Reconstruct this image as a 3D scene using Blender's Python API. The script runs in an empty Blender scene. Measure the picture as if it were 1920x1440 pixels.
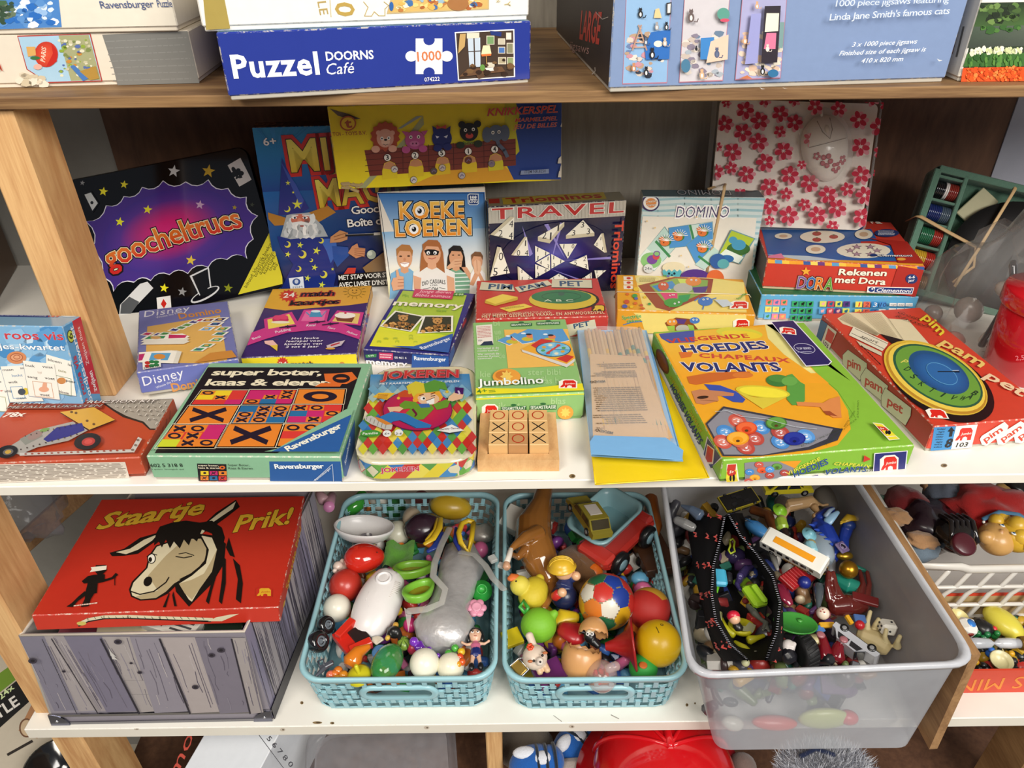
import bpy,bmesh,math,random
from math import pi,sin,cos,radians as rad
from mathutils import Vector as V,Matrix,noise
from mathutils.bvhtree import BVHTree
random.seed(7)
scn=bpy.context.scene
COL=scn.collection
# ------------------ camera
FPX=1389.27
PITCH,ROLL=rad(33.492),rad(-.7058)
CAMP=V((0,-.6,0))
_F=V((0,cos(PITCH),-sin(PITCH)))
_R0=V((1,0,0));_U0=_R0.cross(_F)
_R=_R0*cos(ROLL)+_U0*sin(ROLL)
_U=_U0*cos(ROLL)-_R0*sin(ROLL)
cam_d=bpy.data.cameras.new('camera')
cam_d.sensor_width=36;cam_d.lens=FPX*36/1920;cam_d.clip_start=.01;cam_d.clip_end=50
cam=bpy.data.objects.new('camera',cam_d);COL.objects.link(cam)
cam.matrix_world=Matrix(((_R.x,_U.x,-_F.x,CAMP.x),(_R.y,_U.y,-_F.y,CAMP.y),(_R.z,_U.z,-_F.z,CAMP.z),(0,0,0,1)))
scn.camera=cam
# ------------------ light
scn.view_settings.view_transform='Standard';scn.view_settings.look='None'
scn.view_settings.gamma=1;scn.view_settings.use_curve_mapping=False
scn.view_settings.exposure=.3
w=bpy.data.worlds.new('world');scn.world=w;w.use_nodes=True
w.node_tree.nodes['Background'].inputs[0].default_value=(.80,.86,1,1)
w.node_tree.nodes['Background'].inputs[1].default_value=.13
def area(name,loc,target,size,power,col):
 l=bpy.data.lights.new(name,'AREA');l.shape='RECTANGLE';l.size,l.size_y=size
 l.energy=power;l.color=col
 o=bpy.data.objects.new(name,l);COL.objects.link(o);o.location=loc
 o.rotation_euler=(V(target)-V(loc)).to_track_quat('-Z','Y').to_euler();return o
area('window_light',(1.25,-2.0,1.25),(0,.2,-.6),(1.6,1.4),82,(1,.96,.9))
area('ceiling_light',(-1.0,-1.5,1.6),(0,.2,-.6),(1.2,.6),34,(1,.93,.82))
ZM,ZT,ZB,YW=-.513,-.159,-.960,.56
def ray(px,py):
 return _F+_R*((px-960)/FPX)-_U*((py-720)/FPX)
def P(px,py,z=None,y=None,x=None):
 """point of the place seen at a photo pixel, on a plane of known height / depth"""
 d=ray(px,py)
 t=(z/d.z)if z is not None else((y-CAMP.y)/d.y if y is not None else x/d.x)
 return CAMP+d*t
def proj(p):
 d=V(p)-CAMP;zc=d.dot(_F)
 return V((960+FPX*d.dot(_R)/zc,720-FPX*d.dot(_U)/zc))
def mpp(p):
 """metres per photo pixel at a point"""
 return(V(p)-CAMP).dot(_F)/FPX
 # ------------------ colour + materials
def _l(c):return c/12.92 if c<=.04045 else((c+.055)/1.055)**2.4
_cc={}
def C(h):
 if not isinstance(h,str):return tuple(h)
 if h not in _cc:_cc[h]=tuple(_l(int(h[i:i+2],16)/255)for i in(0,2,4))
 return _cc[h]
_mats={}
def mat(name,rough=.5,metal=0,coat=0,spec=.5,trans=0,noise_s=60,noise_a=.06,bump=0,bump_s=200,solid=None,clear=None,wear=True,sss=0,sheen=0,emit=None):
 """procedural material that reads the face colours of the mesh; clear = share of see-through"""
 if name in _mats:return _mats[name]
 m=bpy.data.materials.new(name);m.use_nodes=True;nt=m.node_tree;N=nt.nodes;L=nt.links
 b=N['Principled BSDF'];b.inputs['Roughness'].default_value=rough;b.inputs['Metallic'].default_value=metal
 b.inputs['Coat Weight'].default_value=coat;b.inputs['Coat Roughness'].default_value=.08
 b.inputs['Specular IOR Level'].default_value=spec
 if sss:b.inputs['Subsurface Weight'].default_value=sss;b.inputs['Subsurface Scale'].default_value=.004
 if sheen:b.inputs['Sheen Weight'].default_value=sheen
 tc=N.new('ShaderNodeTexCoord')
 n1=N.new('ShaderNodeTexNoise');n1.inputs['Scale'].default_value=noise_s;n1.inputs['Detail'].default_value=4
 L.new(tc.outputs['Object'],n1.inputs['Vector'])
 at=N.new('ShaderNodeAttribute');at.attribute_name='Col'
 mx=N.new('ShaderNodeMix');mx.data_type='RGBA';mx.blend_type='MULTIPLY'
 mr=N.new('ShaderNodeMapRange');mr.inputs[3].default_value=1-noise_a;mr.inputs[4].default_value=1+noise_a
 L.new(n1.outputs['Fac'],mr.inputs[0]);mx.inputs[0].default_value=1
 L.new(at.outputs['Color'],mx.inputs[6]);L.new(mr.outputs[0],mx.inputs[7])
 out=mx.outputs[2]
 if wear:
  n2=N.new('ShaderNodeTexNoise');n2.inputs['Scale'].default_value=170;n2.inputs['Detail'].default_value=5;n2.inputs['Roughness'].default_value=.75
  L.new(tc.outputs['Object'],n2.inputs['Vector'])
  m2=N.new('ShaderNodeMapRange');m2.inputs[1].default_value=.50;m2.inputs[2].default_value=.60
  L.new(n2.outputs['Fac'],m2.inputs[0])
  mm=N.new('ShaderNodeMath');mm.operation='MULTIPLY';L.new(m2.outputs[0],mm.inputs[0]);L.new(at.outputs['Alpha'],mm.inputs[1])
  mw=N.new('ShaderNodeMix');mw.data_type='RGBA';L.new(mm.outputs[0],mw.inputs[0]);L.new(out,mw.inputs[6])
  mw.inputs[7].default_value=(.62,.57,.47,1);out=mw.outputs[2]
 L.new(out,b.inputs['Base Color'])
 if bump:
  n3=N.new('ShaderNodeTexNoise');n3.inputs['Scale'].default_value=bump_s;n3.inputs['Detail'].default_value=3
  L.new(tc.outputs['Object'],n3.inputs['Vector'])
  bp=N.new('ShaderNodeBump');bp.inputs['Strength'].default_value=bump;bp.inputs['Distance'].default_value=.002
  L.new(n3.outputs['Fac'],bp.inputs['Height']);L.new(bp.outputs['Normal'],b.inputs['Normal'])
 if clear is not None:
  tr=N.new('ShaderNodeBsdfTransparent');ms=N.new('ShaderNodeMixShader')
  fr=N.new('ShaderNodeLayerWeight');fr.inputs[0].default_value=.25
  ad=N.new('ShaderNodeMath');ad.operation='ADD';ad.use_clamp=True
  m4=N.new('ShaderNodeMapRange');m4.inputs[3].default_value=1-clear-.08;m4.inputs[4].default_value=1-clear+.08
  L.new(n1.outputs['Fac'],m4.inputs[0])
  sc=N.new('ShaderNodeMath');sc.operation='MULTIPLY';sc.inputs[1].default_value=.4;L.new(fr.outputs['Facing'],sc.inputs[0])
  L.new(sc.outputs[0],ad.inputs[0]);L.new(m4.outputs[0],ad.inputs[1])
  L.new(ad.outputs[0],ms.inputs[0]);L.new(tr.outputs[0],ms.inputs[1]);L.new(b.outputs[0],ms.inputs[2])
  L.new(ms.outputs[0],N['Material Output'].inputs[0])
 if emit:
  b.inputs['Emission Strength'].default_value=emit;L.new(out,b.inputs['Emission Color'])
 _mats[name]=m;return m
M_CARD=mat('printed_card',.42,spec=.45,noise_s=90,noise_a=.05,bump=.05)
M_GLOSS=mat('glossy_card',.2,coat=.35,noise_s=60,noise_a=.04,wear=True)
M_TIN=mat('printed_tin',.14,coat=.6,metal=.15,noise_a=.02)
M_PLA=mat('toy_plastic',.34,coat=.15,noise_a=.05,wear=False)
M_SHINY=mat('shiny_plastic',.12,coat=.7,noise_a=.03,wear=False)
M_MAT=mat('matte_rubber',.6,noise_a=.06,wear=False)
M_CLOTH=mat('cloth',.85,spec=.2,noise_s=400,noise_a=.15,bump=.5,bump_s=900,wear=False,sheen=.3)
M_METAL=mat('polished_metal',.22,metal=1,noise_a=.06,wear=False)
M_PAPER=mat('paper',.8,spec=.2,noise_s=120,noise_a=.06)
M_GOLD=mat('gold_paint',.3,metal=.8,noise_a=.12,wear=False)
M_SILVER=mat('silver_fabric',.34,metal=.45,noise_s=90,noise_a=.12,bump=1,bump_s=45,wear=False)
M_BIN=mat('milky_plastic',.3,noise_s=14,noise_a=.1,clear=.66,wear=False)
M_FILM=mat('clear_film',.08,coat=.8,noise_s=20,noise_a=.05,clear=.86,wear=False)
M_FILM2=mat('clear_green_plastic',.1,coat=.8,clear=.5,wear=False)
M_VINYL=mat('vinyl',.25,coat=.3,noise_s=30,noise_a=.05,bump=.3,bump_s=40,wear=False)
def woodmat(name,c1,c2,scale=(2,2,30),rough=.55,knots=True,rings=9,mixc=None):
 if name in _mats:return _mats[name]
 m=bpy.data.materials.new(name);m.use_nodes=True;nt=m.node_tree;N=nt.nodes;L=nt.links
 b=N['Principled BSDF'];b.inputs['Roughness'].default_value=rough;b.inputs['Specular IOR Level'].default_value=.3
 tc=N.new('ShaderNodeTexCoord');mp=N.new('ShaderNodeMapping');mp.inputs['Scale'].default_value=scale
 L.new(tc.outputs['Object'],mp.inputs[0])
 n=N.new('ShaderNodeTexNoise');n.inputs['Scale'].default_value=1.5;n.inputs['Detail'].default_value=8;n.inputs['Roughness'].default_value=.6;n.inputs['Distortion'].default_value=.6
 L.new(mp.outputs[0],n.inputs['Vector'])
 wv=N.new('ShaderNodeMath');wv.operation='MULTIPLY';wv.inputs[1].default_value=rings;L.new(n.outputs['Fac'],wv.inputs[0])
 sn=N.new('ShaderNodeMath');sn.operation='PINGPONG';sn.inputs[1].default_value=1;L.new(wv.outputs[0],sn.inputs[0])
 n2=N.new('ShaderNodeTexNoise');n2.inputs['Scale'].default_value=12;n2.inputs['Detail'].default_value=6
 L.new(mp.outputs[0],n2.inputs['Vector'])
 av=N.new('ShaderNodeMath');av.operation='MULTIPLY_ADD';av.inputs[1].default_value=.55;L.new(n2.outputs['Fac'],av.inputs[0])
 hf=N.new('ShaderNodeMath');hf.operation='MULTIPLY';hf.inputs[1].default_value=.45;L.new(sn.outputs[0],hf.inputs[0]);L.new(hf.outputs[0],av.inputs[2])
 cr=N.new('ShaderNodeValToRGB');cr.color_ramp.elements[0].position=.2;cr.color_ramp.elements[1].position=.75
 cr.color_ramp.elements[0].color=(*C(c1),1);cr.color_ramp.elements[1].color=(*C(c2),1)
 L.new(av.outputs[0],cr.inputs[0]);L.new(cr.outputs[0],b.inputs['Base Color'])
 bp=N.new('ShaderNodeBump');bp.inputs['Strength'].default_value=.15;bp.inputs['Distance'].default_value=.001
 L.new(av.outputs[0],bp.inputs['Height']);L.new(bp.outputs['Normal'],b.inputs['Normal'])
 _mats[name]=m;return m
W_PINE=woodmat('pine_wood','C08C5A','E2B67E',(40,16,2.2),rings=5)
W_BROWN=woodmat('brown_shelf_wood','6A4C32','9A7850',(2.2,25,60),rings=5)
W_DARK=woodmat('dark_plywood','52382A','74523C',(10,10,2.5),rings=4,rough=.6)
W_GREY=woodmat('weathered_ply','938C80','B0A99A',(14,14,1.5),rings=4,rough=.7)
W_PALE=woodmat('pale_wood','C99A66','DDB27C',(60,30,30),rings=3,rough=.45)
W_BRD=woodmat('worn_board','84603E','A98258',(30,3,20),rings=5)
W_WALL=woodmat('grey_paint','8A8781','98958E',(3,3,3),rings=1,rough=.8)
W_LAV=woodmat('lavender_paint','A3A6B4','B0B2BF',(3,3,3),rings=1,rough=.8)
W_WHITE=woodmat('white_painted_board','DCD8CE','EDE9E0',(3,6,6),rings=2,rough=.4)
# ------------------ mesh builder
I3=Matrix.Identity(3)
def frame(a,b,up=(0,0,1)):
 x=(V(b)-V(a)).normalized();u=V(up)
 y=u.cross(x)
 if y.length<1e-5:y=V((0,1,0)).cross(x)
 y.normalize();z=x.cross(y)
 return Matrix((x,y,z)).transposed()
def rotm(rx=0,ry=0,rz=0):
 return(Matrix.Rotation(rz,3,'Z')@Matrix.Rotation(ry,3,'Y')@Matrix.Rotation(rx,3,'X'))
class MB:
 def __init__(s):s.v=[];s.f=[];s.c=[];s.s=[]
 def add(s,vs,fs,col,smooth=True,a=0.):
  k=len(s.v);s.v+=[V(p)for p in vs];c=C(col)
  for f in fs:
   s.f.append([k+i for i in f]);s.c.append((*c[:3],a));s.s.append(smooth)
  return s
 def addg(s,vs,fs,cols,smooth=False):
  k=len(s.v);s.v+=[V(p)for p in vs]
  for f in fs:
   s.f.append([k+i for i in f]);s.c.append([(*C(cols[i])[:3],0.)for i in f]);s.s.append(smooth)
 def box(s,c,size,M=I3,col='FFFFFF',bev=.0006,wear=0.,cols=None):
  c=V(c);hx,hy,hz=[q/2 for q in size];bev=min(bev,hx*.9,hy*.9,hz*.9)
  idx={};vs=[]
  for sx in(-1,1):
   for sy in(-1,1):
    for sz in(-1,1):
     for ax in range(3):
      p=[sx*(hx-bev),sy*(hy-bev),sz*(hz-bev)]
      p[ax]=(sx*hx,sy*hy,sz*hz)[ax]
      idx[(sx,sy,sz,ax)]=len(vs);vs.append(c+M@V(p))
  def q(l):return l
  F=[];kinds=[]
  for ax in range(3):
   o=[i for i in range(3)if i!=ax]
   for sg in(-1,1):
    loop=[]
    for a,b in((-1,-1),(1,-1),(1,1),(-1,1)):
     k=[0,0,0];k[ax]=sg;k[o[0]]=a;k[o[1]]=b;loop.append(idx[(*k,ax)])
    if(sg>0)==(ax==1):loop.reverse()
    F.append(loop);kinds.append((ax,sg))
  E=[]
  for ax in range(3):
   o=[i for i in range(3)if i!=ax]
   for a in(-1,1):
    for b in(-1,1):
     def kk(t,w_):
      k=[0,0,0];k[ax]=t;k[o[0]]=a;k[o[1]]=b;return idx[(*k,w_)]
     E.append([kk(-1,o[0]),kk(1,o[0]),kk(1,o[1]),kk(-1,o[1])])
  T=[]
  for sx in(-1,1):
   for sy in(-1,1):
    for sz in(-1,1):T.append([idx[(sx,sy,sz,i)]for i in range(3)])
  k0=len(s.v);s.v+=vs
  cc=V(c)
  def push(loop,color,a):
   n=(vs[loop[1]]-vs[loop[0]]).cross(vs[loop[2]]-vs[loop[0]])
   m_=sum((vs[i]for i in loop),V((0,0,0)))/len(loop)
   if n.dot(m_-cc)<0:loop=loop[::-1]
   s.f.append([k0+i for i in loop]);s.c.append((*C(color)[:3],a));s.s.append(False)
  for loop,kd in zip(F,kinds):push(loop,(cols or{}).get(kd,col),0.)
  for loop in E:push(loop,col,wear)
  for loop in T:push(loop,col,wear)
  return s
 def ell(s,c,r,M=I3,col='FFFFFF',nu=16,nv=10,v0=0.,v1=1.,fn=None):
  c=V(c);r=(r,r,r)if not hasattr(r,'__len__')else r
  vs=[];fs=[]
  for j in range(nv+1):
   th=pi*(v0+(v1-v0)*j/nv)
   for i in range(nu):
    ph=2*pi*i/nu
    p=V((sin(th)*cos(ph),sin(th)*sin(ph),cos(th)))
    if fn:p=fn(p)
    vs.append(c+M@V((p.x*r[0],p.y*r[1],p.z*r[2])))
  for j in range(nv):
   for i in range(nu):
    a,b=j*nu+i,j*nu+(i+1)%nu
    fs.append([a,a+nu,b+nu,b])
  return s.add(vs,fs,col)
 def tube(s,pts,r,col='FFFFFF',n=10,cap=True,cols=None,flat=1.,up=(0,0,1)):
  pts=[V(p)for p in pts];r=[r]*len(pts)if not hasattr(r,'__len__')else list(r)
  vs=[];m=len(pts)
  if cap:
   d0=(pts[0]-pts[1]).normalized();d1=(pts[-1]-pts[-2]).normalized()
   pts=[pts[0]+d0*r[0]*.5]+pts+[pts[-1]+d1*r[-1]*.5]
   r=[r[0]*.6]+r+[r[-1]*.6];m+=2
   if cols:cols=[cols[0]]+list(cols)+[cols[-1]]
  upv=V(up);prev=None
  for i in range(m):
   d=(pts[min(i+1,m-1)]-pts[max(i-1,0)]).normalized()
   if prev is None:
    x=d.cross(upv)
    if x.length<.1:x=d.cross(V((1,0,0)))
   else:x=prev-d*prev.dot(d)
   x.normalize();prev=x;y=d.cross(x)
   for k in range(n):
    a=2*pi*k/n;vs.append(pts[i]+x*cos(a)*r[i]+y*sin(a)*r[i]*flat)
  k0=len(s.v);s.v+=vs
  for i in range(m-1):
   for k in range(n):
    s.f.append([k0+i*n+k,k0+i*n+(k+1)%n,k0+(i+1)*n+(k+1)%n,k0+(i+1)*n+k])
    s.c.append((*C(cols[i]if cols else col)[:3],0.));s.s.append(True)
  for lp,cc in((list(range(n))[::-1],cols[0]if cols else col),([(m-1)*n+k for k in range(n)],cols[-1]if cols else col)):
   s.f.append([k0+i for i in lp]);s.c.append((*C(cc)[:3],0.));s.s.append(False)
  return s
 def lathe(s,prof,o,M=I3,col='FFFFFF',n=20,cols=None,sy=1.):
  """profile (r, z) turned about the local z of M"""
  o=V(o);vs=[];fs=[]
  for r,z in prof:
   for k in range(n):
    a=2*pi*k/n;vs.append(o+M@V((r*cos(a),r*sin(a)*sy,z)))
  k0=len(s.v);s.v+=vs
  for i in range(len(prof)-1):
   for k in range(n):
    s.f.append([k0+i*n+k,k0+i*n+(k+1)%n,k0+(i+1)*n+(k+1)%n,k0+(i+1)*n+k])
    s.c.append((*C(cols[i]if cols else col)[:3],0.));s.s.append(True)
  if prof[0][0]>1e-5:s.f.append([k0+k for k in range(n)][::-1]);s.c.append((*C(cols[0]if cols else col)[:3],0.));s.s.append(False)
  if prof[-1][0]>1e-5:s.f.append([k0+(len(prof)-1)*n+k for k in range(n)]);s.c.append((*C(cols[-1]if cols else col)[:3],0.));s.s.append(False)
  return s
 def open_lathe(s,prof,o,M=I3,col='FFFFFF',n=20,sy=1.):
  o=V(o);k0=len(s.v)
  for r,z in prof:
   for k in range(n):
    a=2*pi*k/n;s.v.append(o+M@V((r*cos(a),r*sin(a)*sy,z)))
  for i in range(len(prof)-1):
   for k in range(n):
    s.f.append([k0+i*n+k,k0+i*n+(k+1)%n,k0+(i+1)*n+(k+1)%n,k0+(i+1)*n+k])
    s.c.append((*C(col)[:3],0.));s.s.append(True)
  return s
 def prism(s,pts,ext,col='FFFFFF',smooth=False,a=0.,side=None):
  """closed polygon of 3-D points thickened by the vector ext"""
  pts=[V(p)for p in pts];n=len(pts);ext=V(ext)
  vs=pts+[p+ext for p in pts]
  nn=V((0,0,0))
  for i in range(n):nn+=pts[i].cross(pts[(i+1)%n])
  fwd=nn.dot(ext)>0
  bot=list(range(n));top=[n+i for i in range(n)]
  if fwd:bot.reverse()
  else:top.reverse()
  s.add(vs,[bot,top],col,smooth,a)
  k0=len(s.v)-2*n
  for i in range(n):
   j=(i+1)%n;q=[i,j,n+j,n+i]
   if not fwd:q.reverse()
   s.f.append([k0+t for t in q]);s.c.append((*C(side or col)[:3],a));s.s.append(smooth)
  return s
 def rring(s,loops,col,close=True,smooth=True):
  """quads between successive closed loops of points"""
  k0=len(s.v);n=len(loops[0])
  for l in loops:s.v+=[V(p)for p in l]
  for i in range(len(loops)-1):
   for k in range(n):
    s.f.append([k0+i*n+k,k0+i*n+(k+1)%n,k0+(i+1)*n+(k+1)%n,k0+(i+1)*n+k])
    s.c.append((*C(col)[:3],0.));s.s.append(smooth)
  return s
 def build(s,name,m,parent=None,smooth=None):
  me=bpy.data.meshes.new(name)
  vs=s.v
  if parent is not None:
   inv=WM[parent.name].inverted();vs=[inv@p for p in vs]
  me.from_pydata([tuple(p)for p in vs],[],s.f)
  ca=me.color_attributes.new('Col','FLOAT_COLOR','CORNER')
  flat=[]
  for f,c in zip(s.f,s.c):
   if isinstance(c,list):
    for q in c:flat+=q
   else:flat+=list(c)*len(f)
  ca.data.foreach_set('color',flat)
  me.polygons.foreach_set('use_smooth',s.s)
  me.materials.append(m)
  o=bpy.data.objects.new(name,me);COL.objects.link(o)
  if parent is not None:o.parent=parent
  WM[o.name]=WM[parent.name].copy()if parent is not None else Matrix.Identity(4)
  return o
WM={}
def tag(o,label=None,cat=None,group=None,kind=None):
 if label:o['label']=label
 if cat:o['category']=cat
 if group:o['group']=group
 if kind:o['kind']=kind
 return o
def thing(name,label,cat,loc,M=I3,group=None):
 o=bpy.data.objects.new(name,None);COL.objects.link(o);o.empty_display_size=.01
 mw=Matrix.Translation(V(loc))@M.to_4x4();o.matrix_world=mw;WM[o.name]=mw
 return tag(o,label,cat,group)
def solo(mb,name,m,label,cat,group=None):
 """a thing that is one mesh, its origin at its lowest middle"""
 n=len(mb.v);c=sum(mb.v,V((0,0,0)))/n;c.z=min(p.z for p in mb.v)
 mb.v=[p-c for p in mb.v];o=mb.build(name,m);o.location=c;WM[o.name]=Matrix.Translation(c)
 mb.v=[p+c for p in mb.v]
 return tag(o,label,cat,group)
def fuse(mb,voxel=.0012,smooth=4):
 """melt overlapping shapes into one continuous skin, keeping their colours"""
 me=bpy.data.meshes.new('tmp');me.from_pydata([tuple(p)for p in mb.v],[],mb.f)
 o=bpy.data.objects.new('tmp',me);COL.objects.link(o)
 r=o.modifiers.new('r','REMESH');r.mode='VOXEL';r.voxel_size=voxel
 sm=o.modifiers.new('s','SMOOTH');sm.iterations=smooth;sm.factor=.5
 bpy.context.view_layer.update()
 ev=o.evaluated_get(bpy.context.evaluated_depsgraph_get());m2=ev.to_mesh()
 bv=BVHTree.FromPolygons([tuple(p)for p in mb.v],mb.f)
 out=MB();out.v=[v.co.copy()for v in m2.vertices]
 for p in m2.polygons:
  hit=bv.find_nearest(p.center);i=hit[2]if hit[2]is not None else 0
  c=mb.c[i];c=c[0]if isinstance(c,list)else c
  out.f.append(list(p.vertices));out.c.append(c);out.s.append(True)
 ev.to_mesh_clear();bpy.data.objects.remove(o);bpy.data.meshes.remove(me)
 return out
 # ------------------ printed artwork
_tx={}
def glyphs(body,offset=0.,shear=0.,res=2,space=1.):
 k=(body,offset,shear,res,space)
 if k in _tx:return _tx[k]
 c=bpy.data.curves.new('t','FONT');c.body=body;c.offset=offset;c.shear=shear;c.resolution_u=res;c.space_character=space
 o=bpy.data.objects.new('t',c);m=o.to_mesh()
 vs=[v.co.copy()for v in m.vertices];fs=[list(p.vertices)for p in m.polygons]
 o.to_mesh_clear();bpy.data.objects.remove(o);bpy.data.curves.remove(c)
 _tx[k]=(vs,fs);return _tx[k]
CAPH=max(v.y for v in glyphs('H')[0])
class Art:
 """flat print on one face: items are given where the photo shows them and laid onto the face's plane"""
 def __init__(s,mb,O,U,Vv,W,H,lift=.0002):
  s.mb=mb;s.O=V(O);s.U=V(U).normalized();s.V=V(Vv).normalized();s.N=s.U.cross(s.V);s.W=W;s.H=H;s.k=lift;s.view=(0,0,1)
  s.clip=True
 def vw(s,x,y,z):s.view=(x,y,z);return s
 def pt(s,x,y):
  px,py=s.view[0]+x/s.view[2],s.view[1]+y/s.view[2]
  d=ray(px,py);t=(s.O-CAMP).dot(s.N)/d.dot(s.N);q=CAMP+d*t-s.O
  return s.cl((q.dot(s.U),q.dot(s.V)))
 def cl(s,q):
  if not s.clip:return q
  e=.0004
  return(min(max(q[0],e),s.W-e),min(max(q[1],e),s.H-e))
 def w3(s,q,k=None):return s.O+s.U*q[0]+s.V*q[1]+s.N*(s.k if k is None else k)
 def up(s):s.k+=.00004
 def poly2(s,qs,col):
  s.up();qs=[s.cl(q)for q in qs]
  ar=sum(qs[i][0]*qs[(i+1)%len(qs)][1]-qs[(i+1)%len(qs)][0]*qs[i][1]for i in range(len(qs)))
  if ar<0:qs=qs[::-1]
  s.mb.add([s.w3(q)for q in qs],[list(range(len(qs)))],col,False)
 def poly(s,pts,col):s.poly2([s.pt(*p)for p in pts],col)
 def uv(s,a,b):return(a*s.W,b*s.H)
 def rect(s,u0,v0,u1,v1,col):s.poly2([s.uv(u0,v0),s.uv(u1,v0),s.uv(u1,v1),s.uv(u0,v1)],col)
 def grad(s,pts,cs,n=6):
  """quad in photo space with a colour per corner"""
  s.up();q=[s.pt(*p)for p in pts];cs=[C(c)for c in cs]
  def bl(a,b):
   return tuple((q[0][i]*(1-a)+q[1][i]*a)*(1-b)+(q[3][i]*(1-a)+q[2][i]*a)*b for i in(0,1)),tuple((cs[0][i]*(1-a)+cs[1][i]*a)*(1-b)+(cs[3][i]*(1-a)+cs[2][i]*a)*b for i in range(3))
  vs=[];cl=[]
  for j in range(n+1):
   for i in range(n+1):
    p,c=bl(i/n,j/n);vs.append(s.w3(p));cl.append(c)
  fs=[[j*(n+1)+i,j*(n+1)+i+1,(j+1)*(n+1)+i+1,(j+1)*(n+1)+i]for j in range(n)for i in range(n)]
  nrm=(vs[1]-vs[0]).cross(vs[n+1]-vs[0])
  if nrm.dot(s.N)<0:fs=[f[::-1]for f in fs]
  s.mb.addg(vs,fs,cl)
 def radial(s,cx,cy,rx,ry,cs,rot=0,n=28):
  """ellipse whose colour runs from the middle outwards through cs"""
  s.up();m=len(cs)-1;vs=[s.w3(s.pt(cx,cy))];cl=[cs[0]]
  for j in range(1,m+1):
   for i in range(n):
    a=2*pi*i/n;x,y=rx*j/m*cos(a),ry*j/m*sin(a)
    vs.append(s.w3(s.pt(cx+x*cos(rot)-y*sin(rot),cy+x*sin(rot)+y*cos(rot))));cl.append(cs[j])
  fs=[[0,1+(i+1)%n,1+i]for i in range(n)]
  for j in range(m-1):
   for i in range(n):
    a=1+j*n+i;b=1+j*n+(i+1)%n;fs.append([a,b,b+n,a+n])
  s.mb.addg(vs,fs,cl)
 def ell(s,cx,cy,rx,ry,col,rot=0,n=22):
  r=rad(rot);s.poly([(cx+rx*cos(2*pi*i/n)*cos(r)-ry*sin(2*pi*i/n)*sin(r),cy+rx*cos(2*pi*i/n)*sin(r)+ry*sin(2*pi*i/n)*cos(r))for i in range(n)],col)
 def ring(s,cx,cy,rx,ry,t,col,col2,rot=0):s.ell(cx,cy,rx,ry,col,rot);s.ell(cx,cy,rx-t,ry-t,col2,rot)
 def star(s,cx,cy,r,col,n=5,inner=.42,rot=0,sy=1.):
  s.poly([(cx+r*(1 if i%2==0 else inner)*sin(pi*i/n+rot),cy-sy*r*(1 if i%2==0 else inner)*cos(pi*i/n+rot))for i in range(2*n)],col)
 def line(s,pts,wd,col,closed=False):
  pts=[V(p)for p in pts];
  if closed:pts=pts+[pts[0]]
  s.up()
  for a,b in zip(pts,pts[1:]):
   d=(b-a)
   if d.length<1e-6:continue
   d.normalize();n=V((-d.y,d.x))*wd/2;a2=a-d*wd*.3;b2=b+d*wd*.3
   qs=[s.pt(*(a2+n)),s.pt(*(b2+n)),s.pt(*(b2-n)),s.pt(*(a2-n))]
   ar=sum(qs[i][0]*qs[(i+1)%4][1]-qs[(i+1)%4][0]*qs[i][1]for i in range(4))
   if ar<0:qs=qs[::-1]
   s.mb.add([s.w3(q)for q in qs],[[0,1,2,3]],col,False)
 def T(s,body,x0,y0,x1,y1,h,col,out=(),b=.012,sh=0.,res=2,arch=0.,sp=1.,upv=None,gradc=None):
  """text with its baseline from (x0,y0) to (x1,y1) and capital height h, all in photo units of the view"""
  if body in '1Il!i':x0,y0,x1,y1=x0+(x1-x0)*.35,y0+(y1-y0)*.35,x1-(x1-x0)*.3,y1-(y1-y0)*.3
  p0,p1=V(s.pt(x0,y0)),V(s.pt(x1,y1));X=p1-p0
  b=b*.55;out=[(c_,o_*.72)for c_,o_ in out]
  base,_=glyphs(body,b,sh,res,sp)
  if not base:return
  bx0=min(v.x for v in base);bx1=max(v.x for v in base)
  Yd=V((-X.y,X.x)).normalized()
  if upv:
   q=V(s.pt(x0+upv[0],y0+upv[1]))-p0;Yv=q*(1/CAPH)
  else:
   e=.002;a=proj(s.w3(p0));c=proj(s.w3(p0+Yd*e));ppm=(c-a).length/e*s.view[2]
   Yv=Yd*(h/ppm/CAPH)
  for cc,oo in list(out)+[(col,b)]:
   gv,gf=glyphs(body,oo,sh,res,sp);s.up()
   vs=[];cl=[]
   for v in gv:
    t=(v.x-bx0)/(bx1-bx0)
    q=p0+X*t+Yv*(v.y+arch*4*t*(1-t));vs.append(s.w3(s.cl((q.x,q.y))))
    if gradc:
     g=min(max(v.y/CAPH,0),1);cl.append(tuple(C(gradc[0])[i]*(1-g)+C(gradc[1])[i]*g for i in range(3)))
   flip=X.cross(Yv)<0 if hasattr(X,'cross')else False
   fs=[f[::-1]for f in gf]if flip else gf
   if gradc and cc==col:s.mb.addg(vs,fs,cl)
   else:s.mb.add(vs,fs,cc,False)
 def dashes(s,quad,rows,col,fill=.8,seed=0,th=.45):
  """lines of print too small to read"""
  rnd=random.Random(seed);q=[V(s.pt(*p))for p in quad];s.up()
  for r in range(rows):
   b0,b1=(r+.5-th/2)/rows,(r+.5+th/2)/rows;x=0;end=fill+rnd.random()*(1-fill)
   while x<end:
    wd=rnd.uniform(.03,.12);x2=min(x+wd,end)
    def bl(a,b):return(q[0]*(1-a)+q[1]*a)*(1-b)+(q[3]*(1-a)+q[2]*a)*b
    qs=[bl(x,b0),bl(x2,b0),bl(x2,b1),bl(x,b1)]
    ar=sum(qs[i][0]*qs[(i+1)%4][1]-qs[(i+1)%4][0]*qs[i][1]for i in range(4))
    if ar<0:qs=qs[::-1]
    s.mb.add([s.w3(t)for t in qs],[[0,1,2,3]],col,False);x=x2+.015
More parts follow.
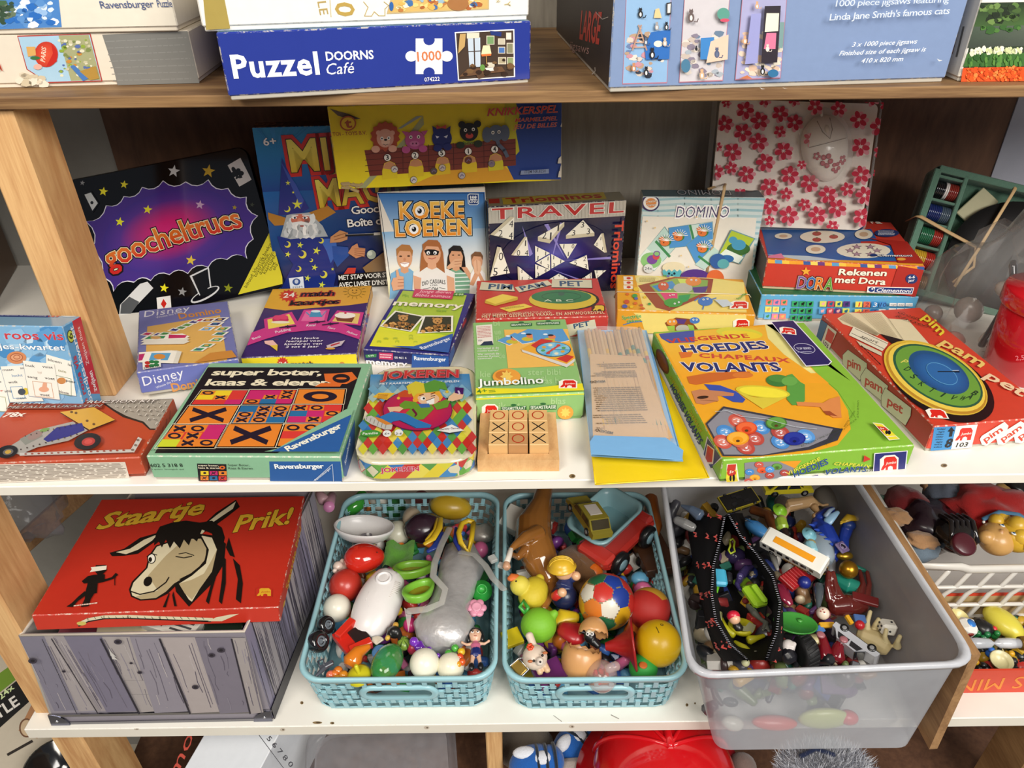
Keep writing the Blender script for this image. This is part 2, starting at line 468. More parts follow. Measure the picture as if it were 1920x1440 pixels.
 def blobs(s,quad,cols,n,r,seed=0,sy=.7):
  """patchy picture: n soft-edged spots in the given colours inside the quad"""
  rnd=random.Random(seed);q=[V(p)for p in quad]
  for i in range(n):
   a,b=rnd.uniform(.06,.94),rnd.uniform(.08,.92)
   p=(q[0]*(1-a)+q[1]*a)*(1-b)+(q[3]*(1-a)+q[2]*a)*b
   rr=r*rnd.uniform(.5,1.2);k=7;o=rnd.random()*6
   if i%6==0:s.up()
   kk=s.k;s.k-=.00004 if i%6 else 0
   s.poly([(p.x+rr*rnd.uniform(.7,1.2)*cos(o+2*pi*j/k),p.y+rr*sy*rnd.uniform(.7,1.2)*sin(o+2*pi*j/k))for j in range(k)],rnd.choice(cols))
   s.k=kk
 def ele(s,x,y,wd,ht,col='D8281E',bg='F4EFE2',txt=True,ux=None,vy=None):
  """elephant-and-arch maker's badge: (x,y) lower left, photo-space axes ux, vy"""
  ux=V(ux or(wd,0));vy=V(vy or(0,-ht));o=V((x,y))
  def m(a,b):p=o+ux*a+vy*b;return(p.x,p.y)
  s.poly([m(*q)for q in((-.08,-.08),(1.08,-.08),(1.1,.85),(.85,1.1),(.2,1.1),(-.08,.85))],bg)
  s.poly([m(*q)for q in((.3,0),(.44,0),(.46,.22),(.6,.3),(.74,.22),(.76,0),(1,0),(1,.75),(.85,.98),(.3,.98),(.18,.85),(.18,.45),(.05,.2),(0,.02),(.16,.02),(.3,.22))],col)
  if txt:s.T('Jumbo',*m(.3,.42),*m(.94,.46),(vy*.2).length,bg,b=.02)
def boxpose(b):
 x,y,z,ya,le,ro,w_,d,h=b
 M=Matrix.Rotation(ya,3,'Z')@Matrix.Rotation(-le,3,'X')@Matrix.Rotation(ro,3,'Y')
 return V((x,y,z)),M
class GBox:
 """a game box: pose b = front-bottom middle, yaw, lean, roll, width, depth, height"""
 def __init__(s,name,label,b,col,cat='game box',lid=True,m=None,cols=None,wear=.8,part='lid',bev=.0012,basecol='B9B2A4',group=None):
  s.O,s.M=boxpose(b);s.w,s.d,s.h=b[6:];s.m=m or M_CARD
  s.root=thing(name,label,cat,s.O,s.M,group);s.lidmb=MB();s.part=part
  lz=.004 if lid else 0
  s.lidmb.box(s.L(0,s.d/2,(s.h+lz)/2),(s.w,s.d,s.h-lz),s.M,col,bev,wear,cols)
  if lid:
   bm_=MB();t=.0016;bm_.box(s.L(0,s.d/2,.008),(s.w-2*t,s.d-2*t,.0158),s.M,basecol,.0008,.5)
   bm_.build('box_base',M_CARD,s.root)
 def L(s,x,y,z):return s.O+s.M@V((x,y,z))
 def face(s,f):
  w_,d,h=s.w,s.d,s.h;X,Y,Z=s.M.col[0],s.M.col[1],s.M.col[2]
  if f=='top':return Art(s.lidmb,s.L(-w_/2,0,h),X,Y,w_,d)
  if f=='front':return Art(s.lidmb,s.L(-w_/2,0,0),X,Z,w_,h)
  if f=='left':return Art(s.lidmb,s.L(-w_/2,d,0),-Y,Z,d,h)
  if f=='right':return Art(s.lidmb,s.L(w_/2,0,0),Y,Z,d,h)
 def done(s):return s.lidmb.build(s.part,s.m,s.root)
 # ------------------ the setting
def slab(name,x0,x1,y0,y1,z0,z1,m,parent=None,kind=None,bev=.001):
 mb=MB();mb.box(((x0+x1)/2,(y0+y1)/2,(z0+z1)/2),(x1-x0,y1-y0,z1-z0),I3,'B0A898',bev)
 o=mb.build(name,m,parent)
 if kind:o['kind']=kind
 return o
wall=slab('wall_back',-2.2,2.2,YW+.012,YW+.06,-2.2,.6,W_WALL,kind='structure')
slab('plywood_panel',-.14,.335,YW,YW+.012,-.9,.5,W_GREY,wall,bev=.0005)
slab('plywood_panel',-.615,-.1401,YW,YW+.012,-.9,.5,W_DARK,wall,bev=.0005)
slab('plywood_panel',.3351,.765,YW,YW+.012,-.9,.5,W_DARK,wall,bev=.0005)
slab('plywood_panel',.7651,1.6,YW-.002,YW+.012,-2,.5,W_LAV,wall,bev=.0005)
slab('floor',-2.2,2.2,-2.2,YW+.06,-2.0,-1.96,mat('concrete_floor',.8,noise_s=8,noise_a=.2,wear=False),kind='structure')
slab('wall_left',-1.7,-1.66,-.3,YW,-2.0,.6,W_WALL,kind='structure')
unit=thing('shelving_unit','wooden shelving unit with white painted lower boards and pine posts','shelf',(0,.2,-1.95))
slab('shelf_board',-1.05,1.15,.15,YW-.002,ZT-.011,ZT,W_BROWN,unit)['label']='brown wooden top shelf board'
def white_board(x0,x1,z,th,hol,yfr):
 mb=MB();mb.box(((x0+x1)/2,(yfr+YW-.004)/2,z-th/2),(x1-x0,YW-.004-yfr,th),I3,'EEEAE0',.0012,.3,{(1,-1):'E8E2D4'})
 a=Art(mb,(x0,yfr,z-th),(1,0,0),(0,0,1),x1-x0,th,.0001)
 b=Art(mb,(x0,yfr,z),(1,0,0),(0,1,0),x1-x0,.5,.0001)
 for(px,py,rx,ry)in hol:
  b.ell(px,py,rx,ry,'8A7350');b.ell(px+rx*.2,py,rx*.5,ry*.5,'4E3E2C')
 return mb,a,b
mb,a,b=white_board(-1.05,1.15,ZM,.013,[(1073,893,6,4),(1770,873,6,3.5)],-.008)
b.line([(640,904),(1330,905)],1,'B8AE9C')
o=mb.build('shelf_board',mat('white_paint',.35,noise_s=25,noise_a=.04,bump=.08,bump_s=60),unit);o['label']='white painted middle shelf board'
XL=P(87,1374,y=.02).x
mb,a,b=white_board(XL-.004,1.15,ZB,.021,[(595,1355,9,2.5),(623,1356,4,2.5),(566,1318,3,3),(1288,1322,2.5,3),(1303,1319,1.5,2)],-.003)
for(x,y)in((256,1366),(530,1368),(800,1364),(1072,1362)):a.ell(x,y,5,3,'C9BCAB');a.ell(x+1,y,2,1.4,'6E6252')
b.line([(1038,1342),(1053,1353)],1,'8A8078');b.line([(1146,1341),(1160,1348)],1.6,'9A9088')
o=mb.build('shelf_board',_mats['white_paint'],unit);o['label']='white painted lower shelf board'
x1=P(257,695,z=ZM).x
xf0=P(80,562,y=.157).x
o=slab('post',xf0,x1,.157,.222,ZM,ZT-.0112,W_PINE,unit,bev=.003);o['label']='thick pine post standing on the middle board'
slab('post',XL,XL+.046,.02,.095,ZB+.0005,ZM-.0135,W_PINE,unit,bev=.003)
slab('post',XL,XL+.046,.02,.095,-1.95,ZB-.0215,W_PINE,unit,bev=.003)
xc=P(910,1375,y=.03).x;slab('post',xc,xc+.024,.03,.075,-1.95,ZB-.0215,W_PINE,unit,bev=.002)
xr=P(1877,1352,y=.10).x;slab('post',xr,xr+.07,.03,.1,-1.95,ZB-.0215,W_BRD,unit,bev=.002)
o=slab('shelf_board',XL-.03,1.15,.03,YW-.004,-1.34,-1.32,W_DARK,unit);o['label']='dark brown board of the lowest shelf'
mb=MB();A_,B_=P(-20,1075,y=.33),P(170,905,y=.40)
mb.box((A_+B_)/2,((A_-B_).length,.02,.035),frame(A_,B_,(0,1,0))@rotm(pi/2),'B0A898',.001)
mb.build('diagonal_brace',W_BRD,unit)
for i,(pa,pb,wd,c)in enumerate((((1690,1440),(1640,1380),.06,'4A382C'),((1735,1450),(1700,1375),.05,'6A4A32'),((1800,1460),(1770,1350),.05,'2A2420'))):
 A_,B_=P(*pa,y=.3),P(*pb,y=.34);A_=A_+(A_-B_)*2;B_=B_+(B_-A_)*.2
 mb=MB();mb.box((A_+B_)/2,((A_-B_).length,wd,.012),frame(A_,B_,(0,-1,0)),c,.001)
 solo(mb,'wooden_plank',M_MAT,['dark brown plank under the lower shelf at right','reddish brown plank leaning under the lower shelf at right','black plank beside the brown planks under the shelf'][i],'plank')
mb=MB();c=P(-40,400,y=.40);mb.box((-.90,.42,ZM+.09),(.22,.2,.178),rotm(0,0,.3),'5C4634',.002,.6);solo(mb,'cardboard_carton',M_CARD,'dark brown cardboard carton left of the pine post','box')
# ------------------ game boxes, top shelf
A_=(0,0,3);B_=(400,0,3);C_=(900,0,3);D_=(1280,0,3);E_=(0,520,3.6);F_=(440,360,4);G_=(240,540,4)
H_=(640,560,4);I_=(880,340,4);J_=(1080,560,4);K_=(1440,540,4);L_=(1380,320,3.5556);M_=(0,900,2.6667)
def quad(x0,y0,x1,y1):return[(x0,y1),(x1,y1),(x1,y0),(x0,y0)]
g=GBox('puzzle_box','blue jigsaw puzzle box with large white Puzzel lettering, on the top shelf edge',[-.1181,.1551,ZT,.2544,0,.0112,.2898,.26,.0578],'2A3A92',cat='puzzle box',m=M_GLOSS,cols={(2,1):'7FA7CC'})
f=g.face('front').vw(*B_)
f.T('Puzzel',115,438,600,415,125,'FFFFFF',b=.05,sp=1.1);f.T('DOORNS',635,340,903,330,48,'FFFFFF',b=.04);f.T('Café',640,420,795,410,62,'FFFFFF',b=0,sh=.25)
def piece(f,cx,cy,s,col,notch,n=8):
 pts=[]
 for k,(x,y)in enumerate(((-1,-1),(1,-1),(1,1),(-1,1))):pts.append((x,y))
 f.poly([(cx+x*s*.75,cy+y*s)for x,y in pts],col)
 f.ell(cx-s*1.0,cy,s*.33,s*.3,col);f.ell(cx+s*1.0,cy,s*.33,s*.3,col);f.rect
 f.ell(cx,cy-s*.92,s*.32,s*.3,notch);f.ell(cx,cy+s*.92,s*.32,s*.3,notch)
piece(f,1213,316,100,'FFFFFF','2A3A92');f.T('1000',1148,345,1284,335,52,'D98052',b=.03)
f.T('074222',1188,458,1273,453,22,'FFFFFF',b=.01)
f.poly([(1357,180),(1692,163),(1697,432),(1376,453)],'FFFFFF');f.poly([(1364,186),(1686,170),(1690,427),(1381,446)],'4A3B30')
f.poly([(1430,215),(1500,210),(1502,375),(1440,378)],'C9D6E2');f.line([(1465,212),(1470,376)],7,'4A3B30');f.line([(1432,290),(1502,286)],5,'4A3B30')
f.poly([(1425,185),(1495,182),(1495,212),(1425,216)],'E6DDC6');f.poly([(1555,172),(1620,180),(1618,205),(1560,195)],'2B3A78')
for q,c in(((1535,200,1580,250),'7DA06A'),((1600,215,1640,250),'C9C0A8'),((1645,182,1675,222),'E8E4D8'),((1600,262,1640,300),'4F78B8'),((1648,240,1686,300),'8C8A6C'),((1600,320,1645,360),'B4A888'),((1650,320,1688,370),'93A070'),((1540,350,1580,380),'D8D0BA')):
 f.poly(quad(*q),'E0D6C0');f.poly(quad(q[0]+4,q[1]+4,q[2]-4,q[3]-4),c)
f.poly([(1515,255),(1552,252),(1562,300),(1505,304)],'FFE9B8');f.poly([(1505,304),(1562,300),(1560,312),(1508,316)],'E0783C');f.line([(1533,312),(1535,370)],5,'B08A50')
f.poly([(1385,190),(1418,188),(1412,260),(1375,300)],'C8A468');f.poly([(1430,385),(1620,372),(1640,400),(1480,420),(1380,430)],'6E5038');f.poly([(1525,380),(1585,376),(1600,392),(1540,400)],'E8E4DC');f.ell(1512,378,14,18,'6C9A4A')
f.blobs([(1370,445),(1690,425),(1690,300),(1370,310)],['3A2A20','5C4432','7A5C3C'],14,22,3)
g.done()
g=GBox('puzzle_box','cream jigsaw puzzle box mended with grey duct tape, lowest at top left',[-.4304,.1986,ZT,.0672,0,0,.2288,.26,.0495],'E4D9C6',cat='puzzle box',basecol='E4D9C6')
g.lidmb.box(g.L(.02,.1,.0496),(.04,.1,.0004),g.M,'3A3836',.0001)
f=g.face('front').vw(*A_);f.clip=True
f.poly([(575,195),(1060,150),(1130,475),(665,490),(640,390)],'7E7D78')
f.dashes([(640,470),(1115,460),(1060,190),(590,215)],7,'8C8B86',.9,4,.12)
f.poly([(97,200),(510,188),(578,457),(270,467),(150,390)],'B04038');f.poly([(103,207),(505,194),(570,452),(268,460),(155,388)],'A9CBE0')
f.poly([(330,200),(500,196),(568,450),(400,455)],'A6A77C');f.blobs([(330,450),(560,445),(500,200),(320,205)],['C8C2A0','7E8A50','5A6FA8','C98A3C','E0DCC0','8FA840'],60,14,1)
f.radial(262,305,66,72,['E0593C','D84A30','C23A28']);f.poly([(290,240),(325,290),(322,345),(285,370),(262,375),(300,300)],'C22A20')
f.T('PARIS',255,350,262,268,26,'F0D8C0',b=.03);f.poly([(150,262),(200,262),(205,310),(160,318)],'D8A860');f.ell(200,325,28,10,'3C7040');f.ell(215,375,24,16,'E0B0A0')
f.poly([(395,370),(420,365),(500,440),(470,455)],'4A78B8');f.poly([(450,400),(540,370),(560,440),(510,450)],'B08A40')
f.blobs([(90,480),(260,490),(250,420),(100,400)],['DDD0B8','D0C2A6','E8DFCC'],14,28,5)
f.T('AM',-30,400,18,397,50,'C9503C',b=.01)
g.done()
g=GBox('puzzle_box','cream jigsaw puzzle box with blue lettering lying on the duct-taped box',[-.4304,.1946,ZT+.0497,.05,0,0,.2160,.26,.052],'E9E0CE',cat='puzzle box',basecol='E4D9C6')
f=g.face('front').vw(*A_);f.poly([(-100,0),(325,-60),(348,152),(-100,168)],'4F86C8');
f.blobs([(-30,160),(330,150),(310,0),(0,0)],['EEF3F8','9CC0E8','2F6FC0','DCE8F4','5E93D0'],46,30,2);f.blobs([(-40,160),(110,150),(70,0),(-30,0)],['4A6A4A','39503C','6A7A60'],20,26,2)
f.T('Ravensburger',570,47,870,40,42,'4A5A86',b=.0,sp=.9);f.T('Puzzle',890,40,1028,36,42,'4A5A86',b=0,sp=.9)
g.done()
g=GBox('puzzle_box','white and gold jigsaw puzzle box on top of the blue puzzle box',[-.1240,.1565,ZT+.0582,.2544,0,.0112,.2990,.25,.062],'F0ECE2',cat='puzzle box',m=M_CARD,basecol='F0ECE2')
f=g.face('front').vw(*B_);f.poly([(-60,-40),(55,-45),(95,160),(-40,168)],'A8934A')
f.T('LE',585,10,600,85,48,'B39A5C',b=.01);f.line([(655,-10),(662,95)],4,'C9B88A');f.T('0',685,10,690,90,105,'B99A4A',b=.03);
f.line([(845,10),(870,40),(850,90),(890,90),(905,65),(930,88),(965,88),(965,50),(985,30),(960,10)],4,'B89F60')
f.poly([(1000,-20),(1550,-30),(1550,52),(975,78)],'C9B07C');f.poly([(1010,-20),(1543,-30),(1543,47),(985,70)],'D8B468')
f.blobs([(1000,65),(1540,42),(1540,-20),(1000,-20)],['F4EAD0','E8B458','C07A3C','3F6FA8','9AB8C8','F0D080','B0602C'],60,20,8);f.ell(1375,20,60,40,'A8703C');f.ell(1001,35,12,26,'2A62A8')
f.T('Y',1635,12,1638,38,34,'B9A468',b=.01);f.T('N',1590,-4,1592,12,22,'B9A468',b=.01)
g.done()
g=GBox('puzzle_box','large slate blue jigsaw box with three tall cat pictures, on the top shelf',[.2617,.1543,ZT,.0826,0,0,.3343,.3578,.14],'7F93B8',cat='puzzle box',cols={(0,-1):'2E2A2C'},wear=1.)
f=g.face('front').vw(*C_)
for k,(q,bg)in enumerate(((((822,-40),(1078,-60),(1052,468),(800,475)),'8FB4D8'),(((1150,-40),(1408,-60),(1365,455),(1118,465)),'CFC9CC'),(((1475,-40),(1728,-60),(1688,440),(1432,450)),'A9A8CC'))):
 f.poly(q,'B87888');c=V((sum(p[0]for p in q)/4,sum(p[1]for p in q)/4));q2=[tuple(c+(V(p)-c)*.975)for p in q];f.poly(q2,bg)
 f.blobs([q2[3],q2[2],tuple(V(q2[2])*.42+V(q2[1])*.58),tuple(V(q2[3])*.42+V(q2[0])*.58)],[['D8C8B8','6A7FA8','C8909C','3A4050','B89A80','E4D8CC'],['C8B8AC','8A8090','A8B0B8','E0D4C8','6A8098'],['E4CDB8','D8B8A0','B8A8B8','E8DCC8']][k],50,24,20+k)
def cat(f,x,y,s,c='1E1E22',c2='F0ECE4'):
 f.ell(x,y,s*.8,s*1.2,c);f.ell(x,y-s*1.5,s*.55,s*.5,c);f.poly([(x-s*.5,y-s*1.6),(x-s*.4,y-s*2.3),(x-s*.05,y-s*1.9)],c);f.poly([(x+s*.5,y-s*1.6),(x+s*.4,y-s*2.3),(x+s*.05,y-s*1.9)],c)
 f.ell(x,y+s*.1,s*.35,s*.7,c2);f.line([(x+s*.7,y+s),(x+s*1.5,y+s*1.1),(x+s*1.8,y+s*.3)],s*.25,c)
f.poly([(960,180),(1070,165),(1062,330),(930,335),(925,260)],'2F6CB8');f.ell(1000,245,25,18,'E8E4D4');f.poly([(975,100),(985,50),(1005,45),(1020,100)],'F0C890')
for a0,a1 in(((905,140),(855,280)),((890,140),(935,280))):f.line([a0,a1],8,'B89078')
for i in range(5):f.line([(898-i*8,160+i*26),(905+i*5,158+i*26)],6,'C8A088')
f.poly([(1045,15),(1075,10),(1072,80),(1045,82)],'2A2A2E');f.poly([(1052,22),(1070,18),(1067,70),(1051,72)],'F0E8DC')
for(x,y,s,c)in((900,78,17,'1A1A1E'),(930,235,13,'5A6880'),(1045,150,14,'1A1A1E'),(965,305,19,'22222A'),(990,150,14,'A8A09C'),(1035,240,15,'C9B8A4'),(930,405,17,'22222A'),(860,380,15,'C98A60')):cat(f,x,y,s,c)
f.poly([(1235,210),(1310,205),(1300,330),(1232,330)],'3F83C4');f.poly([(1290,230),(1390,190),(1385,330),(1265,350)],'E8C8B0');cat(f,1325,300,18,'5A6480','6A7490');cat(f,1180,95,22,'6A5A58','EDE4DC');f.ell(1360,75,35,35,'5A9A8A');f.ell(1368,110,26,10,'D05068');f.ell(1150,365,26,38,'4A7A98');cat(f,1240,418,17,'D8B088');cat(f,1208,270,9,'22222A','22222A')
f.poly([(1515,75),(1570,70),(1550,350),(1480,355)],'9A9CCF');f.poly([(1590,30),(1680,28),(1660,345),(1570,350)],'2E2630');f.poly([(1600,70),(1670,70),(1665,170),(1590,175)],'EEEAD0');f.poly([(1600,180),(1655,180),(1650,270),(1585,270)],'D87898');f.poly([(1675,120),(1700,120),(1690,265),(1668,265)],'7A9A98')
cat(f,1578,395,17,'1A1A1E','F4F0EA');cat(f,1605,270,13,'E4D8CC','F4F0EA');cat(f,1478,225,15,'D8A880');cat(f,1545,30,13,'D8A880');f.ell(1635,405,30,22,'2F6F9A');f.poly([(1445,435),(1490,415),(1520,435)],'C87850')
f.vw(*D_);f.T('1000 piece jigsaws featuring',842,32,1475,8,36,'D6E0EA',b=0,sp=.9);f.T("Linda Jane Smith's famous cats",808,110,1477,72,38,'DDE6EE',b=.004,sp=.9)
f.T('3 x 1000 piece jigsaws',933,257,1297,238,26,'EDF0F2',b=.014,sh=.25);f.T('Finished size of each jigsaw is',862,306,1345,282,26,'EDF0F2',b=.014,sh=.25);f.T('410 x 820 mm',985,347,1218,336,26,'EDF0F2',b=.014,sh=.25)
for(x,y)in((430,490),(555,488),(1420,330)):f.poly([(x-12,y-8),(x+2,y),(x+20,y+2),(x,y+8)],'E8E6E0')
f=g.face('left').vw(*C_);f.T('LARGE',560,215,670,245,150,'C8453A',b=.05,upv=(12,-150));f.T('jigsaws',505,280,612,305,50,'B89088',b=.0,upv=(4,-50));f.line([(630,455),(650,400),(648,380)],4,'C8C0B8');f.line([(655,70),(690,108),(722,96)],4,'B8B0A8')
g.done()
g=GBox('puzzle_box','white-spined puzzle box with a photo of orange tulips, at the top right',[.5366,.1683,ZT,-.0127,0,0,.1909,.26,.09],'ECE7DC',cat='puzzle box',cols={(0,-1):'D8D4CC'},basecol='E4DFD2')
f=g.face('front').vw(*D_);f.poly([(1660,15),(2000,10),(2000,458),(1558,465)],'33402C')
f.grad([(1600,270),(2000,255),(2000,130),(1625,140)],['3A4238','4A5248','5C6656','4A5848']);f.grad([(1625,150),(2000,140),(2000,10),(1658,16)],['3E5A2E','4A6A34','22301C','263420'])
f.blobs([(1625,135),(1910,130),(1910,20),(1655,25)],['2A3A20','5A7A3C','1E2A18','46602E','6E8A48'],40,26,5);f.blobs([(1620,190),(1915,175),(1915,140),(1630,150)],['4E7A34','38602A'],16,22,5)
f.poly([(1600,300),(2000,295),(2000,370),(1575,375)],'3E6A2E');f.blobs([(1595,305),(1920,295),(1920,265),(1605,272)],['F2EFD8','E4E8C0','D0D8A0'],70,11,6,1.3)
f.blobs([(1580,370),(1920,365),(1920,310),(1592,318)],['2E5A24','4C8036','5A8A3C'],40,10,6,2);f.poly([(1572,380),(2000,372),(2000,458),(1558,465)],'D8521E')
f.blobs([(1565,458),(1920,455),(1920,370),(1578,378)],['F0742C','E85A1C','C84414','F48A44','E0501A'],150,11,7,1.1)
f=g.face('left').vw(*D_);f.dashes([(1522,375),(1534,375),(1602,90),(1590,90)],1,'6A665E',.9,3,.6);f.poly([(1500,320),(1520,300),(1555,160),(1545,150)],'7A2A24')
g.done()
mb=MB();c=P(1850,-2,y=.24);mb.box((c.x+.03,.26,ZT+.09+.012),(.13,.14,.023),rotm(0,0,.2),'D8C49C',.004);solo(mb,'cream_carton',M_CARD,'small cream carton lying on the tulip puzzle box','box')
# ------------------ back row of the middle shelf
O,M=boxpose([-.4665,.3968,ZM+.001,.1836,.3517,-.1272,.2551,.035,.2101])
TW,TD,TH=.2551,.035,.2101
root=thing('magic_tricks_tin','shiny black tin with a purple cloud and orange goocheltrucs lettering, leaning behind the post','tin box',O,M)
def rrect(w_,h,r,n=5,cx=0,cy=0):
 pts=[]
 for qx,qy,a0 in((w_/2-r,h/2-r,0),(-w_/2+r,h/2-r,90),(-w_/2+r,-h/2+r,180),(w_/2-r,-h/2+r,270)):
  for i in range(n+1):
   a=rad(a0+90*i/n);pts.append((cx+qx+r*cos(a),cy+qy+r*sin(a)))
 return pts
def slabz(mb,O,M,w_,h,r,layers,col,plane='xz',cap=True,colcap=None):
 """rounded slab in the local x-z plane: layers = (inset, y)"""
 loops=[]
 for ins,y in layers:
  loops.append([O+M@(V((a,y,b+h/2))if plane=='xz' else V((a,b+h/2,y)))for a,b in rrect(w_-2*ins,h-2*ins,max(r-ins,.001))])
 if plane=='xz':loops=[l[::-1]for l in loops]
 mb.rring(loops[::-1],col)
 if cap:
  n=len(loops[0]);mb.add(loops[0],[list(range(n))],colcap or col,False);mb.add(loops[-1],[list(range(n))[::-1]],col,False)
mb=MB();slabz(mb,O,M,TW,TH,.014,[(.0015,-.0),(0,.0015),(0,.016)],'08080A')
f=Art(mb,O+M@V((-TW/2,0,0)),M.col[0],M.col[2],TW,TH,.0002).vw(*A_)
f.vw(0,0,1)
sc=[(150,395),(165,418),(183,402),(200,385),(222,392),(232,368),(258,380),(267,352),(295,368),(306,340),(330,360),(350,342),(372,358),(390,338),(408,360),(428,354),(432,378),(461,370),(458,392),(482,406),(466,420),(475,448),(458,455),(462,480),(440,476),(430,495),(405,480),(392,498),(372,508),(352,500),(335,518),(318,502),(298,520),(275,512),(255,535),(235,520),(214,545),(200,540),(175,500)]
def scallop(pts,bulge,n=4):
 o=[];m=len(pts)
 for i in range(m):
  a,b=V(pts[i]),V(pts[(i+1)%m]);d=b-a;nrm=V((-d.y,d.x))
  for k in range(n):
   t=k/n;o.append(tuple(a+d*t+nrm*bulge*4*t*(1-t)))
 return o
ring_=[(150+0,395)]
cl=[(162,415),(200,386),(233,369),(267,352),(306,340),(348,342),(390,338),(427,354),(461,370),(482,405),(474,448),(462,484),(425,486),(390,500),(352,512),(318,514),(283,525),(252,528),(214,545),(190,520),(172,470)]
out=scallop(cl,.22)
f.poly([(c[0]+(c[0]-320)*.012,c[1]+(c[1]-430)*.02)for c in out],'E8E4EE')
f.poly(out,'4A3088')
f.radial(318,432,128,74,['E03080','D82878','A8307C','5A3490','45308A'],rot=-.28)
f.T('goocheltrucs',204,505,456,425,40,'E85A20',out=[('1A1014',.10),('F6ECC0',.055)],b=.03,arch=.12,sp=.95,gradc=['D8281E','F0902C'])
for(x,y,r,c)in((326,321,12,'D8D8D8'),(391,321,13,'C9A020'),(194,359,9,'F6E82A'),(233,346,8,'E8D82A'),(277,393,9,'F6E82A'),(375,384,9,'D0A8C8'),(440,389,5,'A8902A'),(225,416,9,'F6F02A'),(308,540,9,'F0E42A'),(342,547,9,'9A9A9A'),(428,540,9,'8A9018'),(358,488,10,'E8C848'),(473,384,5,'3A3E30'),(155,343,5,'A0A0A0')):f.star(x,y,r,c,rot=.15)
f.poly([(427,310),(451,296),(472,337),(449,350)],'D4CDC8');f.T('♣',438,334,452,328,16,'161616',b=0)
for(x,y)in((446,322),(454,320),(450,328)):pass
f.ell(447,320,4.5,4.5,'141414');f.ell(443,327,4.5,4.5,'141414');f.ell(453,325,4.5,4.5,'141414');f.poly([(447,324),(450,323),(455,333),(449,335)],'141414')
f.poly([(158,362),(172,358),(187,381),(175,399),(160,392)],'101012');f.poly([(159,365),(171,361),(184,381),(174,395)],'D6D8D6');f.ell(173,380,3,3,'26282A')
f.poly([(226,571),(263,532),(277,528),(288,540),(240,590),(224,590)],'DADAD8');f.poly([(228,570),(243,556),(262,566),(246,588),(226,588)],'56585A')
f.poly([(294,558),(320,554),(322,578),(296,582)],'EAE6E0');f.poly([(307,560),(313,569),(308,578),(302,570)],'C8281E')
f.poly([(356,517),(392,500),(398,548),(375,556)],'DDDDDD');f.poly([(359,519),(390,504),(395,546),(376,553)],'0C0C0E');f.ell(377,520,0,0,'0C0C0E');f.ell(385,552,30,9,'DDDDDD',-28);f.ell(385,551,27,6.5,'0C0C0E',-28);f.poly([(360,520),(388,506),(390,545),(374,550)],'0C0C0E');f.line([(360,519),(375,553)],2,'D8D8D8')
f.poly([(447,552),(510,434),(534,518),(530,532)],'D8CC30');
for i,t in enumerate(('Inhoud: kleurrijk boekje,','toverstokje,','dobbelstenen,','kaartspel,','touw,','enz.')):
 a=V((463+i*9,540-i*3.5+(0 if i==0 else-2)));L0=(1,.52,.50,.42,.2,.16)[i];d=V((.50,-.865))*98*L0;a=a+V((.5,-.865))*(0,28,30,26,30,26)[i]*.6
 f.T(t,a.x,a.y,a.x+d.x,a.y+d.y,6.5,'2A2808',b=-.005 if i else 0)
mb.build('lid',M_TIN,root)
mb=MB();slabz(mb,O,M,TW,TH,.014,[(.0018,.0162),(.0018,.019),(.0005,.0195),(.0005,.021),(.0018,.0215),(.0018,.032),(.004,.035)],'0A0A0C')
mb.build('tin_base',M_TIN,root)
g=GBox('magic_set_box','blue magic set carton with a bearded wizard, standing behind the yellow marble game',[-.2555,.4540,ZM,.1649,.0507,.0271,.2100,.0372,.2451],'1C5A98',lid=False,m=M_GLOSS,part='carton',cols={(2,1):'3A1C1C'})
f=g.face('front').vw(*B_)
f.grad([(240,1090),(1100,1040),(1000,700),(205,720)],['1A3E88','1C2E70','1E7AB8','2A8AC0'],5)
f.vw(*F_);f.grad([(300,720),(1400,700),(1300,-40),(200,0)],['1A1C50','191640','1A1C58','1C62A8'],5)
f.vw(*B_)
for i in range(26):
 a=random.Random(i).uniform(.4,2.6);r0,r1=60,420;f.poly([(360+r0*cos(a)*-1,900-r0*sin(a)),(360-r1*cos(a-.012),900-r1*sin(a)),(360-r1*cos(a+.015),900-r1*sin(a+.015))],'2F86C4')
f.T('6+',285,818,358,812,42,'F0F0F0',out=[('1A2A50',.05)],b=.03)
for(b_,x0,y0,x1,y1,h)in(('MIJN',440,965,900,935,175),('MAGIE',600,1165,1150,1110,150)):
 f.T(b_,x0,y0,x1,y1,h,'D2B93A',out=[('C02A20',.16),('3A2A10',.05)],b=.03,gradc=['C8A828','E8DC60'])
f.vw(*F_)
f.T('Goochel',878,165,1180,140,58,'F0EEE8',out=[('14143A',.08)],b=.02,sp=.9);f.T('Boîte de',850,262,1150,235,58,'F0EEE8',out=[('14143A',.08)],b=.02,sp=.9)
f.poly([(250,150),(420,200),(700,100),(760,150),(620,230),(300,250),(255,200)],'B07A2C');f.poly([(355,-260),(330,170),(480,165),(560,120),(440,-80)],'24307E');
f.poly([(345,-230),(500,120),(520,60),(460,-60)],'3A4FA0')
for(x,y,r)in((470,90,42),(400,-70,20),(440,0,12)):f.star(x,y,r,'D8D848',inner=.35)
f.ell(395,125,24,24,'D8D848');f.ell(388,118,20,20,'24307E')
f.poly([(350,720),(440,540),(350,420),(320,330),(460,320),(720,340),(770,430),(740,540),(760,620),(740,720)],'21327E');f.poly([(640,350),(760,345),(770,450),(720,530),(690,440)],'3C66B4');f.poly([(730,400),(850,410),(860,470),(770,560),(740,500)],'24509C')
f.poly([(390,170),(345,330),(420,350),(520,340),(700,330),(660,250),(600,190),(560,150),(440,160)],'A8B0B4');f.blobs([(360,330),(680,330),(600,180),(400,180)],['C8CED0','8C9498','DCE2E2','9AA2A6'],46,24,9,1.5)
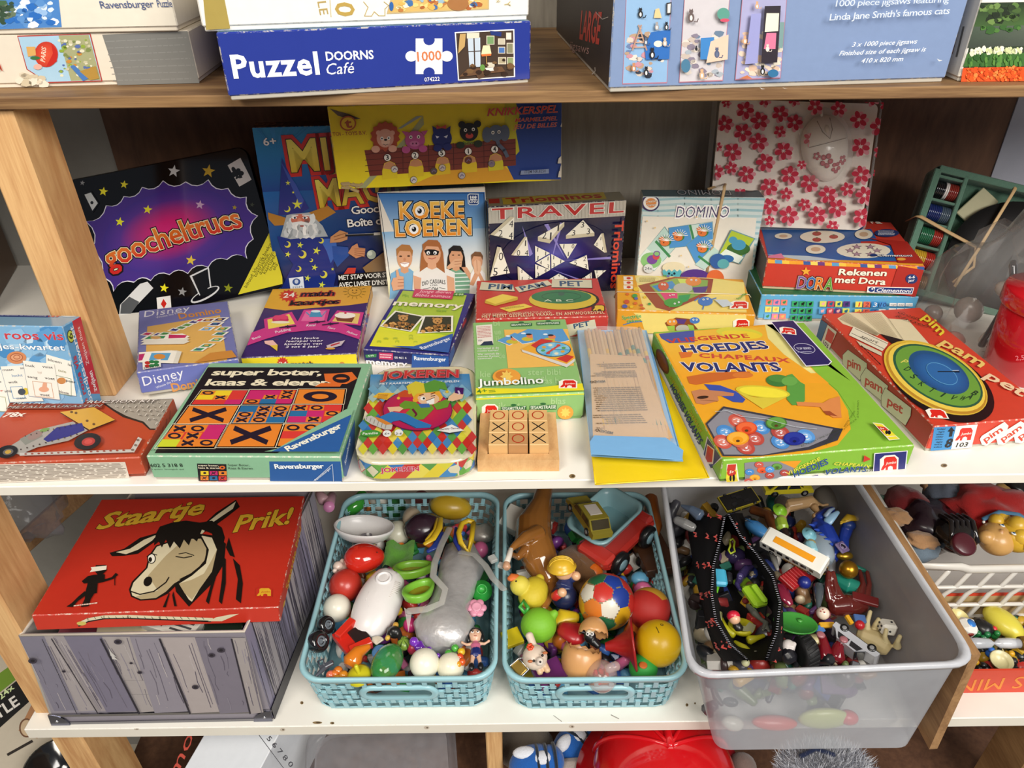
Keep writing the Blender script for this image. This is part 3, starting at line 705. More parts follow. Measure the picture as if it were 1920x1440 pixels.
f.ell(495,205,72,44,'C9705A');f.ell(448,188,20,10,'F0EEE6');f.ell(530,188,20,10,'F0EEE6');f.ell(452,189,8,8,'2A3A50');f.ell(526,189,8,8,'2A3A50');f.ell(487,212,16,22,'D88A70')
f.poly([(425,225),(500,215),(590,235),(620,300),(540,345),(460,330)],'E4E6E4');f.blobs([(440,335),(600,335),(580,240),(440,240)],['F4F4F0','B8BEC0','D4D8D8'],26,20,5,1.7);f.ell(505,250,16,6,'A05048');f.line([(430,175),(475,170)],8,'E8E8E4');f.line([(510,168),(560,172)],8,'E8E8E4')
for(x,y,r)in((492,392,26),(615,435,32),(400,462,24),(600,560,26),(548,640,26),(655,690,28),(510,690,10),(735,572,14)):f.star(x,y,r,'D8DC48',inner=.36,rot=.2)
for(x,y,r)in((398,388,24),(510,462,30),(650,360,20),(668,612,28),(480,570,22),(575,505,14)):f.ell(x,y,r,r,'D8D048');f.ell(x-r*.35,y-r*.2,r*.72,r*.72,'21327E')
f.poly([(715,375),(720,330),(790,280),(850,300),(845,350),(790,370)],'C08A5C');f.line([(745,330),(840,300)],6,'8A5A38');f.line([(750,352),(845,325)],6,'8A5A38');f.line([(835,318),(1050,308)],16,'1A1A1E');f.line([(840,312),(1045,303)],3,'A8A8B0');f.line([(1050,308),(1085,306)],20,'D8D8D4')
f.poly([(850,450),(880,400),(920,378),(930,410),(980,415),(975,470),(910,490)],'C88A60');
for i in range(4):f.line([(900,420+i*14),(978,418+i*20)],5,'9A6040')
f.ell(1025,462,34,34,'A8B4A4');f.ell(1015,452,18,18,'D0D8C8');f.poly([(960,560),(1120,440),(1180,500),(1180,600),(1000,620)],'8A6A44');f.poly([(810,620),(850,560),(910,560),(900,620),(860,660),(800,660)],'C8382C')
f.poly([(780,610),(1500,560),(1500,690),(780,712)],'1A1610');f.T('MET STAP VOOR STAP UITLEG',782,652,1480,608,34,'EDEAE2',b=.03,sp=.92);f.T('AVEC LIVRET D\'INSTRUCTIONS',782,706,1480,662,34,'EDEAE2',b=.03,sp=.92)
f.poly([(408,638),(515,625),(525,718),(420,718)],'E4E8EE');f.ell(465,665,30,26,'3A5490');f.ell(465,663,14,16,'C8D0E0');f.T('FISM',440,714,510,708,14,'5A6478',b=0)
f=g.face('top').vw(*B_);f.T('100',405,690,245,690,24,'8A6858',b=.04)
g.done()
g=GBox('party_game_box','white and blue upright game box with four laughing people and orange lettering',[-.1085,.4220,ZM,.0868,.1257,-.0133,.1548,.035,.1613],'E9E2D6',lid=False,m=M_GLOSS,part='carton',cols={(2,1):'2A5AA4'})
f=g.face('front').vw(*F_)
f.grad([(1200,300),(1890,280),(1875,0),(1062,0)],['9CC0E0','7FB0DC','2C6AB4','2C6EB8'],4);f.grad([(1160,560),(1910,530),(1890,270),(1100,300)],['F0EDE4','F0EDE4','A8C8E2','86B6DE'],5)
f.grad([(1160,850),(1920,820),(1912,530),(1130,560)],['F0E89A','F0E8A0','F0EDE4','F0EDE4'],4)
f.line([(1078,8),(1190,820)],4,'1C2030');f.line([(1078,10),(1870,8)],4,'1C2030');f.line([(1868,8),(1902,700)],4,'1C2030')
f.T('KOEKE',1240,200,1720,192,118,'F2A02C',out=[('1A1410',.13),('FFF0C8',.07)],b=.05,sp=1.04,gradc=['EE8E28','F8C858']);f.T('LOEREN',1208,330,1775,316,112,'F2A02C',out=[('1A1410',.13),('FFF0C8',.07)],b=.05,sp=1.04,gradc=['EE8E28','F8C858'])
for(x,y)in((1387,142),(1345,278)):f.ell(x,y,34,36,'FFFFFF');f.ell(x,y,17,19,'1A1A1A');f.ell(x-6,y-8,6,6,'FFFFFF')
f.poly([(1745,20),(1760,10),(1830,12),(1832,85),(1820,97),(1762,97),(1748,85)],'D8E4F0');f.poly([(1752,26),(1764,16),(1824,18),(1826,82),(1816,91),(1766,91),(1754,82)],'24407E');f.T('KING',1756,82,1824,80,24,'F0F4F8',b=.03);f.T('♦♦♦',1765,50,1812,48,20,'F0F4F8',b=0)
for x in(1768,1783,1798,1811):f.poly([(x-5,32),(x+5,32),(x,48)],'F0F4F8')
f.poly([(1766,52),(1812,50),(1812,56),(1766,58)],'F0F4F8')
SK='D9A07A'
def person(cx,cy,w_,h,hair,shirt,long=False,sk=SK,sx0=None,sx1=None,sy=None):
 f.poly([(sx0,sy),(cx-w_*.5,cy+h*.95),(cx+w_*.5,cy+h*.95),(sx1,sy),(sx1+8,800),(sx0-8,810)],shirt)
 if long:f.poly([(cx-w_*.95,cy),(cx-w_*.6,cy-h*.9),(cx,cy-h*1.15),(cx+w_*.7,cy-h*.9),(cx+w_*1.0,cy),(cx+w_*1.15,cy+h*1.7),(cx+w_*.4,cy+h*1.2),(cx-w_*.5,cy+h*1.2),(cx-w_*1.1,cy+h*1.6)],hair)
 f.poly([(cx-w_*.35,cy+h*.4),(cx+w_*.35,cy+h*.4),(cx+w_*.4,cy+h*1.25),(cx,cy+h*1.4),(cx-w_*.4,cy+h*1.25)],sk)
 f.ell(cx,cy,w_*.78,h*1.0,sk)
 f.poly([(cx-w_*.8,cy-h*.1),(cx-w_*.85,cy-h*.75),(cx-w_*.3,cy-h*1.15),(cx+w_*.5,cy-h*1.1),(cx+w_*.85,cy-h*.6),(cx+w_*.78,cy-h*.1),(cx+w_*.55,cy-h*.55),(cx-w_*.5,cy-h*.6)],hair)
person(1275,490,74,86,'B07844','7FB2D6',sx0=1170,sx1=1360,sy=610)
f.ell(1245,480,11,6,'4A3428');f.ell(1305,478,11,6,'4A3428');f.poly([(1240,528),(1312,524),(1300,555),(1275,562),(1252,552)],'FFFFFF');f.line([(1240,528),(1275,536),(1312,524)],4,'A85848');f.ell(1275,504,10,13,'C98A68')
person(1660,485,66,76,'241C1C','7AA88A',True,sx0=1590,sx1=1790,sy=620)
for i in range(5):f.line([(1640,610+i*30),(1760,605+i*30)],9,'DCE8DC')
f.poly([(1600,580),(1590,560),(1650,500),(1700,495),(1705,530),(1700,560),(1660,555)],'E0AE88');f.line([(1650,520),(1700,515)],4,'B07858');f.line([(1650,540),(1700,535)],4,'B07858');f.poly([(1740,560),(1790,640),(1780,680),(1700,560)],SK);f.ell(1638,470,9,4,'3A2820');f.ell(1682,470,9,4,'3A2820')
person(1818,515,52,62,'7A5236','F4F0EA',sx0=1770,sx1=1880,sy=610)
f.poly([(1790,520),(1815,500),(1845,520),(1850,580),(1830,620),(1795,600)],'E4B490');f.line([(1815,505),(1818,590)],4,'B07858');f.poly([(1800,600),(1760,690),(1790,700),(1830,620)],SK);f.poly([(1840,600),(1880,680),(1860,700),(1825,620)],SK)
person(1480,455,84,88,'A8683C','ECE8E0',True,sk='DFA884',sx0=1340,sx1=1650,sy=600)
f.poly([(1420,435),(1450,425),(1500,428),(1535,440),(1525,470),(1440,472)],'18161A');f.ell(1452,452,13,13,'F4F4F4');f.ell(1503,452,13,13,'F4F4F4');f.ell(1454,455,6,6,'111111');f.ell(1500,455,6,6,'111111');f.line([(1455,492),(1480,498),(1508,488)],6,'B8584C')
f.poly([(1340,620),(1400,640),(1390,760),(1345,720)],'DFA884');f.poly([(1590,620),(1645,640),(1655,780),(1600,780)],'DFA884')
f.T('DIO CASUALS',1408,700,1582,688,30,'35302E',b=.01,arch=.3);f.T('Old',1478,735,1525,733,24,'35302E',b=.02);f.T('1790',1470,700,1520,698,10,'35302E',b=0);f.line([(1415,722),(1470,712)],3,'35302E');f.line([(1535,712),(1580,720)],3,'35302E')
f.poly([(1175,680),(1190,640),(1215,635),(1210,580),(1225,575),(1238,625),(1268,630),(1270,720),(1190,735)],'DFA884');f.line([(1225,650),(1268,648)],4,'A86848');f.line([(1225,675),(1268,673)],4,'A86848');f.line([(1225,700),(1266,698)],4,'A86848')
g.done()
g=GBox('domino_game_box','silver and navy upright travel game box covered with white numbered triangles',[.0684,.4223,ZM,.1104,.0121,.0034,.2005,.0393,.1436],'17163A',lid=False,m=M_GLOSS,part='carton',cols={(2,1):'8C8672'})
f=g.face('front').vw(*I_)
f.poly([(125,198),(1192,140),(1180,258),(142,318)],'BDB9AE')
for i in range(40):
 x=140+i*26;f.line([(x,200-(x-125)*.054),(x+2,310-(x-125)*.054)],1.6,'A5A196')
f.T('TRAVEL',170,282,1155,228,78,'B8282C',out=[('E8E4DA',.06)],b=.03,sp=1.15)
f.radial(640,540,420,230,['5A50A8','3A3488','28246A','1C1A4A','17163A'],rot=-.2)
for a0,a1,b1_ in(((395,330),(450,560),(475,540)),((720,580),(560,320),(590,315)),((600,640),(700,310),(680,305)),((700,590),(1060,560),(1060,580)),((600,650),(860,740),(840,745))):f.poly([a0,a1,b1_],'8A80C8')
def tri(p,d,nums):
 f.poly([(x+d[0],y+d[1])for x,y in(p[0],p[1])]+[p[1],p[0]],'C9C0A4');f.poly([(p[1][0]+d[0],p[1][1]+d[1]),(p[2][0]+d[0],p[2][1]+d[1]),p[2],p[1]],'C9C0A4');f.poly([(p[2][0]+d[0],p[2][1]+d[1]),(p[0][0]+d[0],p[0][1]+d[1]),p[0],p[2]],'C9C0A4')
 f.poly(p,'EEEAD8');c=V((sum(q[0]for q in p)/3,sum(q[1]for q in p)/3))
 r=(V(p[1])-V(p[0])).length*.13
 for q,n in zip(p,nums):
  t=c+(V(q)-c)*.52;f.T(n,t.x-r*.5,t.y+r,t.x+r*.6,t.y+r,r*1.9,'26242C',b=.0)
for p,d,n in((((335,265),(185,400),(330,435)),(-30,-5),'424'),(((710,300),(512,410),(600,428)),(0,32),'121'),(((850,285),(722,400),(935,380)),(0,26),'333'),(((430,412),(330,550),(445,552)),(-18,-3),'104'),(((985,385),(930,470),(1010,528)),(18,-2),'101'),(((235,488),(155,708),(302,680)),(-28,-5),'054'),(((672,462),(803,460),(735,572)),(0,0),'101'),(((490,475),(602,530),(492,595)),(0,0),'111'),(((610,535),(712,590),(612,645)),(0,0),'113'),(((600,540),(497,600),(602,655)),(0,0),'143'),(((490,610),(600,655),(492,715)),(0,0),'143'),(((875,542),(745,600),(890,652)),(0,0),'253'),(((372,632),(376,735),(475,720)),(-14,-6),'012'),(((665,680),(590,725),(740,722)),(0,0),'451'),(((1020,655),(932,655),(945,720)),(0,0),'501'),(((910,670),(830,722),(912,715)),(0,0),'101')):tri(list(p),d,n)
f.T('Triominos',1088,285,1050,790,62,'D0402C',out=[('E8B0A0',.03)],b=.04,upv=None)
f=g.face('top').vw(*I_);f.poly([(245,125),(1005,80),(1030,132),(255,175)],'B8A23C');f.T('Triominos',285,165,1000,122,40,'A83428',b=.05);f.poly([(145,135),(225,130),(228,165),(150,168)],'A83830')
g.done()
g=GBox('domino_game_box','pale blue striped upright card domino box with a rubber band around it',[.2762,.4180,ZM,-.062,.047,-.0009,.1727,.0355,.1500],'D6E4E2',lid=False,m=M_CARD,part='carton',cols={(2,1):'5A7076'})
f=g.face('front').vw(*C_)
for i in range(18):
 y=1085+i*32
 f.line([(870,y),(1000,y+6),(1150,y-2),(1300,y+5),(1450,y-1),(1610,y+4)],13,'9CC4CC' if i%2 else 'B4D2D4')
f.poly([(915,1215),(1555,1225),(1535,1700),(860,1700)],'ECE7DA')
f.ell(958,1140,52,48,'3A3060');f.ell(960,1140,42,39,'F4F0E8');f.ell(962,1140,30,27,'E8944C');f.T('Creative',930,1140,995,1134,14,'F8F0DC',out=[('8A3A28',.06)],b=.02);f.T('Games',938,1160,990,1155,14,'F8F0DC',out=[('8A3A28',.06)],b=.02)
f.T('DOMINO',1100,1222,1395,1222,62,'4A3E6A',out=[('FFFFFF',.12)],b=-.012,sh=.1)
f.vw(*I_)
def card(q,inner,col):
 f.poly(q,'6E9AA0');c=sum((V(p)for p in q),V((0,0)))/4
 f.poly([tuple(c+(V(p)-c)*.96)for p in q],inner)
card([(1330,590-0),(1385,690),(1560,470),(1470,335)][::-1]if 0 else[(1258,580),(1385,672),(1560,480),(1465,335)],'BFDCD2',0);f.line([(1400,450),(1500,560)],20,'3E8A54')
f.poly([(1262,580),(1330,500),(1450,600),(1385,668)],'E4F0E8');f.ell(1362,590,78,60,'8CC47A');f.ell(1370,585,40,34,'7A4A9A');f.ell(1400,560,26,26,'D04A50');f.ring(1405,540,26,22,7,'7A4A9A','8CC47A')
card([(1492,345),(1660,320),(1680,480),(1500,500)],'4F96D4',0);card([(1640,325),(1825,298),(1830,440),(1675,480)],'CFE4DC',0);f.line([(1655,330),(1690,470)],18,'3E8A54');f.poly([(1720,320),(1820,303),(1825,430),(1740,450)],'4F96D4')
card([(1625,475),(1735,380),(1830,480),(1700,620)],'4F96D4',0);f.poly([(1690,620),(1835,490),(1890,540),(1760,660)],'BFDCD2');f.line([(1720,560),(1800,620)],18,'3E8A54')
for(x,y)in((1560,405),(1740,370),(1740,490),(1460,440)):
 f.ell(x+10,y+5,42,36,'3A7A3A');f.ell(x+4,y+12,34,26,'E0783C');f.ell(x-20,y-14,18,16,'E0783C')
 for k in range(9):a=-2.9+k*.35;f.line([(x+16,y),(x+16+60*cos(a),y+50*sin(a))],4,'F4F4F0')
 f.ell(x-4,y+12,4,4,'111111')
f.vw(*C_);f.poly([(1410,1285),(1545,1335),(1460,1480),(1330,1440)],'6E9AA0');f.poly([(1412,1292),(1538,1338),(1457,1450),(1345,1420)],'B4C83C');f.ell(1450,1395,66,36,'3A6A34');f.ell(1452,1372,40,30,'4A9AC0');f.ell(1420,1345,24,20,'4A9AC0');f.poly([(1340,1430),(1380,1395),(1480,1440),(1450,1475)],'E4F0E8');f.ell(1385,1450,40,22,'2A6AAA')
f.vw(*I_);f.ell(1530,640,85,45,'E8DCB8');f.poly([(1445,665),(1460,650),(1475,668),(1495,650),(1515,668),(1535,650),(1555,668),(1575,652),(1590,668),(1570,720),(1460,720)],'5CB4C0');f.ell(1495,683,9,9,'1A2A3A');f.ell(1535,683,9,9,'1A2A3A');f.ell(1516,694,9,5,'1A2A3A')
f.ell(1690,710,110,60,'5A3A8A');f.ell(1840,720,66,66,'E0703C');f.ell(1860,590,60,56,'2A5AA0');f.ell(1900,610,44,36,'5AA8B0');f.ell(1340,645,36,34,'D8DCD8');f.T('24x',1312,656,1368,654,22,'4A4A50',b=0)
for(x,y)in((1330,290),(1390,340),(1585,548),(1640,632),(1700,260)):f.star(x,y,10,'E8C888')
f=g.face('top').vw(*C_)
f.T('DOMINO',1380,1038,1085,1032,34,'B8C0C4',out=[('2A2A34',.06)],b=-.01,sh=.1);f.ell(1522,1062,52,18,'2A2438');f.ell(1520,1062,38,13,'E8E0D4');f.ell(1520,1062,28,9,'D08850');f.poly([(960,1025),(1085,1030),(1075,1068),(955,1062)],'3A4A44');f.ell(1000,1040,24,10,'3A6A8A');f.ell(1050,1045,24,10,'4A8A6A')
lb=g.done()
def band(name,pts,r,label,parent=None,col='C9A878',flat=.35,up=(0,-1,0)):
 mb=MB();mb.tube(pts,r,col,8,False,flat=flat,up=up)
 return solo(mb,name,M_MAT,label,'rubber band')
e=.0012
def onbox(g,px,py,face):
 O_,N_=(g.L(0,0,0),-g.M.col[1])if face=='front' else((g.L(0,0,g.h),g.M.col[2])if face=='top' else(g.L(-g.w/2,0,0),-g.M.col[0]))
 d=ray(px,py);t=(O_-CAMP).dot(N_)/d.dot(N_);return CAMP+d*t+N_*e
a0=onbox(g,1320,535,'front');a1=onbox(g,1358,353,'front');a2=onbox(g,1361,344,'top')
band('rubber_band',[a0,(a0+a1)/2,a1-g.M.col[2]*.0008,a1+g.M.col[1]*.003+g.M.col[2]*.0016,a2,g.L(.012,g.d,g.h+.0012)],.0022,'tan rubber band stretched upright around the striped domino box')
g=GBox('marble_game_box','long yellow marble game carton with cartoon animals behind a brown fence, atop upright boxes',[-.0817,.4098,-.3357,.0577,.0626,-.0089,.3083,.05,.1086],'E6CE1E',lid=False,m=M_CARD,part='carton',cols={(2,1):'A8881E'},wear=1.)
f=g.face('front').vw(*B_)
f.grad([(650,1080),(1900,1020),(1900,800),(650,850)],['F0DC1C','EED61C','E4C41E','E4C81E'],3)
f.poly([(1100,1050),(1440,1045),(1720,1010),(1600,900),(1480,880)],'E0A028');f.poly([(1180,650),(1110,740),(820,1075),(860,1075),(1185,700)],'A8AA7A');f.poly([(1060,722),(1180,650),(1140,655),(1040,722)],'9AA4A0')
f.poly([(1640,560),(1990,560),(1960,1010),(1690,1010),(1650,930),(1720,850),(1700,740),(1720,650)],'24408C');f.poly([(1640,560),(1700,570),(1722,650),(1702,740),(1722,850),(1650,930),(1620,900),(1640,760)],'C8C02A')
f.poly([(655,610),(700,625),(760,640),(828,668),(770,672),(700,650)],'6A5A48');
f.poly([(850,845),(1700,780),(1702,930),(880,990)],'7A3428')
for i in range(4):f.line([(855,868+i*32),(1700,803+i*32)],3,'4A1E18')
for x in(1065,1210,1350,1520):f.line([(x,835-(x-850)*.06),(x+3,980-(x-850)*.06)],3,'4A1E18')
for i,(x,y)in enumerate(((992,940),(1140,925),(1290,912),(1440,905),(1588,895))):
 f.poly([(x-44+4,1010-i*12),(x-42,y+20),(x-30,y-22),(x,y-36),(x+30,y-22),(x+42,y+16),(x+44,1000-i*12)],['E6CC22','E4C424','E2BC26','E2C024','D8C828'][i])
 f.poly([(x-38,y+6),(x-28,y-20),(x,y-34),(x+28,y-20),(x+38,y+4),(x,y+12)],'C88A60')
for(x,y,s_,c1,nm)in((980,885,22,'F0EAE0','3'),(1135,873,22,'F0EAE0','2'),(1285,860,22,'F0EAE0','5'),(1434,850,22,'F0EAE0','1'),(1582,838,22,'F0EAE0','4')):f.ell(x,y,s_,s_,'1A1410');f.ell(x,y,s_-3,s_-3,c1);f.T(nm,x-8,y+12,x+9,y+11,26,'1A1410',b=.05)
for(x,y,c)in((1020,950,'D0C8C0'),(1128,1010,'D4CCC4'),(1240,960,'5A4A44'),(1288,942,'C8B8A8'),(1435,900,'6A3428'),(1398,985,'B8B0B0'),(1565,918,'8A7A80')):f.ell(x,y,20,20,'4A3A30');f.ell(x,y,18,18,c);f.line([(x-10,y+6),(x,y-6),(x+10,y+2)],5,'7A6A8A')
f.star(968,765,86,'A8482C',n=14,inner=.86);f.ell(968,775,48,52,'D8A08A');f.ell(930,745,14,14,'D8A08A');f.ell(1008,745,14,14,'D8A08A');f.ell(970,795,24,22,'E8C0A8');f.ell(970,784,9,6,'1A1414');f.line([(955,808),(970,814),(985,808)],3,'1A1414')
f.ell(1135,785,56,52,'B8508A');f.poly([(1060,735),(1100,740),(1085,765)],'B8508A');f.poly([(1208,730),(1168,738),(1188,762)],'B8508A');f.ell(1132,805,28,16,'C870A0');f.ell(1123,805,4,5,'4A1430');f.ell(1142,804,4,5,'4A1430')
f.ell(1286,775,56,56,'20286A');f.poly([(1232,705),(1240,760),(1275,730)],'20286A');f.poly([(1335,705),(1330,760),(1298,730)],'20286A');f.poly([(1255,700),(1280,712),(1310,698),(1310,722),(1282,716),(1256,724)],'B84038');f.poly([(1250,760),(1272,766),(1258,776)],'E0E0F0');f.poly([(1320,756),(1296,766),(1312,774)],'E0E0F0')
f.ell(1438,740,52,52,'1C1618');f.ell(1398,698,20,20,'1C1618');f.ell(1486,694,20,20,'1C1618');f.ell(1440,760,22,16,'C84A40');f.ell(1440,748,11,8,'3A2020');f.T('BEING',1405,812,1475,806,20,'6A9A3A',b=.02)
f.ell(1590,745,44,46,'5A6478');f.ell(1540,755,28,44,'5A6478');f.ell(1638,745,28,46,'5A6478');f.line([(1590,770),(1605,810),(1635,840),(1652,875)],20,'5A6478');f.ell(1500,0,0,0,'5A6478')
for(x,y)in((950,775),(988,773),(1112,768),(1155,766),(1418,728),(1462,724),(1572,742),(1606,738)):f.ell(x,y,9,10,'F4F0E8');f.ell(x,y+1,4,5,'111111')
for(x,y,c)in((915,835,'D8A08A'),(1010,832,'D8A08A'),(1085,838,'B8508A'),(1180,832,'B8508A'),(1262,828,'20286A'),(1318,822,'20286A'),(1390,812,'26301C'),(1490,804,'26301C')):f.ell(x,y,24,20,c)
f.ring(760,690,46,42,8,'A8502C','E0BC2A');f.T('t',745,715,785,712,50,'A8502C',b=.06);f.T('TOI - TOYS B.V.',675,760,865,752,20,'9A4A2C',b=.03)
f.T('KNIKKERSPEL',1540,648,1935,628,40,'C8382C',out=[('3A2030',.05),('F0C0A0',.03)],b=.02,sh=.25)
f.vw(*C_);f.T('MARMELSPIEL',195,683,432,672,22,'D0503C',out=[('F0C0B0',.03)],b=.01,sh=.25);f.T('JEU DE BILLES',185,722,432,708,24,'D0503C',out=[('F0C0B0',.03)],b=.01,sh=.25)
f.poly([(230,955),(385,945),(385,970),(225,978)],'8A98B8');f.T('ITEM NR.8250',250,970,368,964,16,'3A3E50',b=.01)
for(x,y,s_)in((440,900,14),(452,940,12),(442,975,16),(455,700,8)):f.poly([(x,y-s_),(x+14,y-s_*2),(x+18,y+s_),(x-6,y+s_)],'D8D0C0')
g.done()
mb=MB();c=g.L(-g.w/2+.014,.0,.004)
rnd=random.Random(3)
for i in range(9):mb.box(c+g.M@V((rnd.uniform(-.012,.02),rnd.uniform(-.001,.002),rnd.uniform(-.006,.004))),(.012,.004,.0035),g.M@rotm(0,rnd.uniform(-.6,.6),0),'B8A070',.0006)
o=mb.build('torn_flap',M_CARD,g.root);o['label']='torn frayed cardboard corner'
O,M=boxpose([.4103,.4440,-.4236,-.0255,.3535,.035,.2388,.018,.1878]);W_,H_2=.2388,.1878
root=thing('mouse_set','clear clamshell pack with a pink flowered mouse pad and matching white mouse','computer mouse set',O,M)
mb=MB();slabz(mb,O,M,W_-.012,H_2-.01,.008,[(0,.004),(0,.0075)],'E9E0D4');mb.v=[p+M@V((0,0,.005))for p in mb.v]
f=Art(mb,O+M@V((-(W_-.012)/2,.004,.005)),M.col[0],M.col[2],W_-.012,H_2-.01,.0002).vw(*D_)
def flower(x,y,r,c1='C03448',c2='E0949E',seed=0):
 rnd=random.Random(seed);o=rnd.random()*6
 for k in range(5):a=o+k*2*pi/5+.5;f.ell(x+r*.65*cos(a)+5,y+r*.65*sin(a)+6,r*.40,r*.28,c2,math.degrees(a))
 for k in range(5):a=o+k*2*pi/5;f.ell(x+r*.58*cos(a),y+r*.58*sin(a),r*.42,r*.28,c1,math.degrees(a))
 f.star(x,y,r*.32,'F0D8D4',n=7,inner=.25)
for i,(x,y,r)in enumerate(((350,620,60),(235,695,55),(430,680,60),(545,640,55),(335,745,60),(625,690,55),(455,565,40),(240,580,30),(620,565,38),(540,740,40),(420,800,60),(275,855,60),(560,850,60),(190,825,30),(455,915,60),(265,945,42),(180,965,50),(350,980,55),(590,985,60),(700,1030,60),(475,1050,58),(570,1090,42),(800,1095,60),(480,1160,56),(670,1150,42),(580,1210,62),(740,1210,60),(850,1170,60),(905,1065,46),(980,985,60),(1000,1100,60),(985,1220,60),(820,1270,40),(470,1240,34),(965,680,58),(850,620,50),(1075,720,60),(720,610,50),(1030,560,50),(1110,600,40),(970,830,60),(1080,860,46),(690,790,46),(1060,980,30),(130,1060,40),(300,1100,50),(640,930,30))):flower(x,y,r*.86,seed=i)
mb.build('mouse_pad',M_PAPER,root)
MC=None
def onpl(px,py,off):
 O_=O+M@V((0,.004,0));N_=-M.col[1];d=ray(px,py);t=(O_+N_*off-CAMP).dot(N_)/d.dot(N_);return CAMP+d*t
c0,c1=onpl(1537,216,.006),onpl(1556,340,.006);ax=(c1-c0).normalized();Mm=frame(c0,c1,-M.col[1])
cm=(c0+c1)/2;L2=(c1-c0).length/2
mb=MB();mb.ell(cm,(L2*1.0,L2*.66,.022),Mm,'E6DCD0',24,14,fn=lambda p:V((p.x,p.y*(1.05-.12*p.x),max(p.z,-.3))))
def surf(u_,v_):
 zz=math.sqrt(max(0,1-u_*u_-v_*v_));return cm+Mm@V((u_*L2,v_*L2*.66*(1.05-.12*u_),.022*zz+.0004))
mb.tube([surf(-.85,.25),surf(-.5,.2),surf(-.25,.02),surf(-.5,-.2),surf(-.85,-.25)],.0006,'8A7A6C',5,False)
mb.tube([surf(-.15,y_/10)for y_ in range(-8,9)],.0005,'8A7A6C',5,False)
for(u_,v_,r)in((.35,-.25,.009),(.62,.15,.007),(.15,-.6,.005),(.45,.5,.006)):
 for k in range(5):a=k*2*pi/5;mb.ell(surf(u_+r/L2*.75*cos(a),v_+r/L2*.9*sin(a)),(r*.45,r*.45,.0008),Mm,'B02A3C',8,4)
o=mb.build('mouse',M_PLA,root)
mb=MB();mb.ell(surf(-.55,0)+Mm@V((0,0,0)),(.006,.0035,.003),Mm,'C8BCAE',12,8);mb.build('scroll_wheel',M_PLA,o)
mb=MB();mb.tube([surf(-.96,0),surf(-.96,0)-ax*.008+M@V((0,-.002,0)),onpl(1522,190,.005),onpl(1515,180,.004)],.002,'D8CEC2',8);mb.build('cable',M_PLA,o)
mb=MB();slabz(mb,O,M,W_+.006,H_2+.004,.012,[(.0,.012),(.0,.0105),(.004,.0095),(.005,.0025)],'F4F4F0',cap=False)
mb.ell(cm,(L2*1.22,L2*.82,.027),Mm,'F4F4F0',24,7,0,.5)
o=mb.build('clamshell',M_FILM,root);o['label']='clear plastic shell'
mb=MB();c=P(1640,275,y=.44)
# ------------------ second row
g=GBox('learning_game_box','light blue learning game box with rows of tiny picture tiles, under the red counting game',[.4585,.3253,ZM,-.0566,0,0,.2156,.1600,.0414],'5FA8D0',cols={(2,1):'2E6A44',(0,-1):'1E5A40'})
f=g.face('front').vw(*L_)
rnd=random.Random(4)
def tiles(x0,y0,n,m,dx,dy,cols,fg):
 for j in range(m):
  for i in range(n):
   x,y=x0+i*dx-j*6,y0+j*dy;f.poly([(x,y),(x+dx*.86,y+1),(x+dx*.82-1,y+dy*.82),(x-3,y+dy*.82)],rnd.choice(cols))
   cx,cy=x+dx*.4,y+dy*.42;k=rnd.randrange(3);c=rnd.choice(fg)
   f.ell(cx,cy,dx*.2,dy*.18,c);f.ell(cx+dx*.16,cy-dy*.16,dx*.1,dy*.12,c)
   if k:f.line([(cx-dx*.12,cy),(cx-dx*.12,cy+dy*.25)],3,c);f.line([(cx+dx*.1,cy),(cx+dx*.1,cy+dy*.25)],3,c)
tiles(200,858,3,3,50,46,['E8E070','E88070','6AB0E0','5A3A80','E0D850','F080A0'],['3A8A50','2A2A40','F0B060','5A70B0'])
tiles(372,865,3,3,50,46,['2F9A60','36A468'],['141A18'])
tiles(555,862,4,2,52,46,['C84A58','5AA0D8','D8DC60','5A3A80','4A98D0'],['F0B0A8','2A3A60','1E6A8A'])
for i,(t,c1,c2)in enumerate((('1','F0E060','D83A28'),('2','E07050','7A2A50'),('3','3A8AC8','F4F4F0'),('10','4A90D0','2A3A70'))):
 x=790+i*53;f.poly([(x,862),(x+45,862),(x+42,900),(x-3,900)],c1);f.T(t,x+(8 if len(t)==1 else 2),896,x+(32 if len(t)==1 else 40),896,28,c2,b=0)
 f.poly([(x-5,912),(x+40,912),(x+37,950),(x-8,950)],['E8DC58','D86848','2A6AA8','F0F0EC'][i]);f.T(str(4+i),x+2,945,x+26,945,28,['C83A28','4A2A50','1A1A30','2A3A70'][i],b=0)
for i,t in enumerate(('vogel','aap','ananas')):f.poly([(1015+i*53,870),(1062+i*53,871),(1060+i*53,892),(1013+i*53,891)],'F0F0EC');f.T(t,1019+i*53,886,1056+i*53,886,10,'2A2A2A',b=.01);f.poly([(1010+i*53,905),(1057+i*53,906),(1055+i*53,926),(1008+i*53,925)],'F0F0EC')
f.T('Inhoud:',200,852,245,852,8,'2A4A5A',b=0)
g.done()
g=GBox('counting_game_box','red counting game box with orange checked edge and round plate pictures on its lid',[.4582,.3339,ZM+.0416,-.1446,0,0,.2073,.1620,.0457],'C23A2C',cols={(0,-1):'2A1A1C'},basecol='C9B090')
f=g.face('top').vw(*L_)
f.poly([(200,600),(1255,640),(1245,620),(215,575)],'E8A030');f.poly([(215,575),(860,600),(830,480),(850,330),(150,330),(180,430)],'2E5A96')
f.poly([(600,595),(1070,605),(1030,500),(590,490)],'2A5A9A');f.poly([(740,475),(945,470),(900,390),(720,400)],'2A5A9A');f.poly([(205,560),(450,600),(700,600),(480,570)],'B8C4CC')
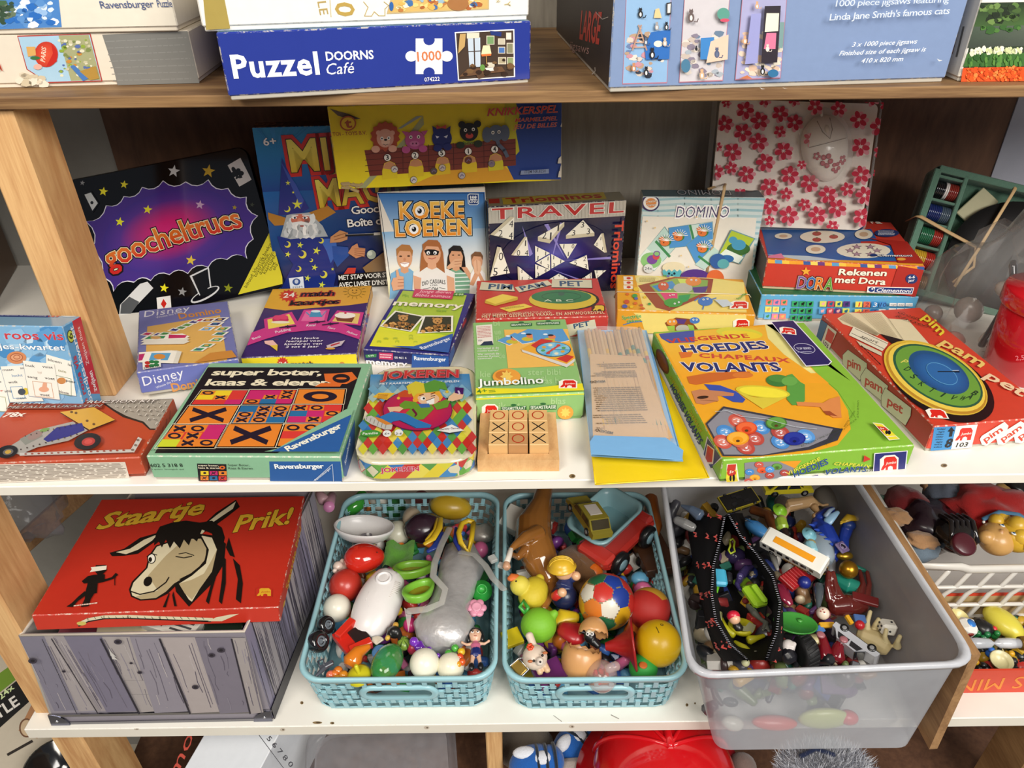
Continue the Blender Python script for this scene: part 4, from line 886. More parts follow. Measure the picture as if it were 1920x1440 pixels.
for(x,y,rx,ry,k)in((850,535,180,50,6),(315,440,58,20,0),(575,445,150,42,3),(530,530,66,30,0),(850,430,60,32,0)):
 f.ell(x,y,rx,ry,'E4DCC8')
 for i in range(k):
  a=2*pi*i/k;cx,cy=x+rx*.5*cos(a),y+ry*.55*sin(a)
  if k==6:f.star(cx,cy,38,'6A4A5A',sy=.5);f.star(cx,cy,28,'A88A98',sy=.5)
  else:f.ell(cx,cy,30,14,'A83A2C');f.ell(cx,cy-12,8,4,'4A5A2A')
 if not k:f.ell(x,y,rx*.5,ry*.5,'C9A888')
f.poly([(880,455),(1165,480),(1255,625),(1080,620),(1030,500),(940,470)],'A82820');f.ell(1003,422,82,26,'24386E');f.dashes([(945,438),(1065,438),(1050,405),(945,403)],4,'D8DCE8',.9,3)
f.T('Clementoni',945,578,1180,580,18,'F0EEE8',out=[('1E2E5A',.12)],b=.03,sh=.2);f.ell(915,570,24,9,'24386E');f.T('a',935,360,975,360,26,'E8E0D0',b=.04);f.T('r',905,360,925,360,26,'E8E0D0',b=.04);f.ell(975,320,36,12,'24386E');f.T('4-6',958,325,992,325,10,'E8E8F0',b=.02)
f.ell(1100,598,30,9,'E0A040');f.poly([(215,575),(205,600),(330,606),(300,560)],'D87A9A')
f=g.face('front').vw(*L_)
n=22
for i in range(n):
 x0,x1=213+i*1043/n,213+(i+1)*1043/n;y0=588+i*44/n;f.poly([(x0,y0+28),(x1,y0+30),(x1,y0+0),(x0,y0-2)],['E8A838','3A5A9A','F0C048','6A3A78','E89A30','5A9AC8','F4D060','E8A030'][(i*5)%8])
f.poly([(1080,630),(1250,660),(1195,840),(1020,815)],'A82C24')
f.T('Rekenen',680,692,1000,700,40,'F4ECD8',out=[('4A1410',.06)],b=.05);f.T('met Dora',655,742,993,758,40,'F4ECD8',out=[('4A1410',.06)],b=.05)
for i,(ch,c)in enumerate((('D','7A5A9A'),('O','2E6AB0'),('R','D87A2C'),('A','5A9A3A'))):f.T(ch,400+i*60,782+i*3,460+i*60,784+i*3,80,c,out=[('2A1420',.10),('E8D8B0',.05)],b=.03)
f.star(465,668,34,'E8A838',sy=.9);f.ell(1168,718,40,32,'24386E');f.T('4-6',1145,718,1190,712,18,'F0F0F0',b=.03);f.T('jaar',1145,738,1188,732,16,'F0F0F0',b=.02)
f.poly([(875,768),(1185,775),(1172,820),(870,808)],'F0EEE8');f.poly([(925,774),(1180,780),(1168,815),(920,806)],'1E3A78');f.T('Clementoni',932,803,1165,810,24,'F4F4F4',b=.03,sh=.2);f.ell(900,789,20,15,'1E3A78');f.ell(906,784,7,5,'F4F4F4')
g.done()
O,M=boxpose([.6612,.3475,ZM+.006,-.1971,.5324,.2046,.2126,.035,.1869]);W_,H_2=.2126,.1869
root=thing('magnetic_game_case','green flocked travel game case with stacked coloured counters, leaning at the right behind the bag','game case',O,M)
mb=MB();slabz(mb,O,M,W_,H_2,.01,[(.001,.0),(0,.002),(0,.036),(.002,.04)],'4E6E5C',cap=False)
def lp(x,y,z):return O+M@V((x,y,z))
for q in(((-W_/2+.005,.012),(.010,H_2)),):pass
mb.box(lp(0,.03,H_2/2),(W_-.006,.008,H_2-.006),M,'4E6E5C',.002)
for(x,z,sx,sz)in((-W_/2+.005,H_2/2,.01,H_2-.012),(W_/2-.005,H_2/2,.01,H_2-.012),(0,.005,W_-.012,.01),(0,H_2-.005,W_-.012,.01),(-W_/2+.045,H_2/2,.006,H_2-.012)):mb.box(lp(x,.014,z),(sx,.027,sz),M,'5E8270',.001)
for i in range(5):mb.box(lp(-W_/2+.026,.014,.036+i*.034-.0),(.034,.024,.004),M,'5E8270',.001)
mb.build('case_tray',M_CLOTH,root)
cc=[['2A2A2A','E8E0D0','8A6A3A'],['C8A030','C8A030','A83028'],['2A6A4A','2A6A4A','A03028'],['1E2E6A','1E2E6A','4A5A6A'],['1A1A1E','E8E4E0','8A3028']]
for i in range(5):
 mb=MB();z=.0195+.034*i+.0
 for k in range(12):
  col=cc[i][0 if k<5 else(1 if k<7 else 2)];x=-W_/2+.011+k*.0025
  mb.lathe([(.0125,0),(.0125,.0021),(.011,.0023)],lp(x,.013,z),M@rotm(0,pi/2,0),col,14)
 mb.build('counter_stack',M_SHINY,root)
mb=MB();c=onp=lp(.035,.008,H_2*.42);mb.lathe([(.088,0),(.088,.004),(.04,.006),(.0,.006)],c,M@rotm(pi/2,0,0),'141416',40);
a=Art(mb,c+M@V((-.1,-.0065,-.1)),M.col[0],M.col[2],.2,.2,.0002)
for k in range(9):
 t=-2.6+k*.22;x,y=.5+.28*cos(t+1.2),.5+.28*sin(t+1.2);a.poly2([a.uv(x+.02*cos(u_+t),y+.02*sin(u_+t))for u_ in(0,1.57,3.14,4.71)],'A8503C')
mb.build('roulette_wheel',M_MAT,root)
mb=MB();mb.box(lp(-.03,.016,H_2*.78),(.03,.004,.05),M@rotm(0,.5,0),'B8B494',.001);mb.build('card_pack',M_PAPER,root)
def onplane(px,py,off=.003):
 N_=-M.col[1];d=ray(px,py);t=(O+N_*off-CAMP).dot(N_)/d.dot(N_);return CAMP+d*t
p0,pc,p1,p2=onplane(1722,405),onplane(1830,463,.006),onplane(1899,362),onplane(1786,530)
band('rubber_band',[lp(-W_/2-.003,.04,(p0-O).dot(M.col[2])),lp(-W_/2-.003,.0,(p0-O).dot(M.col[2])),p0+M@V((.004,0,0)),(p0+pc)/2,pc,onplane(1826,500,.004),p2],.0028,'tan rubber band crossing the green game case from its left edge')
band('rubber_band',[p2+(p2-pc)*.02+M@V((.004,-.002,-.004)),pc+M@V((.004,-.002,0)),p1,p1+(p1-pc)*.12+M@V((0,.004,0)),lp((p1-O).dot(M.col[0])+.012,.04,H_2+.004)],.0028,'tan rubber band running up over the top edge of the green game case')
g=GBox('quiz_game_box','old red quiz game box with a green spinning disc, before the triangle game',[.0418,.2835,ZM,.02,0,0,.1801,.1199,.035],'BE3C34',wear=1.)
f=g.face('top').vw(*I_)
for q,t,(x0,y0,x1,y1)in(([(95,760),(330,778),(345,830),(80,818)],'PIM',(140,808,320,812)),([(345,800),(590,748),(625,780),(378,838)],'PAM',(395,820,580,785)),([(625,742),(920,745),(925,805),(620,800)],'PET',(678,788,855,788))):
 f.poly(q,'2A201C');f.poly([(x-4,y-4)for x,y in q],'CFC8AC');f.T(t,x0,y0,x1,y1,38,'34506E',b=.05)
f.ell(740,890,235,78,'241C18');f.ell(700,890,255,76,'D0B43C');f.ell(690,868,225,52,'2E7044');f.ring(690,866,150,34,6,'1E5030','2E7044');f.ell(690,848,24,14,'3A5A48');f.T('A B C',560,905,780,905,16,'D8E0C8',b=.0)
f.poly([(115,905),(250,850),(365,875),(362,895),(195,938),(118,918)],'C8A436');f.poly([(115,895),(250,850),(365,872),(195,925)],'E4C850');f.poly([(225,955),(410,922),(475,945),(300,985)],'E4C850');f.dashes([(270,965),(420,945),(390,932),(250,952)],2,'7A6424',.8,2)
f.T('VOOR JONGENS EN MEISJES VAN 8 TOT 15 JAAR',98,1010,610,990,14,'E0C0A0',b=0);f.T('HET MEEST GESPEELDE VRAAG- EN ANTWOORDSPEL',95,1030,1015,998,22,'EBCFA8',b=.02,sp=1.15)
f.ele(925,975,85,40,'DEB83C','4A1A14',False)
f=g.face('front').vw(*I_);f.poly([(730,1075),(940,1035),(955,1100),(745,1165)],'CFC8AC');f.T('PET',785,1105,905,1078,34,'34506E',b=.05)
g.done()
g=GBox('dice_game_box','orange and yellow dice game box with cartoon creatures, wrapped in a rubber band',[.237,.29,ZM,-.1134,0,0,.1848,.1118,.0373],'E09C2C',m=M_CARD)
f=g.face('top').vw(*I_)
f.poly([(1230,705),(1790,710),(2090,760),(2080,985),(1290,985),(1160,840),(1290,985),(1200,800)],'EBD47A');f.poly([(1110,705),(1240,705),(1310,985),(1095,980)],'E0A02E')
for i,y in enumerate((728,762,796)):f.poly([(1155,y-14),(1225,y-12),(1228,y+14),(1158,y+14)],'EDE4D4');f.ell(1195,y,16,9,'C8483C')
f.ell(1340,742,92,34,'EAE0A8');f.ell(1340,742,88,31,'E4D48C');f.dashes([(1275,760),(1400,760),(1400,725),(1275,725)],4,'8A7A40',.9,1)
f.poly([(1265,785),(1540,718),(1830,735),(1810,845),(1500,975),(1400,950)],'9A4A30');f.poly([(1350,780),(1545,730),(1790,745),(1780,830),(1500,950),(1420,860)],'8AA850')
for q,c in(([(1370,790),(1520,750),(1560,800),(1420,830)],'4A8AC0'),([(1430,840),(1560,840),(1560,890),(1480,910)],'D84878'),([(1570,860),(1660,850),(1640,900),(1560,930)],'3E9A54'),([(1670,800),(1790,790),(1770,835),(1690,850)],'5A3A80'),([(1560,735),(1680,735),(1660,775),(1580,770)],'C8D860')):f.poly(q,c)
f.ell(1602,805,72,38,'B8B4A8')
f.ell(1680,755,60,34,'E0883C');f.ell(1455,790,40,34,'C85A3C');f.ell(1530,915,70,34,'4E9A3E');f.ell(1770,905,55,34,'4A78C0');f.line([(1720,880),(1690,900)],8,'4A78C0');f.line([(1820,890),(1850,880)],8,'4A78C0');f.line([(1760,930),(1750,965)],8,'4A78C0')
for(x,y)in((1665,745),(1700,748),(1445,780),(1465,782),(1540,925),(1570,915),(1755,895),(1785,890)):f.ell(x,y,8,7,'F4F4F0');f.ell(x,y+1,3,3,'111111')
f.T('10',1505,870,1545,862,14,'F0F0E0',b=.03);f.T('5',1500,825,1515,823,14,'F0F0E0',b=.03)
for i,(x,y)in enumerate(((1185,855),(1240,868),(1250,888),(1315,878),(1180,912),(1245,925),(1350,930),(1165,948),(1215,952),(1290,940),(1298,970),(1465,715),(1490,722),(1250,820))):f.ell(x,y,(12,20,14)[i%3],(9,15,10)[i%3],['D86A2C','4A9A4A','5A64A8','E8C030','C85A3C'][i%5])
f.vw(*L_);f.T('Sportlijn',15,870,75,830,20,'4A9A3A',b=.04);f.vw(*J_);f.poly([(1180,30),(1290,40),(1290,85),(1150,90)],'F4EEE0');f.ele(1160,84,120,50)
f.poly([(1035,20),(1130,20),(1180,60),(1100,78)],'C8D0D8')
f=g.face('front').vw(*I_);f.poly([(1230,985),(2080,985),(2075,1140),(1320,1140),(1290,1040)],'EBD47A');f.T('Spectrije',1145,1035,1290,1020,26,'4A9A3A',out=[('E8E8C0',.05)],b=.04);f.T('tikkers',1180,1062,1290,1052,24,'4A9A3A',out=[('E8E8C0',.05)],b=.04);f.line([(1155,1075),(1225,1055),(1295,1050)],7,'4A7AB0')
f.vw(*J_);f.poly([(665,180),(750,140),(850,150),(920,235),(700,240)],'8A4A28');f.ell(720,175,40,26,'E0903C');f.poly([(750,150),(830,155),(810,190),(765,185)],'5A3A80');f.ell(800,222,52,28,'B8B4A8');f.ell(890,162,38,24,'4A78C0');f.poly([(680,205),(740,200),(740,238),(695,238)],'9AC04A');f.poly([(835,190),(880,200),(890,235),(850,230)],'9AC04A')
for(x,y)in((705,170),(735,168),(880,155),(905,155)):f.ell(x,y,7,7,'F4F4F0');f.ell(x,y,3,3,'111')if 0 else f.ell(x,y,3,3,'111111')
f.ele(1185,225,105,70)
g.done()
e=.0016;zb_=ZM+.0373+.0012
pts=[onbox(g,1152,558,'left'),onbox(g,1157,549,'top'),onbox(g,1280,551,'top'),onbox(g,1404,554,'top')];pts.append(pts[-1]+g.M@V((.003,0,-.004)))
band('rubber_band',pts,.0016,'thin pale rubber band around the orange dice game box',col='E0D4B0')
g=GBox('card_game_box','purple and orange matching card box with three pink picture cards on its lid',[-.2759,.2227,ZM,.0522,0,0,.1496,.1992,.017],'3E2A66',cols={(1,-1):'E8D42C',(0,1):'D0A050'},lid=False,part='carton')
f=g.face('top').vw(*F_)
f.poly([(215,870),(250,725),(1028,700),(1010,830),(860,850),(600,870),(380,890)],'D9A23C')
f.star(405,780,78,'C8342C',n=13,inner=.72,sy=.62);f.T('24',362,795,448,788,34,'F0E8D8',b=.03)
f.T('match',492,785,745,778,40,'241C20',out=[('B8382C',.14),('F0E0C8',.03)],b=.05);f.T('kaartjes',410,852,785,838,38,'241C20',out=[('B8382C',.14),('F0E0C8',.03)],b=.05)
f.ring(900,750,52,34,5,'9A7A28','D9A23C')
for k in range(14):a=2*pi*k/14;f.line([(900+60*cos(a),750+40*sin(a)),(900+84*cos(a),750+54*sin(a))],4,'9A7A28')
f.ell(885,742,5,4,'6A5420');f.ell(915,742,5,4,'6A5420');f.line([(882,758),(900,766),(918,758)],3,'6A5420')
f.poly([(95,1158),(130,1060),(300,1000),(560,960),(800,990),(985,1050),(970,1110),(780,1060),(600,1040),(400,1060),(230,1110)],'C83C84')
for q,pc in(([(220,960),(430,905),(485,1000),(230,1050)],'E8D060'),([(520,890),(715,885),(690,985),(470,985)],'E06AA0'),([(770,895),(970,910),(945,1010),(700,985)],'E0C070')):
 f.poly(q,'C83C84');c=sum((V(p)for p in q),V((0,0)))/4;f.poly([tuple(c+(V(p)-c)*.78)for p in q],pc)
f.ell(345,965,62,26,'C02C5C');f.ell(320,950,30,18,'D84070');f.ell(372,948,32,18,'D84070');f.ell(345,985,70,10,'E8E0C8')
f.poly([(560,945),(575,905),(640,905),(660,945)],'4A90B8');f.ell(610,903,36,9,'D8E8EC');f.line([(560,930),(540,912)],8,'4A90B8');f.line([(655,940),(690,900)],5,'4A90B8')
f.poly([(755,940),(900,950),(880,985),(770,975)],'7A4028');f.ell(830,935,78,22,'F0E8DC');f.ell(832,918,10,6,'C83C3C')
for(t,x0,y0,x1,y1)in(('Bosi',140,1118,200,1098),('Pudding',310,1070,425,1045),('Ketel',538,1018,605,1016),('Taart',690,1030,750,1042),('Fallout',838,1062,915,1088)):f.T(t,x0,y0,x1,y1,18,'F0D8E8',b=.03)
for(x,y)in((400,1020),(620,985),(720,1000)):f.star(x,y,26,'2A1A3A',n=6,inner=.5,sy=.5);f.line([(x-60,y+8),(x+60,y-6)],8,'2A1A3A')
for i,(t,x0,x1)in enumerate((('Het leuke',428,632),('leerspel voor',388,662),('kinderen van',374,655),('2 tot 6 jaar',384,630))):f.T(t,x0,1117+i*21.5,x1,1113+i*21.5,16,'F0E8F0',b=.03,sp=1.1)
f.poly([(225,1130),(290,1125),(325,1160),(322,1205),(270,1165),(230,1150)],'E8B8B0');f.poly([(268,1165),(325,1158),(322,1206)],'E0C040');f.poly([(700,1190),(690,1165),(760,1140),(830,1125),(800,1165)],'C8B8C0');f.poly([(720,1160),(790,1140),(790,1150),(725,1172)],'B83A40');f.ell(720,1188,36,7,'D8A040')
f=g.face('front').vw(*F_);f.star(360,1280,46,'C8342C',n=13,inner=.7);f.T('24',335,1300,395,1298,26,'F0E8D8',b=.03);f.T('match',425,1305,595,1302,32,'241C20',out=[('E8A030',.08)],b=.05);f.ell(805,1290,20,16,'C87A3C')
f=g.face('right').vw(*F_);f.poly([(935,1300),(955,1180),(990,860),(1030,700),(1032,760),(1010,1000),(960,1300)],'D0A050');f.poly([(940,1300),(925,1210),(985,860),(995,870),(960,1150),(955,1295)],'E8D8E4');f.poly([(945,1260),(935,1200),(960,1030),(985,960),(975,1060),(950,1240)],'C85A9A')
f.blobs([(940,1290),(960,1290),(1010,880),(990,880)],['3A5AB0','D84878','F0D8E8','5A2A6A'],22,12,7,2)
g.done()
g=GBox('memory_game_box','green and violet memory game box with two leopard photos on its lid',[-.1365,.2184,ZM,-.1555,0,0,.1143,.1764,.0226],'2E2A78',cols={(0,1):'252460',(1,-1):'26285E'})
f=g.face('top').vw(*F_)
f.grad([(1012,1157),(1340,1175),(1520,970),(1110,960)],['E2DC38','E0DC38','C0D040','CCD63C'],3);f.poly([(1340,1175),(1012,1157),(1262,740),(1740,775),(1640,1085)],'A4BE3E');f.grad([(1012,1157),(1340,1175),(1640,1085),(1100,1000)],['E6E03A','E2DC3A','C8D43C','D8DA3C'],4)
rnd=random.Random(2)
for i in range(34):
 t=rnd.random();s_=rnd.random();y=760+380*t;x=1270-250*t+s_*(430-90*t)
 if 900<y<1075 and x<1640 and x>1100:continue
 f.ell(x,y,16,6,'8AAE3A' if t<.5 else 'B8C43A');f.line([(x-10,y),(x-14,y+12)],4,'8AAE3A' if t<.5 else 'B8C43A');f.line([(x+8,y),(x+12,y+12)],4,'8AAE3A' if t<.5 else 'B8C43A')
f.poly([(1355,730),(1655,738),(1630,815),(1332,798)],'C02C58');f.T('Jonge dieren',1382,763,1622,772,22,'F0C8D0',b=0,sh=.15);f.T('Bébés animaux',1352,790,1620,803,22,'F0C8D0',b=0,sh=.15);f.poly([(1645,765),(1722,768),(1716,788),(1640,786)],'4A8A3A');f.T('4-99',1652,784,1712,786,14,'E8F0D8',b=0)
f.T('memory',1185,858,1710,885,44,'EDE6D0',out=[('3A5A20',.05)],b=.05,sp=1.02)
def leop(q):
 f.poly(q,'EFEBDC');c=sum((V(p)for p in q),V((0,0)))/4;q2=[tuple(c+(V(p)-c)*.88)for p in q];f.poly(q2,'2E3324')
 f.blobs([q2[0],q2[1],tuple((V(q2[1])+V(q2[2]))/2),tuple((V(q2[0])+V(q2[3]))/2)],['C08A44','A8743A','4A3418','D8A45C','8A5C2C'],46,15,4);f.ell(c.x+5,c.y-22,36,24,'C08E50');f.ell(c.x-26,c.y-40,10,8,'A87840');f.ell(c.x+34,c.y-40,10,8,'A87840');f.ell(c.x-8,c.y-22,5,4,'1A140C');f.ell(c.x+18,c.y-22,5,4,'1A140C');f.ell(c.x+6,c.y-8,8,5,'5A3A2A')
leop([(1088,1018),(1325,1060),(1425,942),(1205,900)]);leop([(1370,1075),(1638,1062),(1640,942),(1420,940)])
f.poly([(1345,1195),(1180,1172),(1345,1175),(1640,1085),(1632,1240),(1600,1222)],'2E5AA4');f.poly([(1340,1180),(1640,1078),(1628,1215),(1600,1222),(1355,1192)],'2E5AA4');f.T('Ravensburger',1408,1200,1628,1122,30,'E8ECF4',b=.03)
f=g.face('front').vw(*F_);f.poly([(980,1220),(1065,1213),(1062,1238),(985,1242)],'3E8A50');f.T('4-99',1002,1235,1045,1232,13,'F0F4F0',b=.0);f.poly([(1083,1202),(1188,1208),(1188,1258),(1084,1252)],'C83C68');f.dashes([(1090,1245),(1180,1248),(1180,1215),(1090,1210)],2,'F0D0D8',.9,3)
f.T('00 461 4',1200,1248,1290,1252,16,'F0F0F4',b=.02);f.T('memory',992,1305,1300,1320,42,'EDEAF0',b=.05);f.poly([(1332,1215),(1605,1232),(1610,1345),(1330,1345)],'2E5AA4');f.T('Ravensburger',1348,1258,1588,1268,28,'F0F4F8',b=.04)
f=g.face('right').vw(*F_);f.poly([(1705,990),(1735,940),(1738,970),(1708,1025)],'B82C44');f.dashes([(1700,1150),(1720,1130),(1755,990),(1740,1000)],2,'A8A0C8',.9,3);f.poly([(1600,1340),(1600,1225),(1640,1100),(1650,1190)],'2450A0')
g.done()
g=GBox('domino_game_box','small lavender blue domino box with picture tiles on a yellow mat, beside the post',[-.3966,.1683,ZM+.003,.3782,.0085,.0721,.116,.1745,.0338],'7478AE',cols={(1,-1):'6A72B4'})
f=g.face('top').vw(*G_)
f.poly([(145,290),(690,205),(745,545),(560,580),(130,560)],'D9AC5C')
f.T('Disney',120,220,470,172,44,'E4E2E8',b=.0,sh=.15,sp=1.05);f.T('Winnie the Pooh',215,230,412,188,16,'E4E2E8',b=0);f.T('Domino',385,235,705,185,42,'D08A3C',out=[('E8C070',.03)],b=.04)
rt=[(105,355),(180,345),(250,350),(320,318),(385,300),(430,285),(490,262),(540,250)]
for i,(x,y)in enumerate(((140,345),(225,350),(270,345),(345,315),(395,300),(440,280),(490,258),(545,245))):
 f.poly([(x-52,y+10),(x+20,y+16),(x+62,y-8),(x-6,y-14)],'E8E4D8');f.poly([(x-34,y+7),(x+14,y+11),(x+42,y-5),(x-2,y-9)],['B83A60','3A3A7A','4A8A4A','2A3A78','5A8A50','6A9A50','4A4A80','B84060'][i])
for i,(x,y)in enumerate(((600,245),(690,240),(655,275),(590,312),(710,312),(690,350),(665,395),(590,440),(530,470))):
 f.poly([(x-66,y+14),(x+30,y+16),(x+72,y-14),(x-20,y-14)],'E8E4D8');f.poly([(x-44,y+10),(x+18,y+11),(x+48,y-9),(x-14,y-9)],['7A4A4A','24245A','30306A','5A9AC8','4A8A50','3A7A44','4A9A60','3A8A54','3A9A5A'][i]);f.ell(x,y,18,7,['D8B060','C8A050','3A6A8A'][i%3])
for dy in(36,18,0):f.poly([(95,400+dy),(420,395+dy),(465,375+dy),(410,352+dy),(140,372+dy)],'E0DCCE' if dy else 'EEEADC')
f.poly([(125,395),(270,390),(285,370),(160,374)],'3A8A54');f.poly([(305,390),(430,385),(445,365),(310,362)],'C03060');f.ell(210,384,40,11,'C89A5C')
for dx in(36,20,0):f.poly([(80,570),(340+dx,578),(370+dx,490),(330+dx,480),(85,495)],'DCD8CA' if dx else 'F0ECE0')
f.poly([(160,555),(300,555),(325,500),(180,500)],'5AA0CC');f.poly([(82,560),(110,555),(130,505),(86,510)],'B8306A');f.ell(240,528,44,20,'D08A3C')
f.poly([(500,578),(820,545),(780,480),(620,500)],'C8883C')
f.poly([(112,565),(248,548),(250,605),(115,628)],'E8E8E0')
for(x,y,c)in((150,575,'B83028'),(150,600,'B83028'),(182,568,'2E7A44'),(215,570,'2E7A44'),(215,592,'2E7A44'),(182,598,'2E7A44')):f.ell(x,y,22,12,c)
f.T('SELECTA',120,622,242,606,11,'2A2A3A',b=.02)
f=g.face('front').vw(*G_)
f.T('Disney',120,735,425,662,70,'EDECF2',b=.0,sh=.1,sp=1.05);f.T('Winnie the Pooh',215,755,382,688,18,'EDECF2',b=0);f.T('Domino',335,778,630,722,62,'D8924A',out=[('EEC888',.03)],b=.04)
g.done()
g=GBox('card_game_box','sky blue reading card game box with red lettering, upright at the left before the post',[-.5630,.0985,ZM,-.0532,.16,0,.1410,.0345,.1246],'7FAFD2',lid=False,part='carton',m=M_GLOSS,cols={(2,1):'86AECB',(0,1):'4A9AD0'})
f=g.face('front').vw(*E_)
f.blobs([(0,900),(620,830),(490,290),(0,260)],['A8CBE2','5E9ACB','8FBCDC','C0DAEA','4A8AC0'],60,70,4)
f.poly([(-60,300),(330,305),(322,332),(-60,322)],'3A4A8C');f.T('letters en woorden leren',-120,322,318,328,17,'F0F0F4',b=.02)
f.T('maan roos vis',-260,408,435,422,58,'C83C44',out=[('F0E8E8',.03)],b=.03);f.T('woordjes-kwartet',-260,475,443,492,40,'F0F4F4',out=[('4A7AA8',.04)],b=.02)
f.ell(115,540,66,42,'D08A5C');f.ring(115,538,44,28,6,'A86040','DCA078');f.ring(118,536,24,16,5,'A86040','DCA078')
def wc(q,words,pic=None,pc='3A8AC0'):
 f.poly([(x-2,y+4)for x,y in q],'8A9AA8');f.poly(q,'EFECE0');a,b_,c_,d_=[V(p)for p in q]
 for(t,u0,v0,u1,s_,col)in words:
  p0=a+(b_-a)*u0+(d_-a)*v0;p1=a+(b_-a)*u1+(d_-a)*v0;f.T(t,p0.x,p0.y,p1.x,p1.y,s_,col,b=.015)
 if pic:
  u0,v0,u1,v1=pic;pp=[a+(b_-a)*u+(d_-a)*v for u,v in((u0,v0),(u1,v0),(u1,v1),(u0,v1))];f.line([tuple(p)for p in pp],3,pc,True)
wc([(315,517),(523,565),(518,797),(320,770)],[('bloem',.06,.16,.5,17,'3A3A3A'),('hek',.7,.16,.94,17,'3A3A3A'),('tuin',.38,.38,.64,17,'8A8A5A'),('peer',.64,.6,.94,17,'3A3A3A'),('bloem',.4,.94,.72,17,'2A2A2A')],(.3,.5,.8,.96),'6A8A6A');f.ell(420,695,30,22,'C88A50')
wc([(-140,600),(20,620),(80,900),(-100,900)],[('soep',.3,.3,.9,17,'3A3A3A'),('vier',.5,.5,.95,17,'C85A4A')],(.6,.62,.98,.95),'9AA06A')
wc([(10,598),(170,590),(300,830),(75,838)],[('maan',.05,.13,.5,17,'4A4A4A'),('zon',.8,.1,1.0,17,'4A4A4A'),('lucht',.38,.3,.82,17,'5A8AB0'),('wolk',.15,.48,.55,17,'4A4A4A'),('schip',-.1,.72,.2,17,'4A4A4A'),('maan',.32,.93,.72,16,'2A2A2A')],(.18,.58,.68,.9));f.ell(180,765,22,24,'D8C040');f.ell(155,768,26,22,'4A5058')
wc([(162,557),(372,580),(412,820),(205,795)],[('buik',.06,.16,.36,17,'3A3A3A'),('vuist',.6,.14,.94,17,'3A3A3A'),('lijf',.42,.32,.56,14,'C8B8A8'),('tong',.06,.48,.38,17,'3A3A3A'),('voet',.62,.46,.94,17,'3A3A3A'),('voet',.36,.95,.68,17,'3A3A3A')],(.2,.56,.8,.98),'C89A7A');f.ell(305,750,34,18,'E0A888');f.poly([(290,745),(300,705),(325,705),(325,750)],'E0A888')
f=g.face('top').vw(*E_);f.blobs([(0,270),(470,280),(620,175),(0,160)],['A8CBE2','5E9ACB','B8D4E6'],24,50,5,.3)
f.T('maan roos vis',488,216,-100,200,30,'B85058',b=.04);f.T('woordjes-kwartet',395,185,-200,175,22,'DCE4EA',b=.02);f.poly([(-30,250),(330,258),(325,272),(-30,266)],'3A4A8C');f.T('Spelend letters en woorden leren',318,262,-20,256,11,'F0F0F4',b=.01);f.ell(495,193,18,12,'D8C048');f.ell(430,190,8,14,'C87A60')
f=g.face('right');f.pt=lambda x,y:(x*f.W,y*f.H);f.poly([(.52,1),(1,1),(1,.22),(.52,.28)],'CC3440')
f.ell(.26,.88,.17,.06,'2A3A28');f.ell(.26,.88,.14,.05,'C8D850');f.T('6',.36,.85,.36,.91,24,'1A2A18',b=.04,upv=(-.2,0));f.T('woordjes-kwartet',.5,.12,.5,.96,30,'F0F4F8',b=.03,upv=(-.2,0));f.T('maan roos vis',.26,.02,.26,.7,30,'C03848',b=.05,upv=(-.2,0));f.T('Zwijsen thuis',.80,.55,.80,.92,16,'F0D0D0',b=.02,upv=(-.15,0));f.T('zwijsen',.85,.27,.85,.48,18,'F4E8E8',b=.04,upv=(-.2,0))
g.done()
g=GBox('construction_kit_box','brick red metal construction kit box with a buggy picture, at the front left corner',[-.4814,.0003,ZM,.0458,0,0,.1851,.1089,.0271],'B8492C',basecol='8A3A26')
f=g.face('top').vw(*E_)
f.poly([(690,850),(760,900),(830,945),(880,960),(960,985),(1010,1030),(1060,1030),(1172,820),(700,835)],'2A2624');f.poly([(700,845),(775,895),(850,935),(890,950),(970,975),(1015,1022),(1055,1022),(1168,822),(710,836)],'A49C90')
for j in range(6):
 for i in range(10):
  x,y=735+i*42-j*6+(j%2)*20,850+j*30
  if y<850+(x-700)*.42 and x<1150-j*14:f.ell(x,y,12,4,'D8D2C6',-50 if(i+j)%2 else 30);f.ell(x+3,y+3,10,2.5,'6A6258',-50 if(i+j)%2 else 30)
f.poly([(80,850),(720,850),(700,880),(690,900),(50,905)],'8E3A24')
f.T('METAL CONSTRUCTION KIT',92,872,1060,856,22,'E8E0D8',out=[('1E1614',.10)],b=.04,sh=.2,sp=1.1);f.T('METALLBAUKASTEN',52,900,690,888,20,'B8A8A0',out=[('1E1614',.10)],b=.04,sh=.2,sp=1.1)
f.T('78x',20,960,172,952,38,'F0E4D8',b=.05,sh=.2)
f.poly([(412,930),(640,897),(782,982),(610,1050)],'1E1614');f.poly([(412,925),(640,892),(782,978),(610,1045)],'D8A640');
for(x,y)in((490,925),(520,932),(595,985),(640,1008)):f.ell(x,y,10,8,'6A4A24')
f.poly([(95,1200),(70,1160),(250,1050),(500,990),(600,1050),(470,1120),(260,1165),(140,1215)],'A8A29A');f.poly([(300,1110),(390,1030),(560,1000),(580,1050),(480,1090),(330,1130)],'2A2A80');f.poly([(140,1110),(260,1045),(300,1090),(180,1150)],'8A8A80');f.ell(245,1085,54,24,'9A8078',-25);f.ell(310,1048,34,12,'7A9A50',-15)
for i in range(10):f.ell(150+i*42,1180-i*11,6,5,'4A3A34');f.ell(180+i*38,1090-i*9,5,4,'4A3A34')
for(x,y,rx,ry)in((600,1130,92,55),(60,1200,72,42)):f.ell(x,y,rx,ry,'1E1A1A',-12);f.ell(x+6,y+2,rx*.5,ry*.5,'B83A34' if x>100 else '6A6460',-12);f.ell(x+6,y+2,rx*.3,ry*.3,'D05048' if x>100 else 'C8A040',-12)
